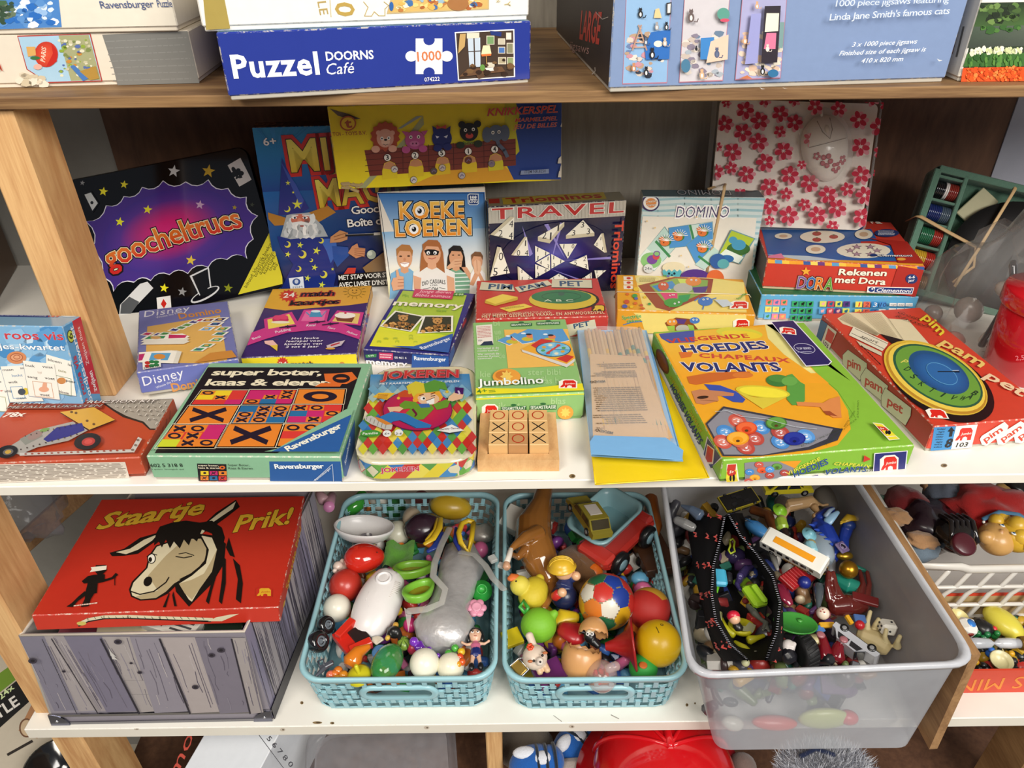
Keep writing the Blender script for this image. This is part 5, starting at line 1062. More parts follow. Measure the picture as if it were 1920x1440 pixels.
f.line([(150,1218),(900,1195)],20,'C8C2BA');f.line([(905,1192),(950,1115)],30,'C8C2BA')
for i in range(16):f.ell(185+i*44,1217-i*1.5,9,5,'9A4A38')
for(x,y)in((940,1125),(925,1160),(905,1192)):f.ell(x,y,10,7,'7A6A60')
f=g.face('front').vw(*E_);f.poly([(-300,1265),(845,1245),(875,1352),(-300,1400)],'D8CDBE');f.dashes([(-280,1390),(865,1350),(840,1252),(-280,1270)],12,'8A7C70',.98,3,.5)
f=g.face('right').vw(*E_)
for i in range(7):f.line([(1000+i*24,1290-i*55),(1004+i*24,1230-i*55)],3,'6A2A20')
g.done()
# ------------------ front row
g=GBox('strategy_game_box','mint green noughts and crosses box with black, orange and pink squares, front left',[-.2778,-.004,ZM,-.026,0,0,.2016,.1822,.0334],'86B490',wear=1.)
f=g.face('top').vw(*G_)
f.poly([(600,595),(1750,597),(1625,960),(1120,1240),(200,1240)],'1E1A1E')
f.T('super boter,',622,655,1450,655,52,'EDE2C4',b=.05,sp=.92);f.T('kaas & eieren',575,732,1520,732,56,'EDE2C4',b=.05,sp=.92)
f.poly([(1470,645),(1560,642),(1680,632),(1720,680),(1640,722),(1540,720),(1480,700)],'D86A2C');f.ring(1600,680,66,34,26,'241A20','D86A2C');f.poly([(1400,742),(1450,715),(1610,715),(1590,742)],'D86A2C')
def X(cx,cy,rx,ry,w_,c='241A2A',sk=.25):f.line([(cx-rx+ry*sk,cy-ry),(cx+rx-ry*sk,cy+ry)],w_,c);f.line([(cx+rx+ry*sk,cy-ry),(cx-rx-ry*sk,cy+ry)],w_,c)
OR,RD,MG,BL,YE='E0802C','D23A34','C42A6A','2A6A9A','E8C82C'
XL_=lambda y,u:(570-(y-770)*.82)+u*((1600+(y-770)*.0)-(570-(y-770)*.82))if 0 else None
def cell(r,c):
 ys=((772,878),(897,1030),(1052,1220))[r];L0=lambda y:545-(y-772)*.74;R0=lambda y:1640-(y-772)*.16
 def m(u,v):
  y=ys[0]+(ys[1]-ys[0])*v;a,b_=L0(y),R0(y);uu=(c+.03+u*.94)/3;return(a+(b_-a)*uu,y)
 return m
def cellq(m,u0,v0,u1,v1,col):f.poly([m(u0,v1),m(u1,v1),m(u1,v0),m(u0,v0)],col)
grid={(0,0):[['O'+YE,YE,RD],[YE,'X'+YE,RD],[RD,RD,MG]],(0,1):[[MG,MG,'X'+RD],[MG,'X'+MG,'X'+RD],['O'+RD,BL,MG]],(1,1):[[BL,'X'+BL,'O'+OR],['O'+BL,'X'+BL,'X'+BL],['X'+BL,'O'+BL,BL]],(1,2):[['X'+RD,'O'+RD,RD],[BL,MG,'O'+RD],[MG,'X'+MG,RD]],(2,0):[['X'+OR,'O'+OR,MG],['O'+RD,'X'+RD,MG],['C8D030','X'+OR,'O'+OR]],(2,2):[['O'+OR,'O'+OR,RD],[RD,RD,RD],[OR,RD,RD]]}
for r in range(3):
 for c in range(3):
  m=cell(r,c);o_=[m(-.035,-.05),m(1.035,-.05),m(1.035,1.06),m(-.035,1.06)];f.line(o_,3,'EDE2C4',True)
  gr=grid.get((r,c))
  if not gr:
   cellq(m,0,0,1,1,OR);p,q=m(.5,.5),m(1,.5);rx=(q[0]-p[0]);ry=(m(.5,1)[1]-p[1])
   if(r,c)==(0,2):f.ell(p[0],p[1],rx*.72,ry*.75,'241A2A');f.ell(p[0],p[1],rx*.36,ry*.36,OR)
   else:X(p[0],p[1],rx*.62,ry*.6,ry*.46)
   continue
  for i in range(3):
   for j in range(3):
    t=gr[i][j];k=t[0]if t[0]in 'OX' else '';col=OR if k else t;cellq(m,j/3,i/3,(j+1)/3,(i+1)/3,t[1:]if k else t)
    if k:
     cellq(m,j/3+.02,i/3+.03,(j+1)/3-.02,(i+1)/3-.02,col);p=m((j+.5)/3,(i+.5)/3);rx=(m((j+1)/3,.5)[0]-m(j/3,.5)[0])/2;ry=(m(.5,1)[1]-m(.5,0)[1])/6
     if k=='O':f.ell(p[0],p[1],rx*.72,ry*.8,'241A2A');f.ell(p[0],p[1],rx*.42,ry*.4,col)
     else:X(p[0],p[1],rx*.55,ry*.55,ry*.6)
f.poly([(1120,1244),(1640,945),(1900,930),(1700,1330),(1000,1330)],'86B490');f.poly([(1072,1292),(1680,985),(1740,1000),(1610,1330),(1060,1330)],'2A5A9A');f.T('Ravensburger',1205,1268,1618,1078,44,'EDEAD8',b=.05,sp=.92)
f.T('Otto Maier Benelux B.V. Amersfoort',175,1273,640,1270,18,'1E2A20',b=.0,sh=.2)
f=g.face('front').vw(*G_);f.poly([(1060,1300),(1625,1300),(1620,1520),(1085,1520)],'2A5A9A');f.T('602 5 318 8',172,1342,415,1340,26,'1E2A20',b=.03);f.T('2 spelers  Strategisch spel',178,1362,420,1362,9,'2A3A2C',b=0)
f.poly([(518,1315),(738,1320),(760,1500),(548,1500)],'1E1A1E');f.T('super boter,',528,1334,682,1336,12,'EDE2C4',b=.03);f.T('kaas & eieren',530,1352,690,1354,12,'EDE2C4',b=.03);f.ell(708,1345,22,14,'D86A2C');f.ell(708,1345,10,6,'241A20')
for i,c in enumerate((YE,MG,OR,OR,BL,RD,RD,OR,MG)):x,y=545+(i%3)*68,1370+(i//3)*36;f.poly([(x,y),(x+60,y),(x+62,y+31),(x+2,y+31)],c);X(x+30,y+15,14,9,6)if i%2 else f.ell(x+32,y+15,12,8,'241A2A')
f.T('Super Boter,',755,1328,915,1330,16,'1E2A20',b=.0);f.T('Kaas & Eieren',758,1352,940,1354,16,'1E2A20',b=.0);f.T('Ravensburger',1105,1348,1475,1345,34,'EDF0F0',b=.05,sp=.92);f.line([(1395,1440),(1535,1315),(1545,1450)],3,'DCE4EC');f.T('Ravensburger',1412,1440,1528,1345,16,'DCE4EC',b=.02)
f=g.face('right').vw(*G_);f.poly([(1610,1430),(1600,1280),(1700,985),(1700,1200),(1640,1440)],'2A5A9A');f.T('Ravensburger',1630,1330,1668,1130,26,'DCE4EC',b=.03)
g.done()
JC=P(774,742,z=ZM+.03);Mj=rotm(0,0,rad(1.5));WJ=.124;b0,b1=P(660,868,z=ZM+.028),P(890,868,z=ZM+.028);t0=P(775,690,z=ZM+.028);WJ=(b1-b0).length*1.0;HJ=t0.y-b0.y+.004
jo=V(((b0.x+b1.x)/2+.001,b0.y,ZM));root=thing('card_game_tin','rounded tin with a diamond pattern and a leaping jester, beside the mint green box','tin box',jo,Mj)
mb=MB();slabz(mb,jo,Mj,WJ-.003,HJ-.003,.026,[(.004,.0),(0,.003),(0,.016)],'C8C0A0','xy');mb.v=[p+V((0,.0015,0))for p in mb.v]
def diamonds(f,x0,x1,y0,y1,dx,dy,cols,inside):
 r=0;y=y0
 while y<y1:
  x=x0+(dx/2 if r%2 else 0);c=0
  while x<x1:
   if inside(x,y):f.poly([(x,y-dy*.5),(x+dx*.5,y),(x,y+dy*.5),(x-dx*.5,y)],cols[(r*3+c*2+(r//2)*3+(c*r)%3)%len(cols)])
   x+=dx;c+=1
  y+=dy/2;r+=1
DC=['C8342C','E0CC3C','5A9A4A','4A8AC0','D8D040','6AAA4A','C8403C','3A78B8','E4D458']
for k in range(1):pass
mb.build('tin_base',M_TIN,root)
mb=MB();slabz(mb,jo,Mj,WJ,HJ,.027,[(.0,.007),(0,.0255),(.0008,.0272),(.0035,.0284)],'D8D0B0','xy')
f=Art(mb,jo+Mj@V((-WJ/2,0,.0284)),Mj.col[0],Mj.col[1],WJ,HJ,.0002).vw(*H_)
rim=[(190,575),(250,545),(920,540),(970,560),(995,620),(1005,900),(1010,1120),(985,1195),(930,1215),(180,1215),(110,1185),(92,1120),(140,860)]
f.clip=False
f.grad([(205,740),(985,740),(960,565),(220,570)],['8FB0C0','7FA8C4','2A84C4','2A84C4'],4)
f.poly([(205,735),(985,735),(1000,1140),(980,1185),(930,1200),(180,1200),(120,1175),(108,1120)],'E4DCC0')
def ins(x,y):
 L0=215-(y-600)*.21+22;R0=965+(y-600)*.06-12
 if y>1150:L0+=(y-1150)*.8;R0-=(y-1150)*.8
 return L0<x<R0 and y<1190
diamonds(f,92,1010,780,1200,74,92,DC,ins);diamonds(f,129+37,1000,700,780,74,70,['7FB0CC','A8C4C0','6AA4C8','8AB8A8'],ins)
f.T('JOKEREN',300,635,880,618,56,'C8303C',out=[('6A1A2C',.10),('E8A8B0',.06)],b=.05,sp=1.05,arch=.08);f.T('HET KAARTSPEL DAT JE BLIJFT SPELEN',290,675,885,655,14,'EEF2F4',b=.02)
f.poly([(240,768),(285,735),(405,738),(345,790)],'E8B83C');f.dashes([(270,785),(350,782),(360,742),(280,745)],4,'A8502C',.9,2)
f.ring(575,870,262,155,6,'5A1A50','B82454',0)if 0 else(f.ell(575,868,262,155,'6A1A4A'),f.radial(575,868,256,149,['D84838','C82850','B02458']))
f.poly([(430,770),(430,740),(480,715),(545,730),(540,770)],'C8502C');f.poly([(500,680),(560,650),(640,670),(650,760),(545,775)],'D8C83C');f.poly([(620,670),(700,640),(780,660),(800,720),(740,705),(730,750),(640,765)],'5A9A3C');f.ell(515,738,12,10,'E0C040');f.ell(432,778,12,10,'E0C040');f.ell(795,730,12,10,'E0C040')
f.line([(500,690),(515,735)],16,'D8C83C');f.poly([(540,775),(570,745),(740,725),(765,770),(745,800),(570,800)],'E8A838')
f.ell(655,785,82,46,'EAC09A');f.poly([(640,800),(700,775),(700,820),(650,830)],'F4F4F0');f.line([(640,800),(702,775)],4,'2A1A14');f.ell(615,782,20,15,'F4F4F0');f.ell(622,782,8,8,'1A1A1A');f.line([(675,765),(705,760)],5,'2A1A14');f.line([(590,760),(620,752)],7,'8A4A20');f.line([(675,750),(705,738)],7,'8A4A20');f.ell(560,795,22,16,'E8A838')
f.poly([(440,830),(480,800),(560,810),(600,840),(570,865),(500,860),(450,870)],'6A9A34');f.poly([(540,850),(610,825),(680,830),(700,860),(620,940),(570,945),(490,930),(490,890)],'6A9A34');f.poly([(690,830),(790,790),(820,800),(800,850),(720,870)],'6A9A34');f.poly([(580,825),(660,822),(670,850),(600,855)],'3A6AB0');f.T('J',540,915,590,880,50,'6A1A3C',b=.05,sh=.3)
f.poly([(350,850),(440,845),(470,860),(440,885),(400,880),(370,890)],'EAC09A');f.poly([(800,800),(810,770),(850,740),(920,750),(910,785),(840,805)],'EAC09A');f.poly([(855,700),(920,705),(915,755),(855,745)],'4A1A60');f.T('J',870,750,895,745,22,'D8C8E0',b=.04)
f.poly([(300,920),(380,885),(490,900),(560,940),(680,985),(670,1005),(560,1010),(440,950),(390,960),(340,1010),(290,960)],'3478B8');f.line([(440,950),(560,1005)],4,'1A3A60')
f.poly([(180,925),(230,915),(310,960),(390,985),(380,1020),(330,1020),(230,980),(185,950)],'C8C4BC');f.poly([(250,920),(310,940),(390,980),(340,985),(280,955)],'D8883C')
for i in range(6):f.line([(200+i*28,922+i*13),(192+i*28,948+i*14)],4,'8A867C')
f.ell(225,1050,78,26,'4A9A3C');f.T('Familie',165,1062,280,1056,18,'E8F0E0',b=.03);f.ell(348,1052,32,25,'F0F0EC');f.ell(436,1046,32,25,'F0F0EC');f.T('6+',328,1062,365,1062,17,'3A3A3A',b=.02);f.T('2-6',412,1062,458,1060,15,'3A3A3A',b=.02)
f.poly([(720,1030),(830,985),(925,1030),(815,1048)],'F0F0EC');f.poly([(722,1034),(815,1050),(920,1036),(815,1058)],'2A2A2A');f.T('Identity Games',742,1032,890,1020,14,'5A2A3A',b=.02,arch=.2)
f.clip=True
a=Art(mb,jo+Mj@V((-WJ/2+.027,0,.007)),Mj.col[0],(0,0,1),WJ-.054,.019,.0002)
a.vw(*H_)
pr=rrect(WJ+.0006,HJ+.0006,.027,6);ln=[0]
for i in range(len(pr)):ln.append(ln[-1]+(V(pr[(i+1)%len(pr)])-V(pr[i])).length)
def pat(s_):
 s_%=ln[-1]
 for i in range(len(pr)):
  if s_<=ln[i+1]:return V(pr[i]).lerp(V(pr[(i+1)%len(pr)]),(s_-ln[i])/(ln[i+1]-ln[i]))
ND=34
for i in range(ND):
 for k,zc in((0,.0163),(.5,.0255),(.5,.0072)):
  pp=[(pat((i+k+du)*ln[-1]/ND),min(max(zc+dz,.0072),.0255))for du,dz in((-.5,0),(0,-.0092),(.5,0),(0,.0092))];mb.add([jo+Mj@V((p.x,p.y+HJ/2,z))for p,z in pp],[[0,1,2,3]],DC[(i*2+int(k*4)+(zc>.02))%9],False)
a.k=.0009;a.T('JOKEREN',262,1300,585,1285,32,'C8304C',out=[('E8C8D0',.09)],b=.05)
mb.build('lid',M_TIN,root)
g=GBox('picture_game_box','pale green preschool game box with a picture spinner on a yellow panel',[.0205,.0955,ZM,.0561,0,0,.1241,.1765,.0376],'8DBB72',basecol='8DBB72')
f=g.face('top').vw(*H_)
for(t,x,y,h)in(('bi',1140,205,40),('ue',1150,270,40),('ik',1160,320,38),('kie',1040,590,44),('ster bibi',1400,575,44),('cas b',1500,640,44),('de',1180,450,40),('el',1500,610,30)):f.T(t,x,y,x+len(t)*h*.62,y-2,h,'A6CC8C',b=.04)
f.poly([(1220,235),(1700,230),(1745,505),(1250,525)],'EBB95C')
f.poly([(1010,205),(1130,195),(1140,340),(1020,350)],'EDE6DA');f.dashes([(1022,300),(1128,292),(1120,205),(1020,212)],8,'C06A6A',.95,2);f.poly([(1070,325),(1130,320),(1140,350),(1040,355)],'24344E');f.T('10+',1030,325,1060,322,14,'3A4A6A',b=.02)
f.T('Verzamel jij de',1018,385,1182,378,14,'EEF2E4',b=.02);f.T('meeste kaarten?',1022,402,1180,396,12,'EEF2E4',b=.02);f.T('Wer sammelt die',1022,428,1185,422,14,'EEF2E4',b=.02);f.T('meisten Karten',1022,445,1180,440,12,'EEF2E4',b=.02);f.T('zusammen?',1022,460,1130,456,12,'EEF2E4',b=.02)
for x0,x1,y,t in((1270,1430,200,'SESAMSTRAAT'),(1465,1640,190,'SESAMSTRASSE')):f.poly([(x0,y+14),(x1,y+8),(x1,y-14),(x0,y-10)],'2E6A3C');f.T(t,x0+6,y+8,x1-6,y+3,12,'E8F0E0',b=.03);f.ell((x0+x1)/2,y-18,20,6,'2E6A3C')
for i,(q)in enumerate(([(1170,320),(1300,262),(1390,290),(1260,355)],[(1280,290),(1400,235),(1490,240),(1450,330),(1360,345)],[(1430,245),(1660,235),(1710,320),(1560,350),(1440,330)])):
 f.poly([(x,y+4)for x,y in q],'F4F0E8');f.poly(q,'5A9AD0');c=sum((V(p)for p in q),V((0,0)))/len(q);f.ell(c.x,c.y+22,44,16,'C8B83C');f.ell(c.x-30,c.y-20,18,6,'E8F0F4');f.ell(c.x+20,c.y,28,16,'E0845C');f.ell(c.x+10,c.y-12,22,7,'2A2430')
f.poly([(1350,390),(1360,410),(1690,525),(1750,480),(1750,455)],'D8D4CC');f.poly([(1350,390),(1500,310),(1720,350),(1755,455),(1690,500)],'E8A838');f.poly([(1420,360),(1500,310),(1590,325),(1480,395)],'C83A34');f.poly([(1610,460),(1690,430),(1745,445),(1690,490)],'C83A34')
f.ell(1590,392,132,56,'1E5A7A')
for k in range(8):
 a0,a1=k*pi/4+.1,(k+1)*pi/4+.1;f.poly([(1590,392)]+[(1590+124*cos(a0+(a1-a0)*t/4),392+50*sin(a0+(a1-a0)*t/4))for t in range(5)],['6AB4D8','8AC4DC'][k%2]);f.ell(1590+80*cos(a0+.4),392+32*sin(a0+.4),16,9,['D8A040','E8E0C0','C85A44','5A9A5A'][k%4])
f.line([(1540,425),(1635,362)],12,'C8483C');f.ell(1590,392,14,7,'D8584C')
f.poly([(1005,735),(1820,705),(1815,650),(1650,662),(1400,690),(1010,685)],'E8DC2C');f.T('4+',1018,728,1098,718,30,'5A8A2C',b=.03);f.dashes([(1108,722),(1165,718),(1150,695),(1105,698)],2,'5A8A2C',.9,3)
f.ell(1240,600,105,60,'E8A040');f.ell(1215,590,60,34,'C87A30');f.star(1240,600,50,'F0C860',n=8,inner=.6)
f.T('Jumbolino',1025,672,1520,650,52,'F4F6F0',out=[('4A7A38',.05)],b=.03)
f.ele(1640,684,118,56)
f=g.face('front').vw(*H_);f.poly([(1005,748),(1820,710),(1820,718),(1006,758)],'E8DC2C')
for(t,x,y,h)in(('ik',1180,830,50),('at',1290,820,44),('blas',1570,790,46)):f.T(t,x,y,x+len(t)*h*.6,y-3,h,'A6CC8C',b=.04)
f.ele(1062,882,105,84);
for x0,x1,y,t in((1198,1388,838,'SESAMSTRAAT'),(1412,1615,828,'SESAMSTRASSE')):f.poly([(x0,y+8),(x1,y-0),(x1,y-36),(x0,y-28)],'2E6A3C');f.T(t,x0+6,y,x1-6,y-8,24,'E8F0E0',b=.03);f.ell((x0+x1)/2,y-42,22,8,'2E6A3C')
f.T('Jumbolino',1265,890,1545,880,30,'F4F6F0',out=[('4A7A38',.05)],b=.03);f.ell(1680,850,60,52,'E8A040');f.star(1680,850,40,'F0C860',n=8,inner=.6)
g.done()
c=P(972,884,z=ZM);T0=V((c.x,c.y,ZM));Mt=rotm(0,0,-.01);wt=.0865;dt=.086
root=thing('wooden_tray','small pale wooden tray holding nine noughts and crosses blocks, at the shelf edge','tray',T0,Mt)
def tl(x,y,z):return T0+Mt@V((x,y,z))
mb=MB();mb.box(tl(0,dt/2,.003),(wt-.002,dt-.002,.0058),Mt,'D0A068',.0006);mb.build('tray_floor',W_PALE,root)
for(a0,a1)in(((-wt/2,0),(wt/2,0)),((wt/2,0),(wt/2,dt)),((wt/2,dt),(-wt/2,dt)),((-wt/2,dt),(-wt/2,0))):
 t=.0105;d=(V(a1)-V(a0)).normalized();n_=V((-d.y,d.x));p,q=V(a0),V(a1);pi_,qi=p+d*t+n_*t,q-d*t+n_*t
 mb=MB();mb.prism([tl(*p,0),tl(*q,0),tl(*qi,0),tl(*pi_,0)],Mt@V((0,0,.0155)),'D0A068');mb.build('tray_rail',W_PALE,root)
bs=.0208;k=0
TT=[('X','O','X'),('X','O','X'),('O','O','O')]
nm={'O':'red ring','X':'black cross'}
pos=[('left','middle','right'),('front','centre','back')]
for j in range(3):
 for i in range(3):
  x,y=(i-1)*(bs+.0006)+(.0008 if i==2 else 0),.012+bs/2+j*(bs+.0006)
  mb=MB();Mb=Mt@rotm(0,0,random.uniform(-.02,.02));cz=.006+bs/2+.0;c0=tl(x,y,cz);mb.box(c0,(bs,bs,bs*1.0),Mb,'D9AE74' if(i,j)!=(1,0)else 'B98A5A',.0007)
  s_=TT[j][i];z=bs/2+.0002
  def q(a,b_,dz=0):return c0+Mb@V((a,b_,z+dz))
  if s_=='O':
   n=24;v=[q(.0068*cos(2*pi*t/n),.0075*sin(2*pi*t/n))for t in range(n)]+[q(.0056*cos(2*pi*t/n),.0063*sin(2*pi*t/n))for t in range(n)]
   mb.add(v,[[t,(t+1)%n,n+(t+1)%n,n+t]for t in range(n)],'B02A14',False)
  else:
   for sg in(-1,1):d=V((.007,.0075*sg));n2=V((-d.y,d.x)).normalized()*.0007;mb.add([q(*(-d-n2),sg*.00003),q(*(d-n2),sg*.00003),q(*(d+n2),sg*.00003),q(*(-d+n2),sg*.00003)],[[0,1,2,3]],'141414',False)
  solo(mb,'wooden_block',M_CARD,f"wooden block marked with a {nm[s_]}, {pos[1][j]} row {pos[0][i]} in the tray",'toy block','noughts and crosses blocks')
def pouch(name,label,q,z0,th,col,m=M_VINYL,puff=.004,n=10,grp=None):
 """soft flat pouch through four photo corners at height z0"""
 c=[P(*p,z=z0)for p in q];mb=MB();top=[];
 def g_(u,v):return(c[0]*(1-u)+c[1]*u)*(1-v)+(c[3]*(1-u)+c[2]*u)*v
 idx=[];vs=[]
 for s_ in(1,0):
  for j in range(n+1):
   for i in range(n+1):
    u,v=i/n,j/n;p=g_(u,v);e_=min(1,(sin(pi*u)*sin(pi*v))**.5*1.3+.0);w_=noise.noise(p*40)*puff*.35
    vs.append(V((p.x,p.y,z0-th*.5+(e_*th*.5+w_*e_+.0006 if s_ else-e_*th*.5+.0))))
 N1=(n+1)**2
 fs=[[j*(n+1)+i,j*(n+1)+i+1,(j+1)*(n+1)+i+1,(j+1)*(n+1)+i]for j in range(n)for i in range(n)]
 mb.add(vs,fs+[[N1+t for t in f_][::-1]for f_ in fs],col)
 rim_=[i for i in range(n+1)]+[j*(n+1)+n for j in range(1,n+1)]+[n*(n+1)+i for i in range(n-1,-1,-1)]+[j*(n+1)for j in range(n-1,0,-1)]
 mb.add(vs,[[rim_[k],rim_[(k+1)%len(rim_)],N1+rim_[(k+1)%len(rim_)],N1+rim_[k]][::-1]for k in range(len(rim_))],col)
 mb.tube([vs[k]for k in rim_]+[vs[rim_[0]]],.0009,col,6,False)
 return mb
mb=pouch('p','',[(1117,903),(1330,890),(1212,640),(1092,690)],ZM+.010,.009,'E6C41C')
solo(mb,'yellow_pouch',M_VINYL,'flat yellow vinyl pouch lying under the blue pick-up sticks pouch','pouch')
qb=[(1110,852),(1280,862),(1212,618),(1083,618)];zb0=ZM+.021
root=thing('pick_up_sticks_pouch','light blue vinyl pouch with a clear front full of wooden pick-up sticks','game pouch',P(1195,857,z=ZM+.011))
mb=pouch('p','',qb,ZM+.016,.005,'78AEDC',puff=.001)
mb.build('vinyl_back',M_VINYL,root)
nst=16;rnd=random.Random(12)
bandc=[['B83A34','2E4A7A'],['3A6A5A','2A2A2A'],['D8B03C','B84A3C'],['B83A34'],['3A7A6A','C8A038'],['D8A830']]
for i in range(nst):
 u=(i+.5)/nst;top_=P(1094+u*108+rnd.uniform(-1,1),616+rnd.uniform(-4,6),z=zb0+.001);bot=P(1136+u*126,842,z=zb0+.0015)
 pts=[];cols=[];bc=rnd.choice(bandc);cuts=[0,.012,.03,.30,.335,.36,.39,.80,.84,.88,1]
 base=rnd.choice(['C09A70','CDA878','B48C62','D2B084'])
 sh_=rnd.uniform(-.12,.05)
 cuts=[0,.01,.03,.30+sh_,.335+sh_,.345+sh_,.38+sh_,.80,.85,.97,1]
 cl=[base,base,base,bc[0],bc[0],bc[-1]if i%3==0 else base,base,bc[0],base,base,base]
 for t in cuts:pts.append(top_.lerp(bot,t))
 r=.0027;mb=MB();mb.tube(pts,[.0003,r*.7]+[r]*7+[r*.7,.0003],n=8,cap=False,cols=cl)
 o=mb.build('stick',W_PALE if 0 else M_PLA,root)
q=[(1112,822),(1262,822),(1204,668),(1106,664)];c=[P(*p,z=zb0+.004)for p in q]
mb=MB();nx=8;vs=[]
for j in range(nx+1):
 for i in range(nx+1):u,v=i/nx,j/nx;p=(c[0]*(1-u)+c[1]*u)*(1-v)+(c[3]*(1-u)+c[2]*u)*v;vs.append(p+V((0,0,.001*noise.noise(p*60))))
mb.add(vs,[[j*(nx+1)+i,j*(nx+1)+i+1,(j+1)*(nx+1)+i+1,(j+1)*(nx+1)+i]for j in range(nx)for i in range(nx)],'CFA97C')
f=Art(mb,(-1,-.6,zb0+.0052),(1,0,0),(0,1,0),3,3,.0002).vw(*J_)
f.T('MIKADO',280,1000,150,975,20,'4A3A2C',b=.04);f.T('MIKADO',215,612,105,618,18,'4A3A2C',b=.04);f.T('SPEL',208,968,150,965,9,'5A4A3A',b=0)
for(y0,y1,n_,s_)in((850,665,12,1),(945,870,5,2),(598,545,5,3),(530,488,3,4)):f.dashes([(540 if y0>640 else 460,y0-8),(150 if y0>640 else 110,y0),(120 if y0>640 else 105,y1),(480 if y0>640 else 440,y1-8)],n_,'7A6248',.96 if n_>5 else.6,s_,.42)
o=mb.build('rules_sheet',M_PAPER,root);o['label']='brown printed rules sheet upside down'
q=[(1106,828),(1270,830),(1208,612),(1084,612)];c=[P(*p,z=zb0+.0065)for p in q];mb=MB();vs=[]
for j in range(13):
 for i in range(9):u,v=i/8,j/12;p=(c[0]*(1-u)+c[1]*u)*(1-v)+(c[3]*(1-u)+c[2]*u)*v;vs.append(p+V((0,0,.0016*noise.noise(p*50)-.004*(abs(u-.5)*2)**4)))
mb.add(vs,[[j*9+i,j*9+i+1,(j+1)*9+i+1,(j+1)*9+i]for j in range(12)for i in range(8)],'F4F2EE')
mb.build('clear_front',M_FILM,root)
c=[P(*p,z=zb0+.0062)for p in((1108,852),(1279,863),(1281,846),(1248,822),(1114,818),(1106,830))];mb=MB();mb.prism(c,(0,0,.0012),'7DB2DF');mb.build('vinyl_flap',M_VINYL,root)
g=GBox('action_game_box','large green and yellow box with flying coloured cones, right of the stick pouch',[.3161,-.0055,ZM,.1005,0,0,.2067,.2669,.0304],'86B83C',wear=1.,basecol='5A7A2A')
f=g.face('top').vw(*J_)
f.poly([(595,265),(1415,195),(1500,180),(1500,300),(1640,440),(1780,540),(1960,700),(2040,840),(2060,980),(1960,1100),(1760,1180),(1290,1220),(1080,1190)],'E8A428')
f.grad([(800,600),(1950,640),(1600,200),(600,262)],['EEA428','F0A42A','E8B038','EEC040'],4);f.poly([(1950,900),(1760,560),(1500,190),(1395,198),(1480,300),(1640,500),(1850,660)],'F0D890')if 0 else None
f.poly([(1415,195),(1520,180),(1640,400),(1800,560),(1760,560),(1560,420),(1440,300)],'E4DC90')
f.poly([(1425,195),(1540,180),(1660,400),(1800,555),(1960,690),(2100,900),(2060,620),(1700,185)],'86B83C')
f.poly([(620,265),(885,240),(890,330),(700,335),(640,300)],'4A54A0');f.ell(1225,260,175,42,'D8D040',5);f.ell(1240,272,150,30,'EAD038',5)
f.T('VLIEGENDE',690,338,1305,295,34,'C83A30',out=[('F0D060',.04)],b=.05,sp=1.05,arch=.1);f.T('HOEDJES',808,412,1452,375,64,'28306E',out=[('F0E8E0',.10)],b=.06,sp=1.03)
f.T('CHAPEAUX',925,445,1610,485,32,'C8483C',out=[('F0D060',.04)],b=.05,sp=1.1,arch=.1);f.T('VOLANTS',800,545,1545,545,66,'28306E',out=[('F0E8E0',.10)],b=.06,sp=1.03,arch=-.05)
f.poly([(1370,480),(1460,380),(1530,430),(1680,535),(1600,545),(1530,540),(1560,500)],'6AA83A')if 0 else None
f.poly([(770,405),(880,405),(860,440),(790,450)],'D8702C');f.poly([(830,590),(1000,560),(1300,550),(1320,580),(1200,600),(900,650),(850,640)],'C8682C');f.ell(1250,578,78,22,'D87A34')
f.poly([(960,645),(1080,655),(1200,700),(1270,760),(1250,785),(1180,780),(1000,690)],'3A50A8');f.poly([(865,700),(930,685),(1100,700),(1185,715),(1180,735),(1060,735),(1070,770),(960,800),(900,790)],'C08058');f.ell(950,745,44,12,'3A2418',-5);f.line([(930,765),(1060,775)],4,'8A5A3C')
f.ell(1515,620,92,45,'3E7A3A',4);f.poly([(1580,580),(1620,570),(1680,630),(1715,650),(1715,770),(1690,800),(1620,805),(1580,760),(1580,660)],'5A9A44');f.ell(1520,605,80,28,'4E8A40',4);f.ell(1600,625,60,34,'6AA84E')
f.ell(1400,705,205,44,'D8C838',6);f.ell(1405,708,182,36,'F0E040',6);f.poly([(1205,705),(1330,745),(1480,755),(1590,740),(1400,835)],'D8C440')
f.poly([(1650,780),(1850,790),(1900,760),(1975,740),(1990,900),(1930,900),(1860,860),(1830,820),(1660,810)],'D8884C');f.poly([(1850,850),(1900,850),(1960,890),(1880,880)],'9A4A2A')
f.poly([(970,945),(1105,815),(1940,975),(2000,985),(1960,1070),(1760,1140),(1400,1195),(1100,1190)],'3A3A44');f.poly([(985,950),(1108,832),(1925,985),(1880,1060),(1740,1120),(1400,1180),(1110,1178)],'8A8890')
rnd=random.Random(5)
def hat(x,y,c,c2,k=1.):f.ell(x,y,80*k,48*k,c);f.ell(x,y-3*k,70*k,40*k,c2);f.ell(x,y+12*k,38*k,24*k,c);f.ell(x,y+20*k,14*k,9*k,'5A3A20' if c2!='2A3A9A' else '141A50')
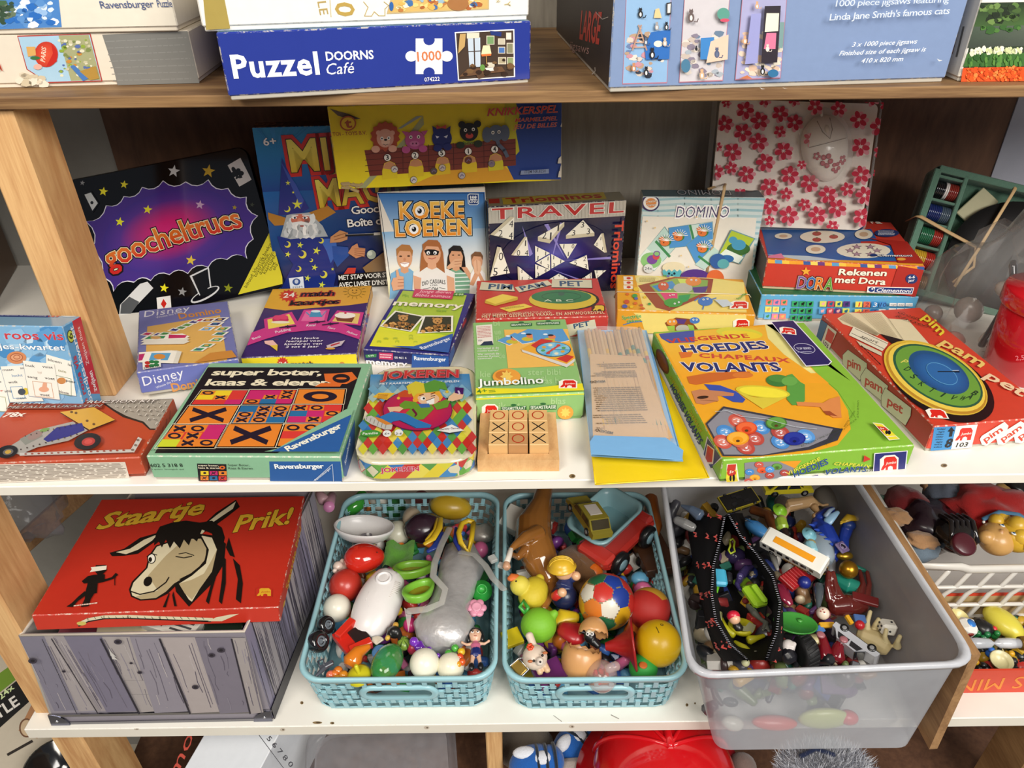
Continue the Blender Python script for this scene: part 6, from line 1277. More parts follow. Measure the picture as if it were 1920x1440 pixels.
for(x,y,c)in((1210,925,'C8584A'),(1385,975,'4A88C8'),(1120,1010,'4A88C8'),(1100,1085,'C8584A'),(1340,1060,'B84A40'),(1270,1130,'B84A40'),(1530,1090,'4A88C8'),(1530,1020,'B04840'),(1720,1050,'5A98D8'),(1220,1085,'C86A50')):
 f.ell(x,y,72,50,c,20);f.ell(x,y+3,46,30,{'C8584A':'D88070','4A88C8':'6AA4DC','B84A40':'C86A60','B04840':'C06860','5A98D8':'7AB0E4','C86A50':'D88A70'}[c],20);f.line([(x-30,y-8),(x-8,y-16),(x+14,y-8)],5,'F0F0F4');f.ell(x+5,y+4,9,7,'F0F0F4');f.line([(x-22,y+20),(x,y+27),(x+24,y+20)],5,'F0F0F4')
hat(1275,990,'D84A24','E86A3C');hat(1210,1068,'E89A20','F0B040',1.05);hat(1497,955,'4A7A30','6AA048');hat(1633,1072,'1E2A8A','2A3A9A',1.05)
f.line([(1000,880),(1060,865),(1090,905),(1150,890),(1240,905),(1330,935),(1450,920),(1600,985),(1750,1000),(1900,990)],3,'C8D0D8')if 0 else f.line([(1040,870),(1130,862),(1230,905),(1420,925),(1640,985),(1800,1000)],3,'C8D0D8')
f.poly([(1455,192),(1625,180),(1915,495),(1890,520),(1720,532)],'E8E4F0');f.poly([(1464,196),(1622,186),(1905,495),(1885,515),(1722,524)],'28245E')
f.ele(1535,278,118,52,ux=(105,12),vy=(-8,-44));f.ring(1708,396,82,38,4,'C8C8DC','28245E',10);f.T('TOP SERIES',1655,405,1762,402,18,'D8D8E8',b=.03);f.dashes([(1660,430),(1770,425),(1765,415),(1655,418)],1,'A8A8C8',.8,2)
f.vw(*K_)
for(t,p)in(('ACTIESPEL • WIE SCOORT DE',((245,1218),(430,1160),(560,1080))),('MEESTE PUNTEN',((570,1070),(620,1020),(648,950))),('JEU D\'ACTION • QUI MARQUE',((425,1200),(590,1120),(660,1010))),('LE PLUS DE POINTS',((670,1000),(695,940),(675,870)))):f.T(t,p[0][0],p[0][1],p[2][0],p[2][1],13,'2A3A14',b=0,arch=-.0)
for(q,c)in(([(775,1035),(850,1045),(980,1160),(900,1170)],'F0E8D0'),([(783,1040),(846,1049),(868,1070),(805,1062)],'E8D838'),([(805,1062),(868,1070),(945,1135),(880,1140)],'C83A2C'),([(845,1095),(912,1098),(950,1135),(880,1140)],'E8D838'),([(885,1145),(950,1140),(972,1158),(905,1165)],'E8D838')):f.poly(q,c)
f.ell(880,1110,10,14,'1A1A1A');f.ell(900,1112,12,16,'1A1A1A');f.T('5+',835,1088,865,1090,14,'F0F0E0',b=.04)
f=g.face('front').vw(*J_)
f.poly([(1130,1240),(1205,1235),(1215,1405),(1120,1408)],'F0E8D0');f.poly([(1138,1244),(1200,1240),(1196,1285),(1130,1290)],'C83A2C');f.poly([(1130,1290),(1205,1285),(1206,1340),(1124,1345)],'E8D838');f.poly([(1122,1345),(1207,1340),(1208,1402),(1124,1404)],'E0C838');f.ell(1165,1305,34,26,'C83A2C');f.ell(1158,1345,8,22,'141414');f.ell(1182,1342,9,26,'141414');f.T('5+',1148,1308,1180,1306,20,'F0F0E0',b=.05);f.ell(1165,1388,14,12,'141414')
f.poly([(1262,1230),(1320,1222),(1680,1215),(1620,1300),(1500,1370),(1380,1385),(1262,1385)],'8A8890');f.poly([(1520,1218),(1690,1212),(1640,1270)],'E89A28')
for(x,y,c,c2)in((1340,1340,'E89A20','F0B040'),(1395,1282,'D84A24','E86A3C'),(1505,1255,'4A7A30','6AA048')):hat(x,y,c,c2,.5)
for(x,y,c)in((1300,1295,'4A88C8'),(1370,1240,'C8584A'),(1450,1320,'B84A40'),(1450,1275,'5A98D8'),(1560,1300,'B04840'),(1290,1365,'C8584A')):f.ell(x,y,34,24,c);f.line([(x-14,y-2),(x,y-8),(x+14,y)],4,'E8E8F0')
f.T('VLIEGENDE',1580,1320,1830,1205,26,'E8D848',b=.02);f.T('HOEDJES',1622,1372,1890,1230,40,'2A4A8A',out=[('C8DCA0',.05)],b=.05,sp=1.05);f.poly([(1755,1338),(1808,1312),(1800,1362)],'5A2A8A')
f.vw(*K_);f.T('CHAPEAUX',485,1320,755,1345,26,'E8D848',b=.02,arch=.1);f.T('VOLANTS',412,1398,720,1392,40,'2A4A8A',out=[('C8DCA0',.05)],b=.05,sp=1.05,arch=.15);f.poly([(715,1245),(765,1275),(708,1298)],'C83A2C');f.T('441',712,1402,765,1395,14,'2A3A1A',b=0)
f.poly([(790,1230),(1040,1210),(1020,1365),(770,1398)],'E8E4F0');f.poly([(797,1235),(1033,1216),(1014,1360),(778,1390)],'2A2E72');f.ele(838,1360,110,95,ux=(118,-10),vy=(4,-100))
f=g.face('left').vw(*J_);f.poly([(985,1030),(1095,1180),(1000,1330),(945,1220)],'D8D8E8');f.poly([(990,1045),(1088,1182),(1003,1318),(950,1222)],'26306E');f.poly([(985,1090),(1040,1130),(1030,1240),(990,1280),(965,1210)],'E8D8C8');f.poly([(990,1100),(1032,1135),(1022,1225),(985,1255),(972,1200)],'C83A2C')
f.T('HOEDJES',705,660,800,850,24,'283478',b=.04,upv=(26,-26));f.T('VOLANTS',805,870,920,1100,28,'283478',b=.04,upv=(30,-30));f.T('VLIEGENDE',700,590,790,740,16,'C8B030',b=.0,upv=(16,-16));f.T('CHAPEAUX',845,840,935,1010,16,'C8B030',b=.0,upv=(16,-16));f.ell(650,470,34,100,'6A3A24',-22);f.ell(650,470,26,80,'8A4A2A',-22)
g.done()
g=GBox('quiz_game_box','large red quiz box with a gold and blue letter disc, at the right front corner',[.5188,.038,ZM,.1121,0,0,.1405,.2560,.035],'C8402C',cols={(0,-1):'A8321F',(1,-1):'D04430'},wear=1.)
f=g.face('top').vw(*K_)
f.poly([(520,230),(590,180),(700,190),(850,180),(900,230),(1050,240),(1235,450),(1170,455),(1010,390),(880,370),(840,345),(820,360),(560,270)],'D8CCA8')
for i in range(12):f.line([(590-i*5,180+i*5),(840-i*4,345+i*2)],1.5,'6A5A40');f.line([(680+i*14,182+i*1),(880+i*8,375)],1.5,'8A7A58')
f.line([(900,232),(1010,390)],2,'6A5A40');f.poly([(840,350),(1010,395),(1170,455),(1130,470),(950,440)],'1A1414')
f.poly([(640,295),(900,415),(890,440),(855,480),(605,360)],'DCD4BC');f.line([(650,310),(895,425)],3,'2A2420');f.line([(625,345),(865,462)],3,'2A2420');f.T('sport',690,375,815,425,26,'2A2420',b=.0);f.poly([(660,400),(850,490),(850,518),(690,440)],'C8C0A4')
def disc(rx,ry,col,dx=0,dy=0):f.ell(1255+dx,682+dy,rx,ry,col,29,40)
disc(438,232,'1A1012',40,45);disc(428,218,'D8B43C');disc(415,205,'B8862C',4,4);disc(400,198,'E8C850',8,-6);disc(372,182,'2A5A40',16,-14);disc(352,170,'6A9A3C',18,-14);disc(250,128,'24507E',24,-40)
f.radial(1290,648,225,112,['4A8AC0','2E66A4','24508A'],rot=rad(29))
for k,ch in enumerate('PDSKTIVWABDEHLMO'):
 a=2.75-k*.3;x,y=1274+300*cos(a)*cos(.506)-142*sin(a)*sin(.506),660+300*cos(a)*sin(.506)+142*sin(a)*cos(.506)
 if k<10:f.T(ch,x-16,y-6,x+16,y+8,44,'D8D060' if k==0 else '1E3A2A',b=.02)
f.line([(1270,640),(1430,640)],10,'141A24');f.line([(1275,634),(1425,630)],4,'C8D0DC');f.ring(1300,655,130,66,5,'5A98C8','2E66A4',29);f.line([(1270,640),(1430,640)],8,'141A24')
for t,x0,y0,x1,y1,c in(('pim',1150,235,1290,370,'E0C838'),('pam',1275,430,1590,610,'E0C06A'),('pet',1610,680,1900,830,'E4C8A0')):f.T(t,x0,y0,x1,y1,62,c,b=.04,upv=(66,-38))
f.T('Groep',965,200,1120,250,24,'3A2A14',b=-.01,sh=.3);f.T('klassen',950,225,1190,310,26,'3A2A14',b=-.01,sh=.3)
f.ele(1215,985,120,60,ux=(125,5),vy=(-35,-62),txt=False);f.dashes([(690,450),(850,610),(865,600),(700,440)][::-1],1,'2A1410',.9,1)
f=g.face('left').vw(*K_)
for q,t,p in(([(600,460),(745,565),(745,640),(690,695),(555,590),(560,500)],'pim',(595,580,695,622)),([(735,595),(905,735),(890,790),(855,850),(695,735),(695,660)],'pam',(728,715,858,792)),([(880,745),(1080,900),(1075,960),(1035,1035),(850,880),(850,810)],'pet',(895,870,1010,945))):f.poly(q,'3A1A14');c=sum((V(x)for x in q),V((0,0)))/6;f.poly([tuple(c+(V(x)-c)*.97)for x in q],'C9C6A8');f.T(t,*p,62,'B83A24',b=.04,sp=.92)
f.poly([(400,235),(450,270),(395,420),(350,375)],'2E5E86');f.poly([(450,275),(520,330),(455,480),(398,425)],'D8D0C0');f.poly([(455,300),(505,345),(480,420),(430,385)],'C83A2C');f.T('103',412,430,450,460,30,'1A1A1A',b=.03)
f=g.face('front').vw(*K_);f.poly([(1240,1045),(1410,1035),(1375,1208),(1218,1220)],'3E8AC4');f.poly([(1410,1035),(1572,1022),(1525,1195),(1372,1208)],'F0EEE4')
f.ele(1400,1145,120,100,ux=(118,-6),vy=(22,-96));f.T('103',1405,1192,1492,1186,34,'1A1A1A',b=.04)
f.poly([(1345,1075),(1375,1040),(1400,1072),(1385,1072),(1378,1112),(1355,1114),(1362,1075)],'14141C');f.T('8',1318,1195,1370,1190,66,'14141C',b=.06)
for i in range(8):f.T(('leeftijd','age','alder','older','alter','age','eta','edad')[i],1268-i*4+(10 if i in(1,5)else 0),1062+i*19,1325-i*4,1061+i*19,12,'14141C',b=0)
for q,t,p in(([(1600,1105),(1770,1000),(1800,1030),(1790,1060),(1635,1180),(1600,1170),(1585,1130)],'pim',(1625,1155,1760,1065)),([(1740,1090),(1890,995),(1920,1010),(1930,1040),(1765,1170),(1720,1170),(1705,1120)],'pam',(1755,1150,1905,1050)),([(1880,1060),(2020,970),(2040,1040),(1900,1160),(1850,1155),(1840,1110)],'pet',(1885,1135,2020,1040))):f.poly(q,'EDE8DC');f.T(t,*p,40,'C8402C',b=.04,sp=.95)
g.done()
rx=.052;c=P(1886,572,y=.19);zt_=P(1900,545,y=.19).z;c=V((c.x+rx,.19,ZM));hh=zt_-ZM;mb=MB();mb.lathe([(rx*.8,0),(rx*.84,.002),(rx*.93,hh-.01)],c,I3,'B81420',40)
root=thing('red_tub','red plastic tub with a thick red lid, at the right edge','tub',c)
a=Art(mb,c+V((-.05,-rx*.87,.03)),V((.62,-.35,0)),(0,0,1),.1,.09,.0012)
a.vw(*K_);a.clip=False;a.T('2,5',1858,540,1925,534,34,'D88088',b=0);mb.build('tub_body',M_SHINY,root)
mb=MB();mb.lathe([(rx*.98,hh-.022),(rx,hh-.02),(rx,hh-.004),(rx*.97,hh),(0,hh)],c,I3,'CC1A26',40);mb.build('lid',M_SHINY,root)
root=thing('plastic_bag','crumpled clear plastic bag with pale and black bits inside, beside the red tub','plastic bag',(.62,.3,ZM))
M_BAG=mat('crinkled_bag_film',.12,coat=.5,noise_s=25,clear=.87,wear=False,bump=.6,bump_s=30)
def crump(name,cen,r,M,seed,mt=M_FILM,amp=.35,col='E8E4E0',parent=None,n=22):
 mb=MB();mb.ell(cen,r,M,col,n,n//2,fn=lambda p:p*(1+amp*noise.noise(p*1.8+V((seed,0,0)))+amp*.5*noise.noise(p*4.5+V((seed,3,0)))))
 mb.s=[i%3!=0 for i in range(len(mb.s))];zmn=ZM+.001
 mb.v=[V((p.x,p.y,max(p.z,zmn)))for p in mb.v];return mb.build(name,mt,parent)
B0=P(1842,575,y=.28);crump('bag_film',B0,(.066,.07,.115),rotm(.1,.3,0),1.3,parent=root,mt=M_BAG,amp=.45,n=30,col='A8A4A0')
rnd=random.Random(9)
for i,(dx,dy,dz,r,c,nm_)in enumerate(((-.03,-.01,-.05,.017,'C88A7C','pink_ball'),(-.05,.02,-.02,.012,'8A8078','pebble'),(.015,-.01,.03,.013,'C8C4BC','pebble'),(.02,-.02,-.045,.02,'D0C4B8','shell'),(-.01,.01,-.01,.018,'A09890','pebble'))):
 mb=MB();mb.ell(B0+V((dx,dy,dz)),(r,r*.8,r),rotm(i,i*2,0),c,14,9);mb.build(nm_,M_PLA,root)
mb=MB();mb.tube([B0+V((.0,-.02,-.07)),B0+V((.006,-.025,-.02)),B0+V((.02,-.02,.03)),B0+V((.012,-.01,.065))],.010,'1C1B1E',10,flat=.5);mb.build('black_strap',M_SHINY,root)
# ------------------ storage box printed like planks, with the donkey game on it
ZR=-.787
fb,fc,ft,fu=P(99,1356,z=ZB+.0005),P(512,1348,z=ZB+.0005),P(38,1191,z=ZR),P(461,1194,z=ZR)
_n=(fc-fb).cross(ft-fb).normalized();fu=CAMP+ray(461,1194)*((fb-CAMP).dot(_n)/ray(461,1194).dot(_n));fu.z=ZR;bk=P(588,915,z=ZR);dv=bk-fu;bl=ft+dv;dvb=V((dv.x*.9,dv.y*.97,0));bc,bb=fc+dvb,fb+dvb
root=thing('storage_box','open cardboard storage box printed with grey weathered planks and metal edging','storage box',(fb+fc)/2)
th=.003
def wallq(mb,a,b,c,d,col):
 n=(b-a).cross(d-a).normalized();mb.prism([a,b,c,d],-n*th,col)
mb=MB();wallq(mb,fb,fc,fu,ft,'8E8890');wallq(mb,fc,bc,bk,fu,'A09AA6');wallq(mb,bc,bb,bl,bk,'8E8890');wallq(mb,bb,fb,ft,bl,'A8A29A');mb.prism([fb,fc,bc,bb],(0,0,.003),'8A8078')
n_=(fc-fb).cross(ft-fb).normalized();f=Art(mb,ft-(fc-fb).normalized()*.06+(fb-ft),(fc-fb),(ft-fb)-(fc-fb).normalized()*(ft-fb).dot((fc-fb).normalized()),.45,.25,.0003);f.clip=False;f.O=fb;f.N=n_;f.U=(fc-fb).normalized();f.V=n_.cross(f.U)
f.vw(0,1100,3.4286)
pl=[(118,285,350,520,'7C7886'),(285,345,510,640,'A09898'),(345,415,630,700,'9A9294'),(415,660,690,900,'767182'),(660,840,905,1010,'A29A98'),(840,1035,1000,1225,'8C8690'),(1035,1260,1230,1420,'A89E9C'),(1260,1495,1420,1610,'78727E'),(1495,1585,1615,1700,'9E9694')]
rnd=random.Random(21)
for(a,b,c,d,col)in pl:
 f.poly([(c,800),(d,790),(b,312),(a,312)],col)
 for k in range(12):
  u=rnd.random();v0,v1=sorted((rnd.random(),rnd.random()));g_=lambda u,v:((a+(b-a)*u)*(1-v)+(c+(d-c)*u)*v,312+v*480)
  w_=rnd.uniform(-.06,.06);f.line([g_(u,v0),g_(min(max(u+w_,0),1),(v0+v1)/2),g_(u,v1)],rnd.uniform(2,5),rnd.choice(['5E5866','6A6470','B4ACAC','8A8490','544E5C']))
for(a,c,w_)in((345,640,6),(660,905,12),(1037,1230,12),(1497,1615,10),(285,505,4)):f.line([(a,318),(c,795)],w_,'26222C')
for(x,y,r)in((770,335,16),(1265,625,14),(1430,388,16),(1370,420,14),(910,530,10),(855,470,7),(225,455,18),(425,522,8)):f.ell(x,y,r*1.6,r,'3A3440');f.ell(x,y,r*.8,r*.5,'1E1A22')
for(x,y)in((730,400),(740,420)):f.poly([(x-20,y-30),(x,y),(x+30,y+28),(x-5,y+22)],'C8C4BE')
mb2=mb;n2=(bc-fc).cross(fu-fc).normalized();f=Art(mb,fc,(bc-fc),(0,0,1),.4,.2,.0003);f.clip=False;f.U=(bc-fc).normalized();f.N=n2;f.V=n2.cross(f.U);Ls=(bc-fc).length;Hs=(fu-fc).length
for i in range(14):
 u0,u1=i/14*Ls,(i+1)/14*Ls;col=['8E88A0','A8A0A4','7A7488','B0A8AC','96909E'][i*3%5];f.poly2([(u0,.002),(u1,.002),(u1+.012,Hs-.002),(u0+.012,Hs-.002)],col)
 if i%3==1:f.poly2([(u0,0),(u0+.002,0),(u0+.014,Hs-.001),(u0+.012,Hs-.001)],'26222C')
 for k in range(5):x=u0+rnd.random()*(u1-u0);f.poly2([(x,rnd.uniform(0,.05)),(x+.0008,.02),(x+.0128,Hs*rnd.uniform(.6,1)),(x+.012,Hs*.7)],'5E5866')
mb.build('box_body',M_CARD,root)
mb=MB();mb.tube([ft,fu,bk,bl,ft],.0018,'C8BEB0',6,False);mb.build('rim_edge',M_PAPER,root)
up=(ft-fb).normalized();rt=(fc-fb).normalized();on=n_*.0012
mb=MB();mb.prism([fb+on,fc+on,fc+on+up*.0045,fb+on+up*.0045],n_*.0015,'8A8A90');mb.prism([fb+on+up*.017,fc+on+up*.017,fc+on+up*.0215,fb+on+up*.0215],n_*.002,'A8A8B0');mb.build('metal_strip',M_METAL,root)
rb=(bc-fc).normalized();u2=(fu-fc).normalized();o2=n2*.0012;mb=MB();mb.prism([fc+o2,bc+o2,bc+o2+u2*.022,fc+o2+u2*.022],n2*.0015,'55555C');mb.build('metal_strip',M_METAL,root)
for(c0,s_)in((fb,1),(fc,-1)):
 mb=MB();pts=[c0+on*2]+[c0+on*2+rt*s_*.026*sin(t*pi/12)+up*.0215*cos(t*pi/12)for t in range(7)];mb.prism(pts,n_*.0015,'7A7C8C');mb.ell(c0+on*3+rt*s_*.010+up*.009,.0022,I3,'D0D0D4',10,6);mb.build('corner_plate',M_METAL,root)
def onf(x,y):d=ray(x/3.4286,1100+y/3.4286);t=(fb-CAMP).dot(n_)/d.dot(n_);return CAMP+d*t
lq=[onf(805,595),onf(1115,590),onf(1140,682),onf(850,684)]
mb=MB();mb.tube([p+n_*.001 for p in lq+[lq[0]]],.0015,'7A8098',6,False);mb.build('label_frame',M_METAL,root)
for i,(px,py,z,s_,col,rz,lab)in enumerate(((235,1182,-.815,(.07,.05,.02),'C8BC9C',.3,'cream patterned booklet under the donkey game in the storage box'),(330,1180,-.812,(.075,.05,.03),'D8D4C8',-.3,'white printed carton under the donkey game in the storage box'),(420,1186,-.822,(.05,.04,.03),'1E2A1E',.2,'dark green carton at the right inside the storage box'),(160,1185,-.825,(.06,.04,.02),'7A3A48',.1,'plum coloured booklet at the left inside the storage box'))):
 c=P(px,py,z=z);mb=MB();c.y=max(c.y,.055);mb.box(c,s_,rotm(0,.05,rz),col,.001,.5)
 if i==1:f=Art(mb,c+rotm(0,.05,rz)@V((-.0375,-.025,.015)),rotm(0,.05,rz).col[0],rotm(0,.05,rz).col[1],.075,.05);[f.poly2([f.uv(.08+.1*k,.1),f.uv(.1+.1*k,.1),f.uv(.16+.1*k,.8),f.uv(.14+.1*k,.8)],'2A2A2C')for k in range(4)];[f.poly2([f.uv(.55,.1+.14*k),f.uv(.92,.1+.14*k),f.uv(.92,.16+.14*k),f.uv(.55,.16+.14*k)],'4A4A4C')for k in range(5)]
 solo(mb,'small_carton',M_CARD,lab,'box')
g=GBox('party_game_box','worn red box with a winking donkey, lying tilted on the printed storage box',[-.4571,.0282,-.7835,.0909,.0622,.0707,.3009,.2306,.0267],'BC2E1E',wear=1.,lid=False,part='lid',cols={(0,1):'C8381F',(1,-1):'C43524'})
f=g.face('top').vw(*M_)
f.T('Staartje',478,248,1022,168,78,'D8AC30',out=[('1A100C',.06)],b=.05,sh=.35,sp=.95);f.T('Prik!',1162,262,1478,212,78,'D8AC30',out=[('1A100C',.06)],b=.05,sh=.35)
K0,CR,TN='15110E','D9CFAE','B5A47E'
f.poly([(548,365),(620,345),(700,290),(800,262),(830,275),(760,320),(690,370),(620,380),(560,382)],K0);f.poly([(580,362),(650,345),(720,300),(790,272),(760,305),(690,350),(630,372)],CR)
f.poly([(965,290),(1000,240),(1080,165),(1180,100),(1200,135),(1130,190),(1060,240),(1010,270),(990,305)],K0);f.poly([(972,285),(1010,235),(1090,172),(1180,108),(1165,145),(1120,175),(1040,230),(1020,262),(985,295)],CR)
f.poly([(1000,270),(1080,280),(1130,320),(1120,420),(1060,520),(945,635),(880,560),(870,500)],K0);f.poly([(1010,280),(1060,290),(1085,350),(1060,430),(1020,510),(960,610),(945,600),(895,520)],CR);f.poly([(895,520),(960,500),(1020,470),(1060,400),(1085,350),(1060,460),(960,600),(925,570)],TN)
f.poly([(780,330),(900,290),(1010,285),(1045,350),(1030,420),(960,480),(880,530),(840,570),(780,600),(700,605),(655,585),(645,550),(660,510),(730,440),(745,380)],K0)
f.poly([(785,335),(900,298),(1005,295),(1035,350),(1020,415),(950,472),(870,520),(830,560),(780,592),(705,598),(662,580),(655,552),(668,515),(738,442),(752,385)],CR)
f.poly([(920,300),(1005,295),(1035,350),(1020,415),(950,472),(870,520),(830,560),(780,592),(705,598),(680,585),(790,555),(740,480),(830,380)],TN)
f.poly([(770,330),(780,270),(800,235),(860,215),(930,205),(1000,215),(1060,205),(1110,240),(1125,290),(1115,330),(1080,320),(1060,270),(1010,250),(985,310),(960,290),(945,330),(920,300),(900,345),(870,310),(850,345),(830,300),(810,340),(795,310)],K0)
f.ell(758,395,22,26,K0);f.ell(758,395,17,22,'F4F0E0');f.ell(752,400,9,12,K0);f.line([(735,385),(760,370),(785,378)],4,K0);f.line([(880,385),(920,392),(960,384)],5,K0);f.line([(895,372),(930,366),(970,380)],4,K0);f.ell(740,510,20,26,K0,30)
f.line([(655,560),(700,575),(770,560),(830,515),(845,490)],6,K0);f.line([(1035,350),(1030,400),(980,460),(900,500)],5,K0)
for p in(((1145,290),(1160,340),(1175,390),(1150,380),(1130,340)),((1165,395),(1200,430),(1215,520),(1205,620),(1180,600),(1190,500)),((1115,385),(1130,400),(1130,520),(1110,625),(1095,610),(1110,500)),((1090,400),(1095,440),(1060,560),(1045,625),(1030,610),(1060,510)),((845,570),(850,570),(830,640),(815,640)),((868,560),(885,635),(872,635),(862,580))):f.poly(p,K0)
f.poly([(480,430),(530,428),(535,455),(515,475),(490,478),(475,460)],K0);f.poly([(455,440),(535,432),(532,452),(480,460),(450,465),(460,450)],'EDE6D4');f.poly([(470,478),(525,475),(525,500),(560,490),(580,468),(592,478),(565,500),(515,515),(490,520),(485,570),(425,575),(440,520),(420,522),(410,510),(440,485)],K0);f.line([(582,475),(575,500),(575,530)],4,K0)
f.poly([(430,560),(480,560),(455,600),(445,635),(405,640),(425,600)],K0);f.poly([(425,560),(440,575),(390,610),(365,640),(333,638),(360,620),(390,590)],K0);f.dashes([(370,640),(500,625),(500,610),(370,628)],1,'E8C8B8',.9,1)
f.ele(1285,585,70,40,'DCAA2C','BC2E1E',True)
f=g.face('front').vw(*M_);f.line([(395,722),(440,700),(520,686),(640,684),(800,690),(1050,700)],20,K0);f.line([(395,718),(440,697),(520,683),(640,681),(800,687),(1060,696)],14,CR);f.ell(408,716,24,10,'C8B860');f.poly([(1040,705),(1110,705),(1195,668),(1150,672),(1080,686)],CR);f.dashes([(1085,722),(1390,712),(1390,706),(1085,715)],1,'4A1410',.95,6)
for i in range(16):f.line([(470+i*36,682),(480+i*36,694)],2,K0)
f=g.face('right').vw(*M_);f.T('Staartje Prik!',1440,555,1510,235,16,'D8AC30',b=.04,upv=(-16,-4),sh=.3);f.poly([(1412,640),(1420,605),(1428,603),(1422,640)],'D8AC30')
g.done()
# ------------------ small-toy helpers
def Pz(px,py,z):return P(px,py,z=z)
def put(nm,mb,label,cat,m=None,group=None):return solo(mb,nm,m or M_PLA,label,cat,group)
def ball(nm,px,py,z,r,col,label,cat='ball',m=None,sq=(1,1,1),M=I3,group=None):
 c=Pz(px,py,z);r=r*mpp(c);mb=MB();mb.ell(c,(r*sq[0],r*sq[1],r*sq[2]),M,col,26,16);return put(nm,mb,label,cat,m,group)
def T3(mb,pts,r,col,**k):
 ps=[Pz(*p)for p in pts];rr=[q*mpp(ps[0])for q in(r if hasattr(r,'__len__')else[r]*len(ps))];mb.tube(ps,rr,col,**k);return mb
def E3(mb,px,py,z,r,col,M=I3,sq=(1,1,1),**k):
 c=Pz(px,py,z);s_=r*mpp(c);mb.ell(c,(s_*sq[0],s_*sq[1],s_*sq[2]),M,col,k.get('nu',14),k.get('nv',9));return mb
def B3(mb,px,py,z,s,col,M=I3,bev=.001,**k):
 c=Pz(px,py,z);q=mpp(c);mb.box(c,tuple(v*q for v in s),M,col,bev,**k);return mb
def filler(nm,label,x0,x1,y0,y1,z0,z1,n,cols,seed,s=(.008,.016)):
 rnd=random.Random(seed);mb=MB()
 for i in range(n):
  c=V((rnd.uniform(x0,x1),rnd.uniform(y0,y1),rnd.uniform(z0,z1)));r=rnd.uniform(*s);M=rotm(rnd.uniform(0,3),rnd.uniform(0,3),rnd.uniform(0,3));k=rnd.randrange(4);col=rnd.choice(cols)
  if k==0:mb.ell(c,(r,r*rnd.uniform(.5,1),r*rnd.uniform(.5,1)),M,col,12,8)
  elif k==1:mb.box(c,(r*1.8,r*1.2,r*.7),M,col,.001)
  elif k==2:mb.tube([c+M@V((-r,0,0)),c+M@V((0,r*.4,0)),c+M@V((r,0,0))],[r*.4,r*.5,r*.3],col,8)
  else:mb.lathe([(r*.3,-r*.5),(r*.9,-r*.4),(r*.9,r*.2),(r*.3,r*.4),(0,r*.5)],c,M,col,12)
 o=mb.build(nm,M_PLA);return tag(o,label,'toys',kind='stuff')
def basket(x0,x1,y0,y1,label,col='9CCBD4'):
 zt,zb=-.870,ZB+.001;ins=.013;root=thing('storage_basket',label,'basket',((x0+x1)/2,y0+.02,zb))
 def loop(z,grow=0.,n=7,r=.032):
  t=(zt-z)/(zt-zb);i_=ins*t-grow;return[V((a+(x0+x1)/2,b+(y0+y1)/2,z))for a,b in rrect(x1-x0-2*i_,y1-y0-2*i_,r-.008*t,n)]
 mb=MB();mb.rring([loop(zt-.009,.0),loop(zt-.009,.0025),loop(zt,.003),loop(zt+.002,0),loop(zt,-.003),loop(zt-.009,-.002),loop(zt-.009,0)],col);mb.build('rim',M_PLA,root)
 mb=MB();mb.rring([loop(zb+.010,.0),loop(zb+.010,.001),loop(zb,-.002),loop(zb,-.02)],col);l_=loop(zb+.002,-.002);mb.add(l_,[list(range(len(l_)))],col,False);mb.build('base',M_PLA,root)
 zs=[zb+.010+(zt-.009-zb-.010)*k/5 for k in range(6)]
 def at(z,s_):
  L=loop(z,0,7);n=len(L);d=[(L[(i+1)%n]-L[i]).length for i in range(n)];tot=sum(d);s_=(s_%1)*tot
  for i in range(n):
   if s_<=d[i]:return L[i].lerp(L[(i+1)%n],s_/d[i])
   s_-=d[i]
  return L[0]
 mb=MB();cx=(x0+x1)/2;zm_=zb+.050;N=58;yf=lambda z:y0+ins*(zt-z)/(zt-zb)
 def inhole(p):return abs(p.y-yf(p.z))<.006 and(abs(p.x-cx)<.054 and abs(p.z-zm_)<.016)
 cen=V((cx,(y0+y1)/2,0))
 for k in range(5):
  for i in range(N):
   s0=(i+(.5 if k%2 else 0))/N;a,b=at(zs[k],s0),at(zs[k+1],s0)
   if inhole((a+b)/2):continue
   t=(at(zs[k],s0+.001)-a).normalized();n_=t.cross(V((0,0,1)));
   if n_.dot(a-cen)<0:n_=-n_
   w_=.0033;mb.prism([a-t*w_-V((0,0,.001)),a+t*w_-V((0,0,.001)),b+t*w_+V((0,0,.001)),b-t*w_+V((0,0,.001))],n_*.0022,col)
 for k in range(1,5):
  for s_ in range(96):
   a,b=at(zs[k],s_/96),at(zs[k],(s_+1)/96)
   if inhole((a+b)/2):continue
   for dz in(-.0019,.0019):mb.tube([a+V((0,0,dz)),b+V((0,0,dz))],.0011,col,4,False)
 o=mb.build('woven_wall',M_PLA,root);o['kind']='stuff'
 mb=MB();lo=[]
 for(g_,y_)in((.0,-.003),(.005,-.0045),(.010,-.002),(.008,.002)):lo.append([V((cx+a,yf(zm_+b)+y_,zm_+b))for a,b in rrect(.090+2*g_,.020+2*g_,.0099+g_,6)])
 lo.append([V((cx+a,yf(zm_+b)+.002,zm_+b))for a,b in rrect(.090,.020,.0099,6)]);lo.append(lo[0]);mb.rring(lo,col);mb.build('handle',M_PLA,root)
 return root
basket(-.2915,-.0270,.008,.372,'light blue woven plastic basket of toys, nearest the storage box')
basket(-.0150,.2310,.004,.368,'light blue woven plastic basket of toys, beside the clear bin')
TC=['C83A34','E8C030','3A9A4A','3A6AB8','E07A2C','7A3A8A','E0DCD4','1E1E22','D86A9A','6AB0D8','8A4A2C']
filler('toy_jumble','mixed small toys in shadow at the bottom of the left blue basket',-.262,-.055,.045,.345,-.95,-.912,330,TC,1,(.008,.018))
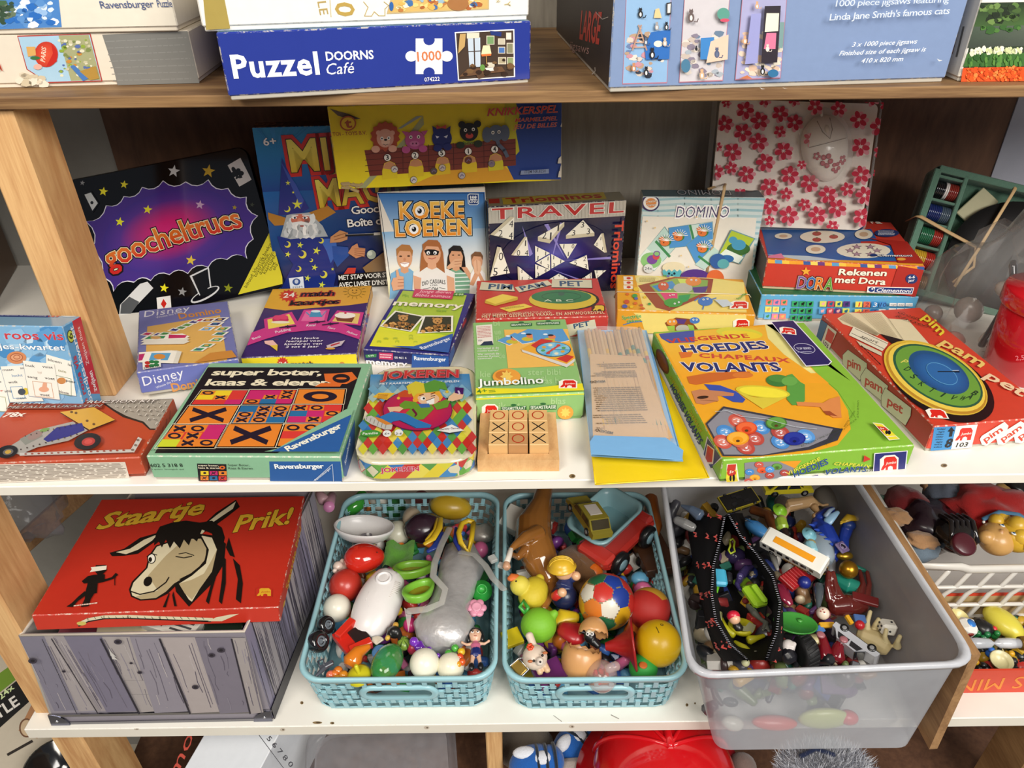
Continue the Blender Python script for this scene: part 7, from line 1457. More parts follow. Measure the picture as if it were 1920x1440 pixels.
filler('toy_jumble','mixed small toys in shadow at the bottom of the right blue basket',.012,.215,.04,.34,-.95,-.912,330,TC,2,(.008,.018))
# ------------------ toys in the left blue basket
LB='in the left blue basket'
ball('ball',632,1140,-.895,26,'E6E2D2','cream white ball at the left side of the left blue basket, below the red ball')
ball('ball',648,1098,-.893,31,'B83428','brick red ball with a dent left of the white capsule, left blue basket')
ball('ball',745,1000,-.905,24,'CFCDB8','greenish white ball behind the open white shell, left blue basket')
ball('ball',712,935,-.90,22,'C8C4B8','grey white ball at the back of the left blue basket')
ball('ball',796,1244,-.878,28,'F0ECD8','ivory ball at the front of the left basket, the higher of two')
ball('ball',845,1250,-.884,26,'EAE4CC','ivory ball at the front of the left basket, right of its twin')
mb=MB();E3(mb,845,950,-.895,40,'C8A428',rotm(0,.2,0),(1,.62,.6));put('toy_egg',mb,'large yellow plastic egg at the back of the left blue basket','toy egg')
c=Pz(683,1046,-.875);q=mpp(c);M=frame(Pz(645,1050,-.875),Pz(720,1042,-.875));mb=MB();mb.ell(c,(38*q,29*q,27*q),M,'D02C1E',26,16,fn=lambda p:V((p.x,p.y*(1-.12*p.x),p.z*(1-.12*p.x))))
mb.tube([c+M@V((37.4*q*sin(t),3*q,27.2*q*cos(t)))for t in[x/10 for x in range(-15,16)]],.0004,'8A1A12',4,False);mb.box(c+M@V((-12*q,2*q,25*q)),(9*q,10*q,3*q),M@rotm(0,-.2,0),'D83A28',.0008)
for dx,dy in((24,12),(26,-8)):mb.ell(c+M@V((dx*q,dy*q,19*q)),.0013,I3,'5A1008',6,4)
put('toy_egg',mb,'glossy red plastic egg with a seam and clasp below the open white shell','toy egg',M_SHINY)
def halfshell(nm,px,py,z,rx,ry,h,M,col,label,cat='toy capsule',m=None):
 c=Pz(px,py,z);q=mpp(c);mb=MB();R_=lambda k:[(k*cos(t),k*sin(t))for t in[i*pi/16 for i in range(32)]]
 lo=[]
 for k,zz in((.25,-1),(.6,-.9),(.85,-.6),(.97,-.2),(1,0),(.94,.02),(.9,-.2),(.78,-.55),(.5,-.82),(.2,-.9)):
  lo.append([c+M@V((rx*q*a,ry*q*b,h*q*zz))for a,b in R_(k)])
 mb.rring(lo,col);mb.add(lo[0],[list(range(32))[::-1]],col);mb.add(lo[-1],[list(range(32))],col);return mb,c,q
mb,c,q=halfshell('x',683,985,-.868,57,40,30,rotm(-.25,.1,-.03),'E4E2E0','')
mb.lathe([(11*q,0),(11*q,2*q),(0,2*q)],c+V((4*q,-12*q,-16*q)),rotm(-.4,0,0),'4A2E52',18);mb.box(c+V((8*q,-14*q,-12*q)),(5*q,4*q,10*q),I3,'F0EEEC',.0004)
put('capsule_shell',mb,'open white half capsule lying like a bowl at the back left of the left basket','toy capsule')
p0,p1=Pz(690,1175,-.888),Pz(730,1085,-.872);M=frame(p0,p1);c=(p0+p1)/2;q=mpp(c);L=(p1-p0).length
mb=MB();mb.ell(c,(L*.72,43*q,34*q),M,'E2DEDC',30,18,fn=lambda p:V((max(min(p.x*1.1,.82),-1),p.y*(1-.1*p.x),p.z)))
for k in range(10):mb.tube([c+M@V((L*.05+k*3.6*q,-36*q+abs(k-5)*q,18*q)),c+M@V((L*.05+k*3.6*q-3*q,-26*q,28*q))],.0005,'CFC8C0',4,False)
for a,b in(((-18,12),(0,14)),((0,14),(8,4)),((-28,2),(-6,4))):mb.tube([c+M@V((a[0]*q,a[1]*q,31.6*q)),c+M@V((b[0]*q,b[1]*q,31.6*q))],.0006,'CEC8C6',4,False)
o=put('toy_capsule',mb,'large white plastic capsule with a round window, in the middle of the left basket','toy capsule')
WMc=WM[o.name];mb=MB();wc_=c+M@V((L*.34,-1*q,29*q));Mw=M@rotm(0,.2,0);mb.lathe([(15*q,-3*q),(16*q,1*q),(13*q,3.5*q),(10.5*q,2.5*q),(10*q,0),(0,0)],wc_,Mw,'EEECEC',28,cols=['EEECEC']*4+['7A5260']);mb.build('round_window',M_PLA,o)
p=[(862,1030,-.895),(868,1062,-.885),(855,1100,-.882),(838,1140,-.880),(833,1172,-.880),(832,1198,-.885)]
mb=MB();T3(mb,p,[30,42,36,34,50,44],'C4C2C2',n=26,flat=.62);mb.v=[v+V((noise.noise(v*45),noise.noise(v*45+V((9,0,0))),noise.noise(v*45+V((0,9,0)))))*.0045 for v in mb.v]
put('stuffed_toy',mb,'crinkled silver fabric stuffed toy lying in the right half of the left basket','stuffed toy',M_SILVER)
mb=MB();E3(mb,905,1000,-.92,24,'B8B4AC',sq=(1,.9,.7),nu=18,nv=12);mb.v=[v+V((noise.noise(v*90),0,noise.noise(v*90+V((5,0,0)))))*.004 for v in mb.v];put('fabric_pouch',mb,'gathered silver fabric piece behind the yellow goggle loop','fabric piece',M_SILVER)
mb=MB();E3(mb,795,990,-.885,38,'34202E',rotm(.2,.1,.2),(1,.8,.7));mb.v=[v+V((0,0,noise.noise(v*60)))*.003 for v in mb.v];E3(mb,772,970,-.886,22,'B8A890',sq=(.8,1,.8));put('plush_slipper',mb,'dark plum coloured soft toy shoe with beige lining behind the goggles','toy shoe',M_VINYL)
def ring3(mb,pts,r,col,n=8):mb.tube([Pz(*p)for p in pts+[pts[0]]],r,col,n,False)
def eyecup(px,py,z,rx,ry,rot,col,inn,o_):
 c=Pz(px,py,z);q=mpp(c);M=rotm(-.35,0,0)@rotm(0,0,rot);mb=MB();R_=[(cos(t),sin(t))for t in[i*pi/14 for i in range(28)]]
 lo=[[c+M@V((rx*k*q*a,ry*k*q*b*(1-.25*a),zz*q))for a,b in R_]for k,zz in((.95,-14),(1.1,-2),(1.08,2),(.86,3),(.78,-2),(.72,-12))];mb.rring(lo,col)
 o=mb.build('eye_cup',M_PLA,o_);mb=MB();v=[c+M@V((rx*.74*q*a,ry*.74*q*b*(1-.25*a),-9*q))for a,b in R_];mb.add(v,[list(range(28))],inn,False);mb.build('lens',M_SHINY,o)
g0=thing('swim_goggles','yellow lensed swim goggles with lime green rims and clear strap, mid left basket','swim goggles',Pz(780,1080,-.88))
eyecup(775,1062,-.866,36,22,-.9+pi/2-.4,'6A9A2C','8A7A20',g0);eyecup(787,1102,-.856,36,24,1.1,'7AB83A','9A8420',g0)
mb=MB();ps=[Pz(*p)for p in((843,990,-.862),(828,1020,-.855),(815,1055,-.850),(812,1080,-.848),(835,1105,-.845),(828,1130,-.846),(800,1142,-.848),(765,1146,-.850))]
mb.tube(ps,.0055,'C8C6C0',8,True,flat=.16,up=(0,.3,1));mb.build('strap',M_BIN,g0)
mb=MB();mb.prism([Pz(*p)for p in((758,1140,-.852),(772,1150,-.852),(766,1186,-.86))],(0,0,.0008),'E0DED8');mb.build('strap_end',M_BIN,g0)
g1=thing('swim_goggles','blue and yellow swim goggles looped near the back of the left basket','swim goggles',Pz(850,1000,-.88))
mb=MB();T3(mb,[(826,972,-.868),(824,990,-.862),(812,1010,-.862),(796,1020,-.864)],[5,6,6,4],'DCB828',flat=.5);T3(mb,[(820,974,-.87),(815,995,-.865),(800,1014,-.866)],4,'DCB828');mb.build('nose_bridge',M_PLA,g1)
mb=MB();T3(mb,[(830,1000,-.868),(815,1026,-.868),(802,1034,-.872)],[6,7,4],'26409A',flat=.5);mb.build('eye_cup',M_PLA,g1)
mb=MB();ring3(mb,[(888,980,-.858),(878,976,-.856),(866,982,-.855),(860,1000,-.855),(864,1018,-.857),(878,1034,-.862),(884,1010,-.860)],.0045,'DCB828');mb.build('yellow_loop',M_PLA,g1)
mb=MB();T3(mb,[(855,990,-.862),(854,1015,-.862),(866,1042,-.866)],[3,5,2],'24348A');mb.build('eye_cup',M_PLA,g1)
mb=MB();mb.tube([Pz(*p)for p in((862,1035,-.858),(890,1040,-.855),(910,1060,-.852),(925,1085,-.85),(945,1105,-.85))],.0058,'BFBFBB',8,True,flat=.16,up=(0,.3,1));mb.build('strap',M_BIN,g1)
mb=MB();B3(mb,924,1048,-.848,(14,16,8),'D8D8D4',rotm(0,0,.5));B3(mb,940,1060,-.846,(12,12,7),'E0DEDA',rotm(0,0,-.4));mb.build('buckle',M_BIN,g1)
mb=MB();T3(mb,[(668,1052+12,-.9),(650,1062,-.893),(636,1066,-.888)],[9,9,8],'D8C0B0');E3(mb,634,1062,-.884,10,'DCC6B8');E3(mb,642,1052,-.882,5,'DCC6B8');E3(mb,628,1070,-.88,5,'E4D0C4');put('toy_animal',fuse(mb),'tiny pinkish white animal figure between the red egg and red ball','toy animal')
mb=MB();n=9;c=Pz(748,1040,-.893);vs=[c+V(((i-4)*.006,(j-4)*.007,.008*noise.noise(V((i,j,0))*.45)+.004*sin(i)))for j in range(n)for i in range(n)];mb.add(vs,[[j*n+i,j*n+i+1,(j+1)*n+i+1,(j+1)*n+i]for j in range(n-1)for i in range(n-1)],'5A9434');put('green_cloth',mb,'piece of crumpled lime green felt behind the goggles','cloth',M_CLOTH)
mb=MB();T3(mb,[(652,960,-.9),(668,945,-.89),(680,928,-.89)],[14,16,12],'3A9A34');mb.v=[v+V((0,0,noise.noise(v*120)))*.002 for v in mb.v];put('green_packet',mb,'shiny green foil packet at the back left of the left blue basket','packet',M_SHINY)
c=Pz(694,948,-.905);mb=MB();mb.box(c,(.017,.017,.017),rotm(.3,.2,.5),'B86A28',.002)
for k in range(5):mb.ell(c+rotm(.3,.2,.5)@V(((k%2-.5)*.009,(k//2-1)*.005,.0086)),.0012,I3,'E8C8A0',6,4)
put('die',mb,'orange brown die with pale dots, back left of the left basket','die')
ball('ball',740,950,-.915,22,'2A6A34','dark green ball in shadow at the back of the left basket');ball('ball',790,935,-.92,16,'8A4A4A','dull red ball in shadow at the back of the left basket')
c=Pz(903,1108,-.885);q=mpp(c);mb=MB();Mh=rotm(.5,.1,0);mb.lathe([(20*q,0),(20*q,2*q),(11*q,5*q),(10*q,15*q),(8*q,16*q),(8*q,8*q),(0,8*q)],c,Mh,'2E9A3C',26);put('toy_hat',mb,'small bright green brimmed toy cup beside the silver fabric toy','toy cup')
ball('green_dome',898,1078,-.91,20,'246A30','dark green round lid above the green brimmed toy cup','lid',sq=(1,1,.3))
c=Pz(894,1140,-.884);q=mpp(c);mb=MB();Mf=rotm(.25,0,0)
for k in range(6):mb.ell(c+Mf@V((11*q*cos(k*pi/3),11*q*sin(k*pi/3),0)),(8*q,8*q,4*q),Mf,'D890A8',14,8)
mb.ell(c,(13*q,13*q,5.5*q),Mf,'D890A8',18,10);mb.lathe([(9*q,4.5*q),(9*q,7*q),(6*q,6*q),(0,6*q)],c,Mf,'DE9AB0',20);put('toy_flower',mb,'pink plastic flower shape at the right side of the left basket','toy flower')
root=thing('toy_tractor','small red toy tractor with black wheels, front left corner of the left basket','toy tractor',Pz(640,1220,-.90));A_,B_=Pz(600,1195,-.888),Pz(640,1245,-.888);M=frame(A_,B_);c=Pz(648,1210,-.885);q=mpp(c)*1.3
mb=MB();mb.box(c+M@V((0,4*q,0)),(52*q,22*q,12*q),M,'C8261A',.001);mb.box(c+M@V((-18*q,12*q,8*q)),(12*q,34*q,14*q),M@rotm(0,0,.3),'D42E1E',.0012);mb.box(c+M@V((20*q,14*q,4*q)),(12*q,32*q,14*q),M@rotm(0,0,-.2),'D42E1E',.0012);mb.build('body',M_PLA,root)
mb=MB();mb.box(c+M@V((4*q,22*q,3*q)),(34*q,22*q,10*q),M,'2A1E1E',.001);mb.build('cab',M_PLA,root)
for(px,py,z,r)in((611,1172,-.878,13.5),(597,1203,-.876,15.5)):
 w0=Pz(px,py,z);Mw=rotm(0,1.0,-.35);mb=MB();r*=q;mb.lathe([(r*.5,-r*.5),(r*.85,-r*.5),(r,-r*.3),(r,r*.3),(r*.85,r*.5),(r*.5,r*.5),(r*.45,r*.35)],w0,Mw,'18181A',26);o=mb.build('wheel',M_SHINY,root)
 mb=MB();mb.lathe([(r*.52,r*.36),(r*.46,r*.5),(r*.3,r*.46),(r*.2,r*.3),(0,r*.3)],w0,Mw,'6A747C',20,cols=['6A747C','6A747C','26282C','26282C']);mb.lathe([(r*.52,-r*.36),(r*.46,-r*.5),(r*.3,-r*.46),(0,-r*.3)],w0,Mw,'6A747C',20);mb.build('hub',M_PLA,o)
mb=MB();T3(mb,[(588,1272,-.872),(605,1255,-.874),(622,1242,-.876)],[2,5,5],'4A4E58');ring3(mb,[(596,1240,-.872),(606,1236,-.872),(608,1248,-.872),(600,1252,-.872)],.0012,'4A4E58',6);B3(mb,612,1248,-.874,(26,10,8),'4A4E58',rotm(0,0,.6));put('toy_tool',mb,'grey plastic tool piece in the front left corner of the left basket','toy tool')
mb=MB();T3(mb,[(660,1242,-.884),(672,1222,-.88),(692,1212,-.878)],[19,13,6],'D87A1C',n=12);put('toy_squash',mb,'orange plastic butternut squash in front of the red tractor','toy vegetable',M_SHINY)
c=Pz(674,1268,-.884);q=mpp(c);mb=MB();mb.lathe([(22*q,0),(23*q,4*q),(17*q,9*q),(8*q,12*q),(5*q,12*q),(0,12*q)],c,rotm(.1,-.1,0),'C8C020',24);mb.tube([c+V((0,0,11*q)),c+V((-4*q,4*q,26*q))],4*q,'D4CC28',10);put('spinning_top',mb,'yellow spinning top at the front of the left basket','spinning top')
mb=MB();[E3(mb,620+dx,1266+dy,-.884,9,c_)for dx,dy,c_ in((0,0,'E8785A'),(14,-8,'D87A28'),(24,0,'D88A24'),(12,8,'E09A2C'),(8,-2,'D87028'))];put('bead_cluster',mb,'cluster of orange toy fruit balls at the front left of the left basket','toy fruit',M_SHINY)
c=Pz(726,1242,-.876);q=mpp(c);M=frame(Pz(712,1270,-.876),Pz(742,1215,-.876));mb=MB();mb.ell(c,(40*q,28*q,24*q),M,'3E9A4A',26,16);put('toy_egg',mb,'see-through green plastic egg at the front of the left basket','toy egg',M_FILM2)
mb=MB()
for k in range(16):t=k/15;E3(mb,778+t*42+(k%3-1)*4,1203+t*28+(k%2)*6,-.876,6.5-abs(t-.4)*3,'6A2AA8')
E3(mb,776,1203,-.872,9,'7A34B8');put('toy_grapes',fuse(mb,.0009,2),'bunch of purple plastic grapes above the ivory balls','toy fruit',M_SHINY)
for nm,(px,py,r,col,lab)in{'a':(840,1224,7.5,'4AA03C','green'),'b':(854,1214,7.5,'4AA840','bright green')}.items():pass
mb=MB();[E3(mb,x,y,-.874,7.5,c_)for x,y,c_ in((841,1225,'4AA03C'),(853,1215,'52AC44'),(865,1222,'E0B828'),(862,1232,'D84A20'),(852,1234,'E08A24'),(848,1240,'D8C02C'),(866,1241,'D85A24'),(858,1246,'E0A028'))];put('bead_cluster',mb,'cluster of green, yellow and red beads beside the doll, left basket','toy beads',M_SHINY)
c=Pz(757,1206,-.884);q=mpp(c);mb=MB();mb.ell(c,(12*q,15*q,11*q),rotm(0,0,.3),'7A9A3A',20,12);mb.c=[(*C('3E5A20'),0.)if(i%20)%4==0 else x for i,x in enumerate(mb.c)];put('toy_melon',mb,'small striped toy watermelon beside the purple grapes','toy fruit')
mb=MB();E3(mb,740,1186,-.88,13,'1A1A1A',sq=(1,.8,1));T3(mb,[(733,1180,-.88),(728,1194,-.878),(724,1200,-.878)],[7,5,4],'201E1C');T3(mb,[(748,1188,-.88),(752,1202,-.88)],[6,5],'1A1A1A');E3(mb,742,1172,-.876,6,'C89A40');E3(mb,727,1196,-.876,5,'D8B048');put('toy_figure',fuse(mb),'little black and gold plastic figure under the white capsule','toy figure')
mb=MB();c=Pz(706,1208,-.884);q=mpp(c)
for k in range(9):a=-.9+k*.225;mb.tube([c,c+V((14*q*sin(a),14*q*cos(a),3*q))],[1.5*q,3*q],'D8CDB8',6)
put('sea_shell',mb,'ribbed cream sea shell between the squash and the black figure','shell')
ball('blue_ring',712,1222,-.89,15,'5A94D0','light blue ring behind the green egg, left basket','ring',sq=(1,1,.5));ball('pink_ball',770,1172,-.893,14,'B82A6A','magenta ball in the gap left of the silver toy','ball');ball('red_block',775,1215,-.89,12,'B82A4A','crimson plastic drop beside the purple grapes','toy')
def doll(px,py,z,s,skin,hair,top,pants,shoe,label,a=0.,bob=True,nm='doll'):
 c=Pz(px,py,z);q=mpp(c)*s;U=V((cos(a),sin(a),0));W=V((-sin(a),cos(a),0));up=V((0,0,1))
 def g_(x,y,h=0):return c+U*x*q+W*y*q+up*h*q
 mb=MB();mb.ell(g_(0,30),(11*q,12*q,9*q),I3,skin,16,12)
 mb.tube([g_(0,20),g_(0,12),g_(0,4)],[3*q,8*q,7*q],top,12,flat=.7);mb.tube([g_(0,4),g_(0,-6)],[8*q,9*q],pants,12,flat=.7)
 for s_ in(-1,1):
  mb.tube([g_(6*s_,15),g_(14*s_,10+3,1),g_(20*s_,16,2)],[3*q,2.4*q,2*q],skin,8);mb.ell(g_(21*s_,17,2),2.6*q,I3,skin,8,6)
  mb.tube([g_(4*s_,-6),g_(6*s_,-18),g_(6*s_,-22)],[4*q,3*q,3*q],skin,8);mb.ell(g_(7*s_,-27),(5*q,7*q,5*q),I3,shoe,10,8)
 o=put(nm,fuse(mb,.0009,2),label,'doll');mb=MB();mb.ell(g_(0,33,-2),(14*q,13*q,9*q),I3,hair,16,10)
 if bob:[mb.ell(g_(11*k,25,-1),(4*q,8*q,6*q),I3,hair,10,8)for k in(-1,1)]
 mb.build('hair',M_PLA,o);mb=MB()
 for k in(-1,1):mb.ell(g_(4.2*k,31,8.2),(2.8*q,1.9*q,1*q),I3,'F4F0EC',10,6);mb.ell(g_(4*k,30.8,9.1),(1.2*q,1.3*q,.5*q),I3,'1A1414',8,5);mb.tube([g_(2*k,34,8.4),g_(7*k,34.5,7.4)],.5*q,'1A1414',5)
 mb.tube([g_(-2,24,8),g_(0,23.6,8.2),g_(2,24,8)],.6*q,'A84A44',5);mb.ell(g_(0,27.5,9),(1.2*q,1.4*q,1.2*q),I3,skin,8,6);mb.build('face',M_PLA,o);return o
doll(892,1222,-.877,1.2,'D8AE92','16161A','C86A8A','1E2A6A','141418','black haired small doll in pink top and blue shorts, left basket',.05)
mb=MB();T3(mb,[(598,925,-.86),(607,938,-.858)],[8,11],'C8A0A8');c=Pz(617,950,-.855);q=mpp(c);mb.lathe([(10*q,0),(10.5*q,2*q),(0,2.2*q)],c,rotm(.9,.3,0),'E090C0',20);T3(mb,[(622,930,-.87),(617,946,-.858)],[9,10],'C898A8');put('pink_tube',mb,'pink ended tube sticking out between the storage box and the basket','tube')
# ------------------ toys in the right blue basket
c=Pz(1137,1128,-.872);q=mpp(c);R_=52*q;ph=(1+5**.5)/2
ico=[V(p).normalized()for p in((0,1,ph),(0,-1,ph),(0,1,-ph),(0,-1,-ph),(1,ph,0),(-1,ph,0),(1,-ph,0),(-1,-ph,0),(ph,0,1),(-ph,0,1),(ph,0,-1),(-ph,0,-1))]
fcs=[s_ for s_ in __import__('itertools').combinations(range(12),3)if all((ico[s_[i]]-ico[s_[j]]).length<1.1 for i,j in((0,1),(1,2),(0,2)))]
cents=[(v,'p')for v in ico]+[(sum((ico[i]for i in s_),V((0,0,0))).normalized(),'h')for s_ in fcs]
Mb=rotm(-.55,.25,.5);mb=MB();nu,nv=96,60;vs=[];cp={}
for px,py,k_ in((1126,1102,0),(1159,1107,1),(1144,1142,2),(1107,1133,5),(1172,1158,3),(1112,1084,4),(1139,1080,2),(1168,1088,5),(1096,1110,2),(1182,1126,2),(1135,1170,4),(1112,1160,3),(1088,1140,3)):
 i_=min((i for i in range(32)if i not in cp),key=lambda i:(proj(c+Mb@cents[i][0]*R_)-V((px,py))).length+(900 if(Mb@cents[i][0]).z<-.2 else 0));cp[i_]=k_
cents=[(v,t,cp.get(i,i%6))for i,(v,t)in enumerate(cents)]
for j in range(nv+1):
 for i in range(nu):th,p_=pi*j/nv,2*pi*i/nu;vs.append(V((sin(th)*cos(p_),sin(th)*sin(p_),cos(th))))
mb.v=[c+Mb@(v*R_)for v in vs];PC=['C8342C','24409A','E0DCCC','D8A820','2A6A44','D87A2C']
for j in range(nv):
 for i in range(nu):
  f_=[j*nu+i,(j+1)*nu+i,(j+1)*nu+(i+1)%nu,j*nu+(i+1)%nu];m_=(vs[f_[0]]+vs[f_[2]]).normalized()
  d=sorted(((v.dot(m_)+(.0 if t=='h' else-.006),k)for k,(v,t,_c)in enumerate(cents)),reverse=True);k=cents[d[0][1]][2]
  col='8A7A5A' if d[0][0]-d[1][0]<.006 else PC[k];mb.f.append(f_);mb.c.append((*C(col),0.));mb.s.append(True)
put('ball',mb,'soft ball of red, blue, white, orange and green patches, mid right basket','ball')
c=Pz(1217,1142,-.882);q=mpp(c);mb=MB();mb.ell(c,40*q,rotm(.3,.5,.2),'B82A24',32,20);mb.c=[(*C('C8962C'),0.)if(i%32)in range(2,12)and i//32<12 else x for i,x in enumerate(mb.c)];put('ball',mb,'red and mustard ball at the right side of the right basket','ball',M_MAT)
c=Pz(1234,1206,-.876);q=mpp(c);mb=MB();mb.ell(c,43*q,I3,'E0B414',36,22);o=put('ball',mb,'smooth yellow ball with small print, front right of the right basket','ball')
mb=MB();mb.tube([c+(V((-.02-.12*k*.3,-.1-.0*k,0))+V((-.15+k*.05,.18-k*.06,0))+V((0,0,1))).normalized()*43.3*q for k in range(6)],.0006,'5A4A14',4);mb.tube([c+V((.1+.06*cos(t),.2+.06*sin(t),1)).normalized()*43.3*q for t in range(8)],.0005,'5A4A14',4);mb.build('print',M_MAT,o)
ball('ball',1206,1252,-.897,27,'2E9A3C','green ball with an orange patch at the front of the right basket',m=M_MAT)
gb_=[o for o in scn.objects if o.get('label','').startswith('green ball with an orange')][0];mb=MB();E3(mb,1206,1247,-.8785,8,'C86A2C',sq=(1,1,.25));mb.build('orange_patch',M_MAT,gb_)
mb=MB();E3(mb,1000,1112,-.878,33,'CDB82C',rotm(0,0,1.2),(1.05,.85,.8),nu=20,nv=14);E3(mb,975,1098,-.862,19,'D8C84A',nu=18,nv=12);E3(mb,1012,1085,-.87,9,'CDB82C');T3(mb,[(985,1104,-.868),(995,1108,-.872)],[14,18],'CDB82C');
o=put('rubber_duck',fuse(mb,.0011,5),'yellow rubber duck with an orange beak, left side of the right basket','rubber duck',M_MAT)
mb=MB();T3(mb,[(970,1084,-.852),(960,1082,-.85),(956,1086,-.85)],[9,8,6],'D87030',flat=.6);mb.build('beak',M_MAT,o);mb=MB();E3(mb,968,1090,-.849,2,'3A2A14');mb.build('eye',M_MAT,o)
c=Pz(1058,1118,-.885);q=mpp(c);mb=MB();mb.ell(c,(25*q,24*q,24*q),I3,'1A2448',20,14);T3(mb,[(1058,1100,-.872),(1062,1085,-.866)],[18,12],'24305E');o=put('toy_builder',fuse(mb,.0012,4),'round bodied toy builder in a yellow hard hat, right basket','toy figure')
hc=Pz(1058,1072,-.855);mb=MB();mb.ell(hc,(18*q,16*q,17*q),I3,'E0B088',20,14);mb.ell(hc+V((-14*q,-3*q,2*q)),5*q,I3,'E0B088',10,8);mb.ell(hc+V((17*q,-4*q,6*q)),3*q,I3,'D8A07A',8,6);mb.build('head',M_PLA,o)
mb=MB();[mb.ell(hc+V((dx*q,dy*q,13*q)),2.4*q,I3,'141414',8,6)for dx,dy in((8,-2),(0,-8))];mb.tube([hc+V((6*q,-12*q,8*q)),hc+V((11*q,-9*q,9*q))],.8*q,'7A3A2A',5);mb.build('face',M_PLA,o)
hh_=hc+V((-5*q,4*q,9*q));Mh=rotm(-.25,-.1,0)@rotm(0,0,0);mb=MB();mb.lathe([(27*q,-2*q),(28*q,0),(23*q,2*q),(22*q,8*q),(17*q,15*q),(9*q,19*q),(0,20*q)],hh_,Mh,'DDB22C',26);[mb.tube([hh_+Mh@V((23.5*q*cos(t),k*5*q,20*q*sin(t)))for t in[.3+i*.28 for i in range(10)]],1.4*q,'E4BC3A',6)for k in(-1,0,1)];oh=mb.build('hard_hat',M_PLA,o)
for px,py,cc_ in((1078,1082,'E0B088'),(1052,1113,'E0B088')):mb=MB();T3(mb,[(px-12,py+6,-.868),(px-4,py,-.86)],[9,9],'C8302C' if px<1060 else '24305E');E3(mb,px+2,py-2,-.856,9,cc_);mb.build('arm',M_PLA,o)
mb=MB();T3(mb,[(1022,915,-.865),(1015,945,-.862),(1000,985,-.87),(1000,1020,-.872),(1015,1055,-.88),(1030,1090,-.895)],[15,19,32,34,30,20],'94602A',n=18);T3(mb,[(1010,1000,-.85),(985,1008,-.838),(966,1022,-.834),(958,1030,-.835)],[17,12,7,5],'94602A');T3(mb,[(1035,1090,-.895),(1028,1120,-.885),(1020,1142,-.885)],[12,9,6],'94602A');T3(mb,[(985,1030,-.86),(970,1045,-.86),(958,1038,-.86)],[12,7,5],'8A5828')
o=put('toy_horse',fuse(mb,.0014,5),'large brown plastic horse with a raised white foreleg, left of the toy truck','toy horse',M_SHINY)
mb=MB();T3(mb,[(958,1030,-.835),(954,1044,-.836),(950,1055,-.838)],[5,5.5,6],'E8E0D4');mb.build('white_sock',M_PLA,o);mb=MB();T3(mb,[(950,1055,-.838),(950,1064,-.84)],[6,8],'C89A7A');mb.build('hoof',M_PLA,o);mb=MB();[T3(mb,[(988+k*2,985,-.846),(992+k*3,1012,-.838-k*.0005)],1,'6A4420',n=5)for k in range(4)];mb.build('mane',M_PLA,o)
A_,B_=Pz(1110,1045,-.878),Pz(1195,965,-.868);M=frame(A_,B_);c=(A_+B_)/2;q=mpp(c);root=thing('toy_truck','red toy truck with a pale blue tipping tub, back of the right basket','toy truck',c)
mb=MB();mb.box(c+M@V((0,-2*q,0)),(150*q,76*q,22*q),M,'B83028',.006);mb.box(c+M@V((-60*q,-4*q,8*q)),(34*q,70*q,20*q),M,'C23830',.005);mb.box(c+M@V((64*q,-4*q,6*q)),(22*q,66*q,26*q),M,'B83028',.006);mb.build('chassis',M_SHINY,root)
for dx in(-42,40):mb=MB();w0=c+M@V((dx*q,-44*q,-6*q));Mw=M@rotm(pi/2,0,0);mb.lathe([(10*q,7*q),(20*q,7*q),(23*q,4*q),(23*q,-4*q),(18*q,-7*q),(0,-7*q)],w0,Mw,'161618',24);o=mb.build('wheel',M_PLA,root);mb=MB();mb.lathe([(12*q,6*q),(11*q,8.5*q),(4*q,9.5*q),(0,9.5*q)],w0,Mw,'7A9AA4',14);mb.build('hub',M_PLA,o)
tc_=c+M@V((-4*q,22*q,30*q));lo=[]
for k,zz,in((.72,-20),(.9,4),(1.0,12),(1.06,12),(1.06,16),(.96,17),(.86,8),(.7,-14)):lo.append([tc_+M@V((a*q*k,b*q*k,zz*q))for a,b in rrect(128,88,22,5)])
mb=MB();mb.rring(lo,'8AB2B8');mb.add(lo[-1],[list(range(len(lo[-1])))],'7AA6AE');mb.add(lo[0],[list(range(len(lo[0])))[::-1]],'8AB2B8');mb.build('tub',M_PLA,root)
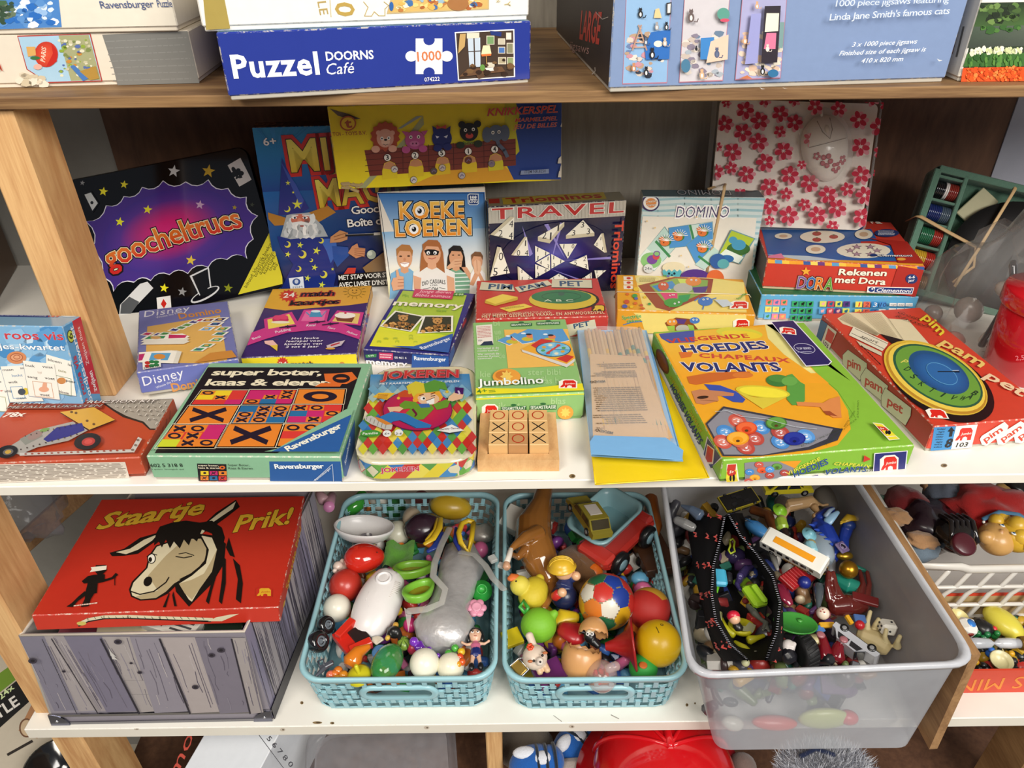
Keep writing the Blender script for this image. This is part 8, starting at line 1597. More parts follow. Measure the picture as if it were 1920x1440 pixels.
def car(nm,A,B,z,wpx,hpx,body,roof,glass,label,up=(0,0,1),cat='toy car',m=None,under=False,bus=False):
 a,b=Pz(*A,z),Pz(*B,z);M=frame(a,b,up);c=(a+b)/2;q=mpp(c);L=(b-a).length;W=wpx*q;H=hpx*q;root=thing(nm,label,cat,c)
 prof=[(-.5,.1),(-.5,.45),(-.42,.5),(-.28,.98),(.12,1),(.27,.55),(.47,.48),(.5,.3),(.5,.1)]if not bus else[(-.5,.05),(-.5,.9),(-.47,1),(.47,1),(.5,.9),(.5,.05)]
 mb=MB();mb.prism([c+M@V((x*L,-W/2,y*H))for x,y in prof],M@V((0,W,0)),body);o=mb.build('body',m or M_SHINY,root);mb=MB()
 for s_ in(-1,1):
  y0=s_*(W/2+.0002)
  if bus:
   for k in range(7):x=-.42+k*.13;mb.box(c+M@V((x*L,y0,.66*H)),(L*(.09 if k%3 else.06),.0006,H*.34),M,'1E1E20',.0002)
  else:
   for x0,x1 in((-.3,-.07),(-.04,.16)):mb.prism([c+M@V((x*L,y0,y*H))for x,y in((x0-.04*(x0<-.2),.56),(x1+.06*(x1>.1),.56),(x1,.9),(x0+.03,.9))],M@V((0,s_*.0005,0)),glass)
 if not bus:mb.prism([c+M@V((x*L,-W*.42,y*H))for x,y in((.13,1.0),(.27,.58),(.285,.6),(.145,1.02))],M@V((0,W*.84,0)),glass);mb.prism([c+M@V((x*L,-W*.42,y*H))for x,y in((-.41,.56),(-.3,.96),(-.315,.98),(-.425,.58))],M@V((0,W*.84,0)),glass)
 mb.build('windows',M_SHINY,root)
 if roof:mb=MB();mb.box(c+M@V((-.06*L if not bus else 0,0,H*1.02)),(L*(.26 if not bus else.66),W*(.6 if not bus else.36),H*.05),M,roof,.0004);mb.build('roof_panel',M_PLA,root)
 for x in(-.3,.32):
  for s_ in(-1,1):mb=MB();r=H*(.27 if not bus else.2);w0=c+M@V((x*L,s_*(W/2-r*.2),.1*H));mb.lathe([(0,r*.42),(r*.4,r*.42),(r*.5,r*.35),(r*.9,r*.35),(r,r*.2),(r,-r*.3),(0,-r*.3)],w0,M@rotm(-s_*pi/2,0,0),'161616',16,cols=['8A8A8A','8A8A8A']+['161616']*4);mb.build('wheel',M_PLA,root)
 if under:mb=MB();mb.box(c+M@V((0,0,.08*H)),(L*.96,W*.9,H*.12),M,'141416',.0006);[mb.box(c+M@V((x*L,y*W,-.0*H)),(L*.16,W*.2,H*.12),M,'1C1C20',.0005)for x,y in((-.2,.2),(0,-.1),(.15,.2),(-.1,-.25))];mb.build('underbody',M_SHINY,root)
 return root,c,M,q,L,W,H
car('toy_car',(1128,1012),(1078,940),-.822,42,30,'8A7E2C','C8C0B8','3A3424','olive gold toy car with a paper sticker, standing in the truck tub',up=(.25,-.1,1))
mb=MB();E3(mb,1010,1172,-.880,34,'7ABA2C',sq=(1,.95,.95),nu=22,nv=14);T3(mb,[(1030,1160,-.872),(1042,1148,-.866)],[12,7],'7ABA2C');o=put('toy_kettle',fuse(mb,.0013,4),'lime green toy kettle lying on its side, left of the egg shells','toy kettle',M_MAT);mb=MB();ring3(mb,[(985,1150,-.868),(975,1138,-.864),(982,1126,-.862),(990,1140,-.862)],.003,'3A9A34');mb.build('handle',M_PLA,o)
def eggshell(px,py,z,r,M,label,h0=.42,jag=.07,col='D09A62'):
 c=Pz(px,py,z);q=mpp(c);mb=MB();n=28;lo=[]
 for k in range(9):
  th=pi-(pi-pi*h0)*k/8;j=[jag*(.8 if i%2 else-.8)*(1 if k==8 else 0)*(1+.5*sin(i*2.1))for i in range(n)]
  lo.append([c+M@V((r*q*sin(th)*cos(2*pi*i/n)*.94,r*q*sin(th)*sin(2*pi*i/n)*.94,r*q*(cos(th)*1.12+j[i])))for i in range(n)])
 inn=[[c+(p-c)*.94 for p in l]for l in lo[::-1]];mb.rring(lo+inn,col);mb.add(lo[0],[list(range(n))[::-1]],col);return put('egg_shell',mb,label,'toy egg shell')
eggshell(1090,1234,-.884,40,rotm(-.75,.35,0),'tan plastic egg shell bottom with a jagged rim, front of the right basket',.36)
eggshell(1112,1190,-.868,30,rotm(2.0,.35,0),'tan plastic egg shell top tipped open above the black lamb',.5)
mb=MB();E3(mb,1106,1194,-.868,12,'17171A');T3(mb,[(1098,1186,-.864),(1088,1184,-.862)],[4,3],'17171A');T3(mb,[(1112,1202,-.87),(1122,1212,-.874)],[9,6],'17171A');o=put('toy_lamb',fuse(mb,.0009,3),'tiny black faced animal peeping out between the two egg shells','toy animal');mb=MB();E3(mb,1106,1182,-.858,9,'E0D0B0',sq=(1,.8,.8));mb.build('wool_cap',M_MAT,o);mb=MB();[(E3(mb,x,1188.5,-.8565,4,'F4F4F0'),E3(mb,x,1188.5,-.8535,1.6,'111111'))for x in(1102,1110)];mb.build('eyes',M_SHINY,o)
c0,c1=Pz(1135,1212,-.878),Pz(1187,1208,-.872);M=frame(c0,c1);M=Matrix((M.col[1],M.col[2],M.col[0])).transposed();L=(c1-c0).length;q=mpp(c0);mb=MB();mb.open_lathe([(7*q,0),(12*q,L*.3),(27*q,L*.82),(46*q,L*.96),(50*q,L*1.0),(48*q,L*1.06),(26*q,L*.86),(8*q,L*.2)],c0,M,'A81E1E',30);put('toy_funnel',mb,'dark red plastic funnel with a wide rim, lying beside the yellow ball','toy funnel',M_PLA)
mb=MB();E3(mb,1003,1232,-.868,25,'E0CDBA',sq=(.95,1,.8),nu=18,nv=12);T3(mb,[(1001,1212,-.862),(992,1190,-.856)],[7,8],'E0CDBA');T3(mb,[(1008,1245,-.876),(1013,1262,-.878)],[6,6],'D8B490');T3(mb,[(1020,1243,-.874),(1027,1258,-.876)],[6,6],'D8B490');E3(mb,1012,1240,-.858,8,'E8DACC');o=put('toy_puppy',fuse(mb,.0011,3),'white toy puppy with tan ears and an orange tuft, front left of the right basket','toy dog');mb=MB();E3(mb,994,1240,-.851,5,'B8683A',sq=(1,.6,.5));E3(mb,1022,1224,-.852,5,'B8683A',sq=(1,.6,.5));[E3(mb,x,y,-.8505,2.6,'1A1210')for x,y in((1001,1239),(1017,1229))];E3(mb,1013,1241,-.8485,2.2,'2A2028');mb.build('face',M_PLA,o);mb=MB();[E3(mb,994+4*cos(k),1213+4*sin(k),-.854,3.4,'D84A24')for k in range(6)];mb.build('orange_tuft',M_PLA,o)
mb=MB();B3(mb,1030,1262,-.893,(56,44,14),'5A1E5A',rotm(.2,0,.5));put('purple_tray',mb,'purple plastic tray under the toy puppy','tray')
c=Pz(976,1250,-.880);q=mpp(c);Mc=rotm(.3,-.2,.7);root=thing('metal_clip','shiny chrome and gold clip in the front left corner of the right basket','clip',c);mb=MB();[mb.tube([c+Mc@V((x*q,-14*q,0)),c+Mc@V((x*q,14*q,0))],.0018,'C8C8CC',6)for x in(-18,8)];mb.tube([c+Mc@V((-18*q,14*q,0)),c+Mc@V((8*q,14*q,0)),c+Mc@V((20*q,4*q,2*q)),c+Mc@V((8*q,-14*q,0)),c+Mc@V((-18*q,-14*q,0))],.0018,'C8C8CC',6);mb.build('chrome_frame',M_METAL,root);mb=MB();mb.box(c+Mc@V((-4*q,0,-1*q)),(20*q,24*q,6*q),Mc,'B89A4A',.001);mb.build('brass_body',M_GOLD,root)
mb=MB();c=Pz(1128,1268,-.885);q=mpp(c);mb.ell(c,30*q,I3,'D8B8B0',22,14);mb.tube([c+V((10*q,0,22*q)),c+V((28*q,4*q,26*q))],[9*q,9*q],'E0C8C0',12);put('clear_bauble',mb,'see-through bulb filled with red bits, front of the right basket','bauble',mat('clear_pink',.06,coat=1,clear=.72,wear=False))
rnd=random.Random(3);mb=MB();[mb.box(c+V((rnd.uniform(-16,16)*q,rnd.uniform(-16,16)*q,rnd.uniform(-14,8)*q)),(10*q,8*q,6*q),rotm(k,k*2,k),'B8242C',.0008)for k in range(12)];tag(mb.build('red_bits',M_PLA),'red plastic bits inside the clear bulb','toys',kind='stuff')
mb=MB();T3(mb,[(1038,1172,-.895),(1055,1156,-.89),(1080,1158,-.89)],[14,17,12],'D8BC24',flat=.6);put('yellow_shovel',mb,'yellow plastic shovel under the patchwork ball','toy shovel');mb=MB();B3(mb,960,1196,-.895,(36,34,10),'D8C01E',rotm(.1,0,.4));put('yellow_mould',mb,'yellow sand mould beside the lime green kettle','sand mould')
mb=MB();T3(mb,[(1220,935,-.89),(1226,985,-.89),(1222,1010,-.893)],[13,15,10],'A85A1E');put('orange_tube',mb,'orange brown tube standing in the back right of the right basket','tube');ball('lime_ball',1218,1008,-.895,12,'A8B81E','lime coloured ball beside the truck wheel')
mb=MB();E3(mb,1085,1070,-.90,52,'6A4A2C',sq=(1,1.1,.6),nu=24,nv=14);mb.v=[v+V((0,0,noise.noise(v*200)))*.004 for v in mb.v];put('furry_toy',mb,'brown furry toy lying under the toy truck','stuffed toy',M_CLOTH)
mb=MB();B3(mb,1225,1040,-.905,(60,90,20),'4A2E1E',rotm(0,0,.2));put('brown_block',mb,'dark brown flat block under the truck wheels','toy block');mb=MB();B3(mb,985,985,-.885,(90,50,22),'C8C4BA',rotm(.2,.1,-.5));put('white_case',mb,'off-white plastic case behind the brown horse','case')
mb=MB();T3(mb,[(1055,1178,-.888),(1085,1190,-.885)],[18,26],'A81E24',flat=.5);put('red_scoop',mb,'dark red plastic scoop behind the lamb','scoop');ball('orange_ball',1110,1075,-.895,22,'C8641C','orange ball between the builder and the truck')
# ------------------ clear bin
zt,zb=-.750,ZB+.001
b0,b1=P(1340,1408,z=zb),P(1712,1400,z=zb);yb=(b0.y+b1.y)/2
TL,TR,TBL,TBR=V((.205,-.072,zt)),V((.534,-.060,zt)),V((.240,.37,zt)),V((.517,.37,zt))
BL_,BR_,BBL,BBR=V((b0.x,yb,zb)),V((b1.x,yb,zb)),V((b0.x+.022,.35,zb)),V((b1.x-.01,.35,zb))
root=thing('clear_bin','large milky clear plastic bin full of toy figures, overhanging the lower shelf edge','storage bin',(BL_+BR_)/2)
def binloop(t,g_=0.,r=.034,n=6,h=0.):
 q=[a.lerp(b,t)for a,b in((BL_,TL),(BR_,TR),(BBR,TBR),(BBL,TBL))];q[0]+=V((-g_,-g_,0));q[1]+=V((g_,-g_,0));q[2]+=V((g_,g_,0));q[3]+=V((-g_,g_,0));o=[]
 for i in range(4):
  c,a,b=q[i],q[i-1],q[(i+1)%4];u,v=(a-c).normalized()*r,(b-c).normalized()*r
  for k in range(n+1):s=k/n;o.append((c+u)*(1-s)**2+c*2*s*(1-s)+(c+v)*s*s+V((0,0,h)))
 return o
mb=MB();mb.rring([binloop(t,r=.022+.012*t)for t in(0,.25,.5,.75,.97)],'C4C8D0');fl=binloop(0,r=.022);mb.add(fl,[list(range(len(fl)))],'C4C8D0',False);mb.build('bin_wall',M_BIN,root)
mb=MB();mb.rring([binloop(1,.001,h=-.008),binloop(1,.006,h=-.008),binloop(1,.007,h=-.002),binloop(1,.004,h=.001),binloop(1,0,h=-.001),binloop(1,-.002,h=-.006)],'D4D6DC');mb.build('bin_rim',mat('milky_rim',.25,coat=.3,clear=.3,wear=False),root)
BC=['3A2A2A','1E1E22','A8322C','2A3A7A','6A7A4A','8A6A4A','C8B89A','4A4A52','2A6A5A','C89A2C','7A2A2A','D8D4CC','5A3A6A','26262A']
filler('toy_jumble','mixed toy figures and cars filling the clear bin below the larger ones',.265,.47,.0,.33,-.94,-.862,560,BC,5,(.009,.02))
f_=[]
for i,(px,py,rx,rz,col,lab)in enumerate(((1535,1372,48,26,'C8D088','pale lime plastic shape pressed against the front of the clear bin'),(1450,1362,44,14,'D85A50','red plastic shape pressed against the front of the clear bin'),(1590,1345,20,14,'D84A4A','small red shape pressed against the front of the clear bin'),(1365,1388,22,14,'D8D4C8','pale ring shape in the lower left corner of the clear bin'))):
 c=P(px,py,y=yb+.030);q=mpp(c);c.z=max(c.z,zb+rz*q+.003);mb=MB();mb.ell(c,(rx*q,14*q,rz*q),rotm(0,.1*i,0),col,18,12);put('plastic_piece',mb,lab,'toy')
LE=[(1288,962),(1290,1000),(1300,1060),(1312,1120),(1324,1175),(1338,1215),(1355,1240)]
ZL=[(1358,972),(1350,1012),(1337,1062),(1334,1115),(1342,1165),(1368,1208),(1402,1238)]
ZR_=[(1366,966),(1388,1005),(1418,1040),(1448,1082),(1462,1130),(1456,1185),(1436,1238)]
RE=[(1392,962),(1405,1000),(1414,1028),(1452,1072),(1468,1130),(1470,1190),(1466,1240)]
zl=lambda k:-.798
rows=[]
for k in range(7):
 l,a,b,r=LE[k],ZL[k],ZR_[k],RE[k];e=1 if 0<k<6 else.2;mid=[tuple(a[i]*(1-t)+b[i]*t for i in(0,1))for t in(.12,.5,.88)]
 rows.append([Pz(*l,-.862),Pz(l[0]*.85+a[0]*.15,l[1],-.835),Pz((l[0]+a[0])/2,(l[1]+a[1])/2,-.815),Pz(*a,-.80),Pz(*mid[0],-.80-.06*e),Pz(*mid[1],-.80-.078*e),Pz(*mid[2],-.80-.06*e),Pz(*b,-.80),Pz((b[0]+r[0])/2,r[1],-.81),Pz(*r,-.84)])
mb=MB();vs=[p for r in rows for p in r];mb.add(vs,[[j*10+i,j*10+i+1,(j+1)*10+i+1,(j+1)*10+i]for j in range(6)for i in range(9)],'0C0B0D')
root=thing('zip_pouch','open black zip pouch with a red scribble pattern lying in the clear bin','zip pouch',Pz(1390,1110,-.88))
def sc_(px,py,z,s):
 c=Pz(px,py,z)+V((0,0,.0012));q=mpp(c)*s;rnd=random.Random(px);p=[c+V((rnd.uniform(-5,5)*q,(6-k*2.2)*q+rnd.uniform(-2,2)*q,k*.0))for k in range(7)];return p
mb.build('pouch_cloth',mat('black_nylon',.7,spec=.25,wear=False,bump=.3,bump_s=800),root);mb=MB()
for k in range(7):
 for u in(.25,.6,.88):
  for d in(0,.5):
   if k+d>=6:continue
   j=int(k);t=d;l=[LE[j][i]*(1-t)+LE[min(j+1,6)][i]*t for i in(0,1)];a=[ZL[j][i]*(1-t)+ZL[min(j+1,6)][i]*t for i in(0,1)]
   if(k*2+int(d*2)+int(u*10))%2:continue
   px,py=l[0]*(1-u)+a[0]*u,l[1]*(1-u)+a[1]*u;z=-.835+.02*min(1,(u-.15)/.35)if u<.5 else-.815+.015*(u-.5)*2
   mb.tube(sc_(int(px),int(py),z,1.1),.0013,'D04A42',4,False)
for(px,py,z)in((1380,985,-.803),(1392,1008,-.806),(1404,1024,-.806),(1462,1150,-.818),(1462,1180,-.818),(1456,1215,-.818),(1448,1235,-.815)):mb.tube(sc_(px,py,z,1.1),.0013,'D04A42',4,False)
o=mb.build('scribble_print',M_CLOTH,root);o['kind']='stuff'
for Z in(ZL,ZR_):
 mb=MB();pts=[Pz(*p,-.7985)for p in Z];mb.tube(pts,.0012,'1A1A1E',6);
 for i in range(6):
  for k in range(12):mb.box(pts[i].lerp(pts[i+1],k/12)+V((0,0,.001)),(.0034,.0011,.0012),I3,'5A5A60',.0002)
 o=mb.build('zipper',M_METAL,root);o['kind']='stuff'
mb=MB();B3(mb,1415,1117,-.842,(32,48,16),'9CC82C',rotm(.1,.1,.35),.004);B3(mb,1424,1112,-.832,(13,42,10),'A8D838',rotm(.1,.1,.35),.003);B3(mb,1398,1098,-.855,(30,40,10),'6A8A20',rotm(0,0,.5),.002);put('toy_robot_part',mb,'lime green robot arm piece inside the zip pouch','toy robot part')
mb=MB();B3(mb,1350,1083,-.835,(24,36,14),'4AB0D4',rotm(.1,0,-.1),.003);put('blue_block',mb,'sky blue plastic block against the left zipper inside the pouch','toy block')
mb=MB();T3(mb,[(1344,1100,-.845),(1342,1110,-.845)],[5,4],'6AB82C');T3(mb,[(1341,1112,-.846),(1342,1150,-.85)],[2,2.4],'5A5A5A');put('toy_tool',mb,'green and grey plastic rod below the sky blue block in the pouch','toy part')
mb=MB();ring3(mb,[(1368,1014,-.835),(1374,1010,-.835),(1378,1016,-.835),(1376,1026,-.835),(1378,1034,-.836),(1370,1038,-.836),(1366,1032,-.836),(1369,1024,-.835)],.0016,'C8DC3C',6);put('yellow_loop',mb,'small yellow green plastic loop at the top of the pouch','toy part')
mb=MB();E3(mb,1378,1042,-.862,20,'3A2E58',sq=(1,.8,.8));T3(mb,[(1390,1080,-.85),(1400,1066,-.845),(1412,1062,-.845)],[9,8,3],'3A3060');T3(mb,[(1388,1084,-.85),(1382,1096,-.845),(1388,1106,-.845),(1398,1108,-.845)],[8,5,4,2],'3A3060');E3(mb,1388,1080,-.842,7,'4A4070');put('toy_robot',fuse(mb,.0011,2),'shiny dark violet insect robot figure inside the pouch','toy robot',M_SHINY)
mb=MB();E3(mb,1406,1098,-.85,8,'6A4A2A');T3(mb,[(1408,1104,-.852),(1414,1112,-.855)],[6,4],'4A3424');B3(mb,1408,1122,-.868,(16,14,8),'3A3434');put('toy_figure',fuse(mb,.0011,1),'little bronze brown figure in shadow inside the pouch','toy figure')
c=Pz(1390,1178,-.850);q=mpp(c);root=thing('toy_robot','yellow robot with a red haired rider, at the front end of the pouch','toy robot',c);mb=MB();mb.lathe([(10*q,-8*q),(20*q,-4*q),(25*q,6*q),(22*q,8*q),(14*q,0),(0,-2*q)],c,rotm(-.3,0,0),'B8B01E',22);T3(mb,[(1375,1190,-.852),(1358,1176,-.85),(1352,1160,-.848)],[8,7,5],'B8B420');T3(mb,[(1405,1200,-.852),(1420,1196,-.85),(1432,1192,-.85)],[9,5,4],'B8B420');T3(mb,[(1378,1205,-.855),(1395,1215,-.85),(1412,1228,-.848)],[5,7,5],'C0BC2C');mb.build('body',M_PLA,root)
mb=MB();mb.prism([c+V((x*q,y*q,8*q))for x,y in((-18,-10),(14,-18),(24,-2),(14,6),(4,-4),(-14,2))],V((0,-2*q,5*q)),'8A8A6A');mb.build('chest_plate',M_SHINY,root)
mb=MB();E3(mb,1377,1160,-.832,11,'E0B090');mb.build('rider_head',M_PLA,root);mb=MB();E3(mb,1375,1155,-.830,12.5,'C8203A',sq=(1,.8,.9));mb.build('red_hair',M_PLA,root);mb=MB();T3(mb,[(1380,1170,-.838),(1386,1180,-.842)],[8,9],'24201E');mb.build('rider_body',M_PLA,root);mb=MB();T3(mb,[(1350,1150,-.845),(1346,1170,-.845),(1352,1180,-.846)],[5,7,6],'D8DC9A');mb.build('claw',M_PLA,root)
mb=MB();T3(mb,[(1402,1136,-.845),(1415,1150,-.842),(1425,1160,-.842),(1436,1168,-.842),(1430,1182,-.843)],[5,7,4,6,3],'5A5C54');T3(mb,[(1436,1170,-.842),(1442,1184,-.842)],[4,3],'5A5C54');put('robot_limb',fuse(mb,.001,2),'smoky grey jointed robot arm along the right zipper in the pouch','toy robot part',M_SHINY)
mb=MB();E3(mb,1398,1242,-.835,8,'D8D8A8');T3(mb,[(1410,1232,-.84),(1418,1224,-.842)],[6,5],'8A867E');put('toy_figure',fuse(mb,.001,1),'pale figure wedged at the front tip of the pouch','toy figure')
root,c,M,q,L,W,H=car('toy_bus',(1434,1012),(1546,1072),-.792,36,26,'E8E6DC','E89A1E','1E1E20','white toy coach with an orange roof hatch lying across the figures',up=(-.15,-.45,1),m=M_PLA,bus=True)
a=Art(MB(),c+M@V((-L*.1,-W/2-.001,.12*H)),M.col[0],M.col[2],L*.4,H*.25);a.mb.add([a.w3(p)for p in((0,0),(L*.4,0),(L*.4,H*.22),(0,H*.22))],[[0,1,2,3]],'A8823A',False)
for k in range(9):x=.002+k*L*.042;a.mb.add([a.w3(p,.0004)for p in((x,.0005),(x+.0014,.0005),(x+.0026,H*.2),(x+.0012,H*.2))],[[0,1,2,3]],'2A2018',False)
a.mb.build('side_sign',M_PLA,root)
mb=MB();T3(mb,[(1532,978,-.822),(1545,995,-.82),(1555,1020,-.825),(1560,1045,-.83)],[12,18,20,14],'1E3A9A');T3(mb,[(1536,974,-.818),(1550,960,-.812),(1562,954,-.81)],[13,9,5],'1E3A9A');E3(mb,1528,985,-.818,8,'1E3A9A');[T3(mb,[(1525+k*9,985+k*9,-.808),(1516+k*10,983+k*9,-.804)],[4,1],'2448B0',n=6)for k in range(5)]
o=put('toy_bird',fuse(mb,.0011,2),'dark blue bird monster with its pale beak open, back of the clear bin','toy monster');mb=MB();T3(mb,[(1548,968,-.806),(1556,957,-.80),(1564,953,-.80)],[5,4,2],'8AA0B8');T3(mb,[(1552,978,-.808),(1562,968,-.803),(1571,960,-.80)],[9,7,4],'9AC4E4',flat=.5);mb.build('beak',M_PLA,o)
mb=MB();T3(mb,[(1530,1010,-.822),(1542,1030,-.822),(1548,1050,-.825)],[17,22,16],'8A98A4',n=16);put('toy_sleeve',mb,'ribbed silver grey toy armour below the blue bird','toy part')
mb=MB();T3(mb,[(1580,1035,-.83),(1582,1010,-.825),(1588,990,-.818)],[11,10,12],'1E3A9A');E3(mb,1592,985,-.812,13,'24408A',sq=(1,.8,.8));o=put('toy_fist',fuse(mb,.0011,3),'blue toy arm with a yellow glove, right of the blue bird','toy part');mb=MB();T3(mb,[(1580,978,-.806),(1592,970,-.802),(1606,972,-.804)],[4,9,7],'D8B02C',flat=.5);[T3(mb,[(1586,976,-.804),(1576,979+k*3,-.804)],1.6,'D8B02C',n=6)for k in(0,1)];mb.build('yellow_glove',M_PLA,o)
mb=MB();T3(mb,[(1478,948,-.815),(1500,944,-.81),(1520,940,-.812),(1530,948,-.815)],[13,11,12,9],'B08E64');T3(mb,[(1476,956,-.815),(1468,972,-.82)],[6,4],'B89A74');T3(mb,[(1526,950,-.812),(1534,962,-.815),(1526,968,-.815)],[8,5,5],'A8845A');T3(mb,[(1530,942,-.81),(1542,948,-.808),(1552,946,-.808)],[4,2.5,3],'B08E64');o=put('toy_lion',fuse(mb,.0011,3),'tan toy lion with a dark mane climbing over the figures at the back','toy lion');mb=MB();E3(mb,1468,942,-.816,16,'3A3028',sq=(1,.9,.9));mb.v=[v+V((0,0,noise.noise(v*300)))*.003 for v in mb.v];mb.build('mane',M_CLOTH,o)
for(px,py,z,hat_,shirt,body,lab)in((1465,975,-.808,'8AC82C','9AB83A','B8A070','cowboy figure with a lime green hat and tan belt, behind the coach'),(1520,1020,-.812,'7AB8C8','8ABCC8','A89868','cowboy figure in a pale blue hat, lying beside the coach')):
 mb=MB();E3(mb,px,py,z,10,body);T3(mb,[(px-2,py,z),(px+2,py+14,z-.003)],[11,12],shirt);T3(mb,[(px+4,py+18,z-.004),(px+14,py+40,z-.006),(px+28,py+50,z-.006)],[8,6,6],'2A1A18');o=put('toy_cowboy',fuse(mb,.0011,1),lab,'toy figure');mb=MB();c=Pz(px-3,py-18,z+.006);q=mpp(c);mb.lathe([(14*q,0),(14*q,1.5*q),(7*q,2*q),(6*q,8*q),(0,9*q)],c,rotm(.3,.2,0),hat_,18);mb.build('hat',M_PLA,o)
c=Pz(1420,992,-.818);q=mpp(c);mb=MB();M=rotm(-.3,.5,.2);mb.ell(c,(20*q,30*q,12*q),M,'4A92D4',24,14);[mb.tube([c+M@V((0,-26*q,6*q)),c+M@V(((k-4)*4*q,6*q,12.6*q-abs(k-4)*q*.9)),c+M@V(((k-4)*4.4*q,20*q,8*q))],.0008,'3A80C4',4)for k in range(9)];put('blue_shell',mb,'bright blue ribbed plastic shell right of the pouch zipper','toy shell')
mb=MB();T3(mb,[(1410,955,-.84),(1440,965,-.84),(1450,990,-.842),(1446,1005,-.845)],[9,10,9,6],'7A4420');put('brown_arch',mb,'brown plastic arch behind the blue shell','toy part')
car('toy_car',(1355,945),(1418,925),-.812,34,14,'A8982C',None,'2A2A2A','overturned toy car showing its black underside, back left of the clear bin',up=(.1,.35,-1),under=True)
car('toy_taxi',(1430,922),(1520,918),-.822,24,26,'D8C82C',None,'2A2A2A','yellow toy taxi at the back of the clear bin')
mb=MB();E3(mb,1552,935,-.83,28,'7A746C',sq=(.9,1.1,.6));put('grey_dome',mb,'smooth taupe grey plastic cap at the back right of the bin','cap',M_MAT)
mb=MB();T3(mb,[(1278,948,-.815),(1296,955,-.812),(1312,966,-.815)],[3,8,12],'5A6A80');T3(mb,[(1268,975,-.83),(1285,982,-.828),(1300,990,-.83)],[8,10,9],'8A8A88');put('toy_dragon',fuse(mb,.0011,2),'slate blue toy dragon horn beside the pouch at the back left of the bin','toy monster',M_SHINY)
c=Pz(1488,1085,-.842);q=mpp(c);M=rotm(.2,.1,.65);root=thing('toy_truck','dark red toy dump truck with a ribbed bed under the coach','toy truck',c);mb=MB();mb.box(c,(52*q,34*q,10*q),M,'9A1A1E',.001);mb.box(c+M@V((34*q,-6*q,-2*q)),(34*q,34*q,12*q),M,'7A1418',.001);mb.build('bed',M_PLA,root)
for k in range(6):mb=MB();mb.box(c+M@V((-20*q+k*8*q,0,6*q)),(3*q,30*q,3*q),M,'B8242A',.0004);mb.build('bed_rib',M_PLA,root)
mb=MB();T3(mb,[(1462,1100,-.828),(1472,1120,-.826),(1482,1132,-.83)],[12,12,7],'7A1A34',flat=.5);put('toy_wing',mb,'crimson plastic wing along the right pouch edge','toy part',M_SHINY)
c=Pz(1492,1168,-.836);q=mpp(c);mb=MB();Md=rotm(-.12,.1,.0);mb.lathe([(40*q,-3*q),(42*q,0),(40*q,2*q),(38*q,-.5*q),(0,-.5*q)],c,Md,'3A8A34',36,sy=.68);mb.lathe([(5*q,0),(5*q,3*q),(0,3.5*q)],c+Md@V((10*q,6*q,-.5*q)),Md,'4A9A40',14);put('green_lid',mb,'oval green plastic lid with a small knob, front middle of the bin','lid')  # oval plastic lid with its knob
mb=MB();T3(mb,[(1562,1138,-.855),(1590,1135,-.85),(1618,1132,-.85)],[19,22,17],'5A1E1A',n=16);T3(mb,[(1558,1125,-.845),(1552,1100,-.832),(1553,1072,-.82)],[11,6,5],'5A1E1A');T3(mb,[(1572,1118,-.84),(1566,1095,-.83),(1562,1072,-.82)],[11,6,4],'5A1E1A');T3(mb,[(1610,1120,-.845),(1618,1095,-.835),(1612,1070,-.83)],[11,6,4],'5A1E1A');T3(mb,[(1622,1122,-.848),(1630,1095,-.84),(1626,1072,-.835)],[10,5,4],'6A2822');put('toy_animal',fuse(mb,.0013,3),'maroon toy animal lying on its back with its legs up','toy animal',M_SHINY)
mb=MB();T3(mb,[(1565,1085,-.842),(1590,1098,-.84),(1612,1100,-.842)],[12,16,10],'1E7A68');T3(mb,[(1600,1062,-.84),(1622,1070,-.842)],[6,4],'1E7A68');put('toy_figure',fuse(mb,.0012,2),'teal green toy figure behind the maroon animal','toy figure')
ball('gold_ball',1591,1068,-.818,17,'A87A1E','antique gold ball above the maroon animal',m=M_GOLD);mb=MB();E3(mb,1584,1042,-.82,13,'9A7A24',sq=(1.2,.7,.6));put('gold_bowl',mb,'gold plastic dome behind the gold ball','toy part',M_GOLD)
c=Pz(1579,1026,-.806);q=mpp(c);M=rotm(.3,.1,.5);mb=MB();mb.box(c,(22*q,22*q,5*q),M,'6A5A80',.0015);mb.lathe([(7*q,2.6*q),(7*q,4*q),(5*q,4*q),(5*q,3*q),(3*q,3*q),(3*q,4*q),(0,4*q)],c,M,'241C30',18,cols=['8A7AA0','8A7AA0','241C30','241C30','8A7AA0','241C30']);put('purple_square',mb,'violet square tile with a ring, between the bird and the gold ball','toy part')
mb=MB();B3(mb,1622,1124,-.836,(46,20,8),'6A1E1E',rotm(0,0,-.4));put('maroon_brick',mb,'flat maroon brick resting on the maroon toy animal','toy brick')
mb=MB();T3(mb,[(1615,1190,-.868),(1640,1200,-.868),(1660,1215,-.87)],[17,19,16],'B8A678');[T3(mb,[(a,b,-.862),((a+c_)/2-2,(b+d)/2,-.85),(c_,d,-.842)],[8,4.5,4],'C8B88A')for a,b,c_,d in((1625,1185,1632,1146),(1640,1180,1648,1160),(1660,1205,1662,1180),(1682,1212,1688,1192))];put('toy_cow',fuse(mb,.0012,2),'cream toy cow lying on its back near the right wall of the bin','toy animal',M_MAT)
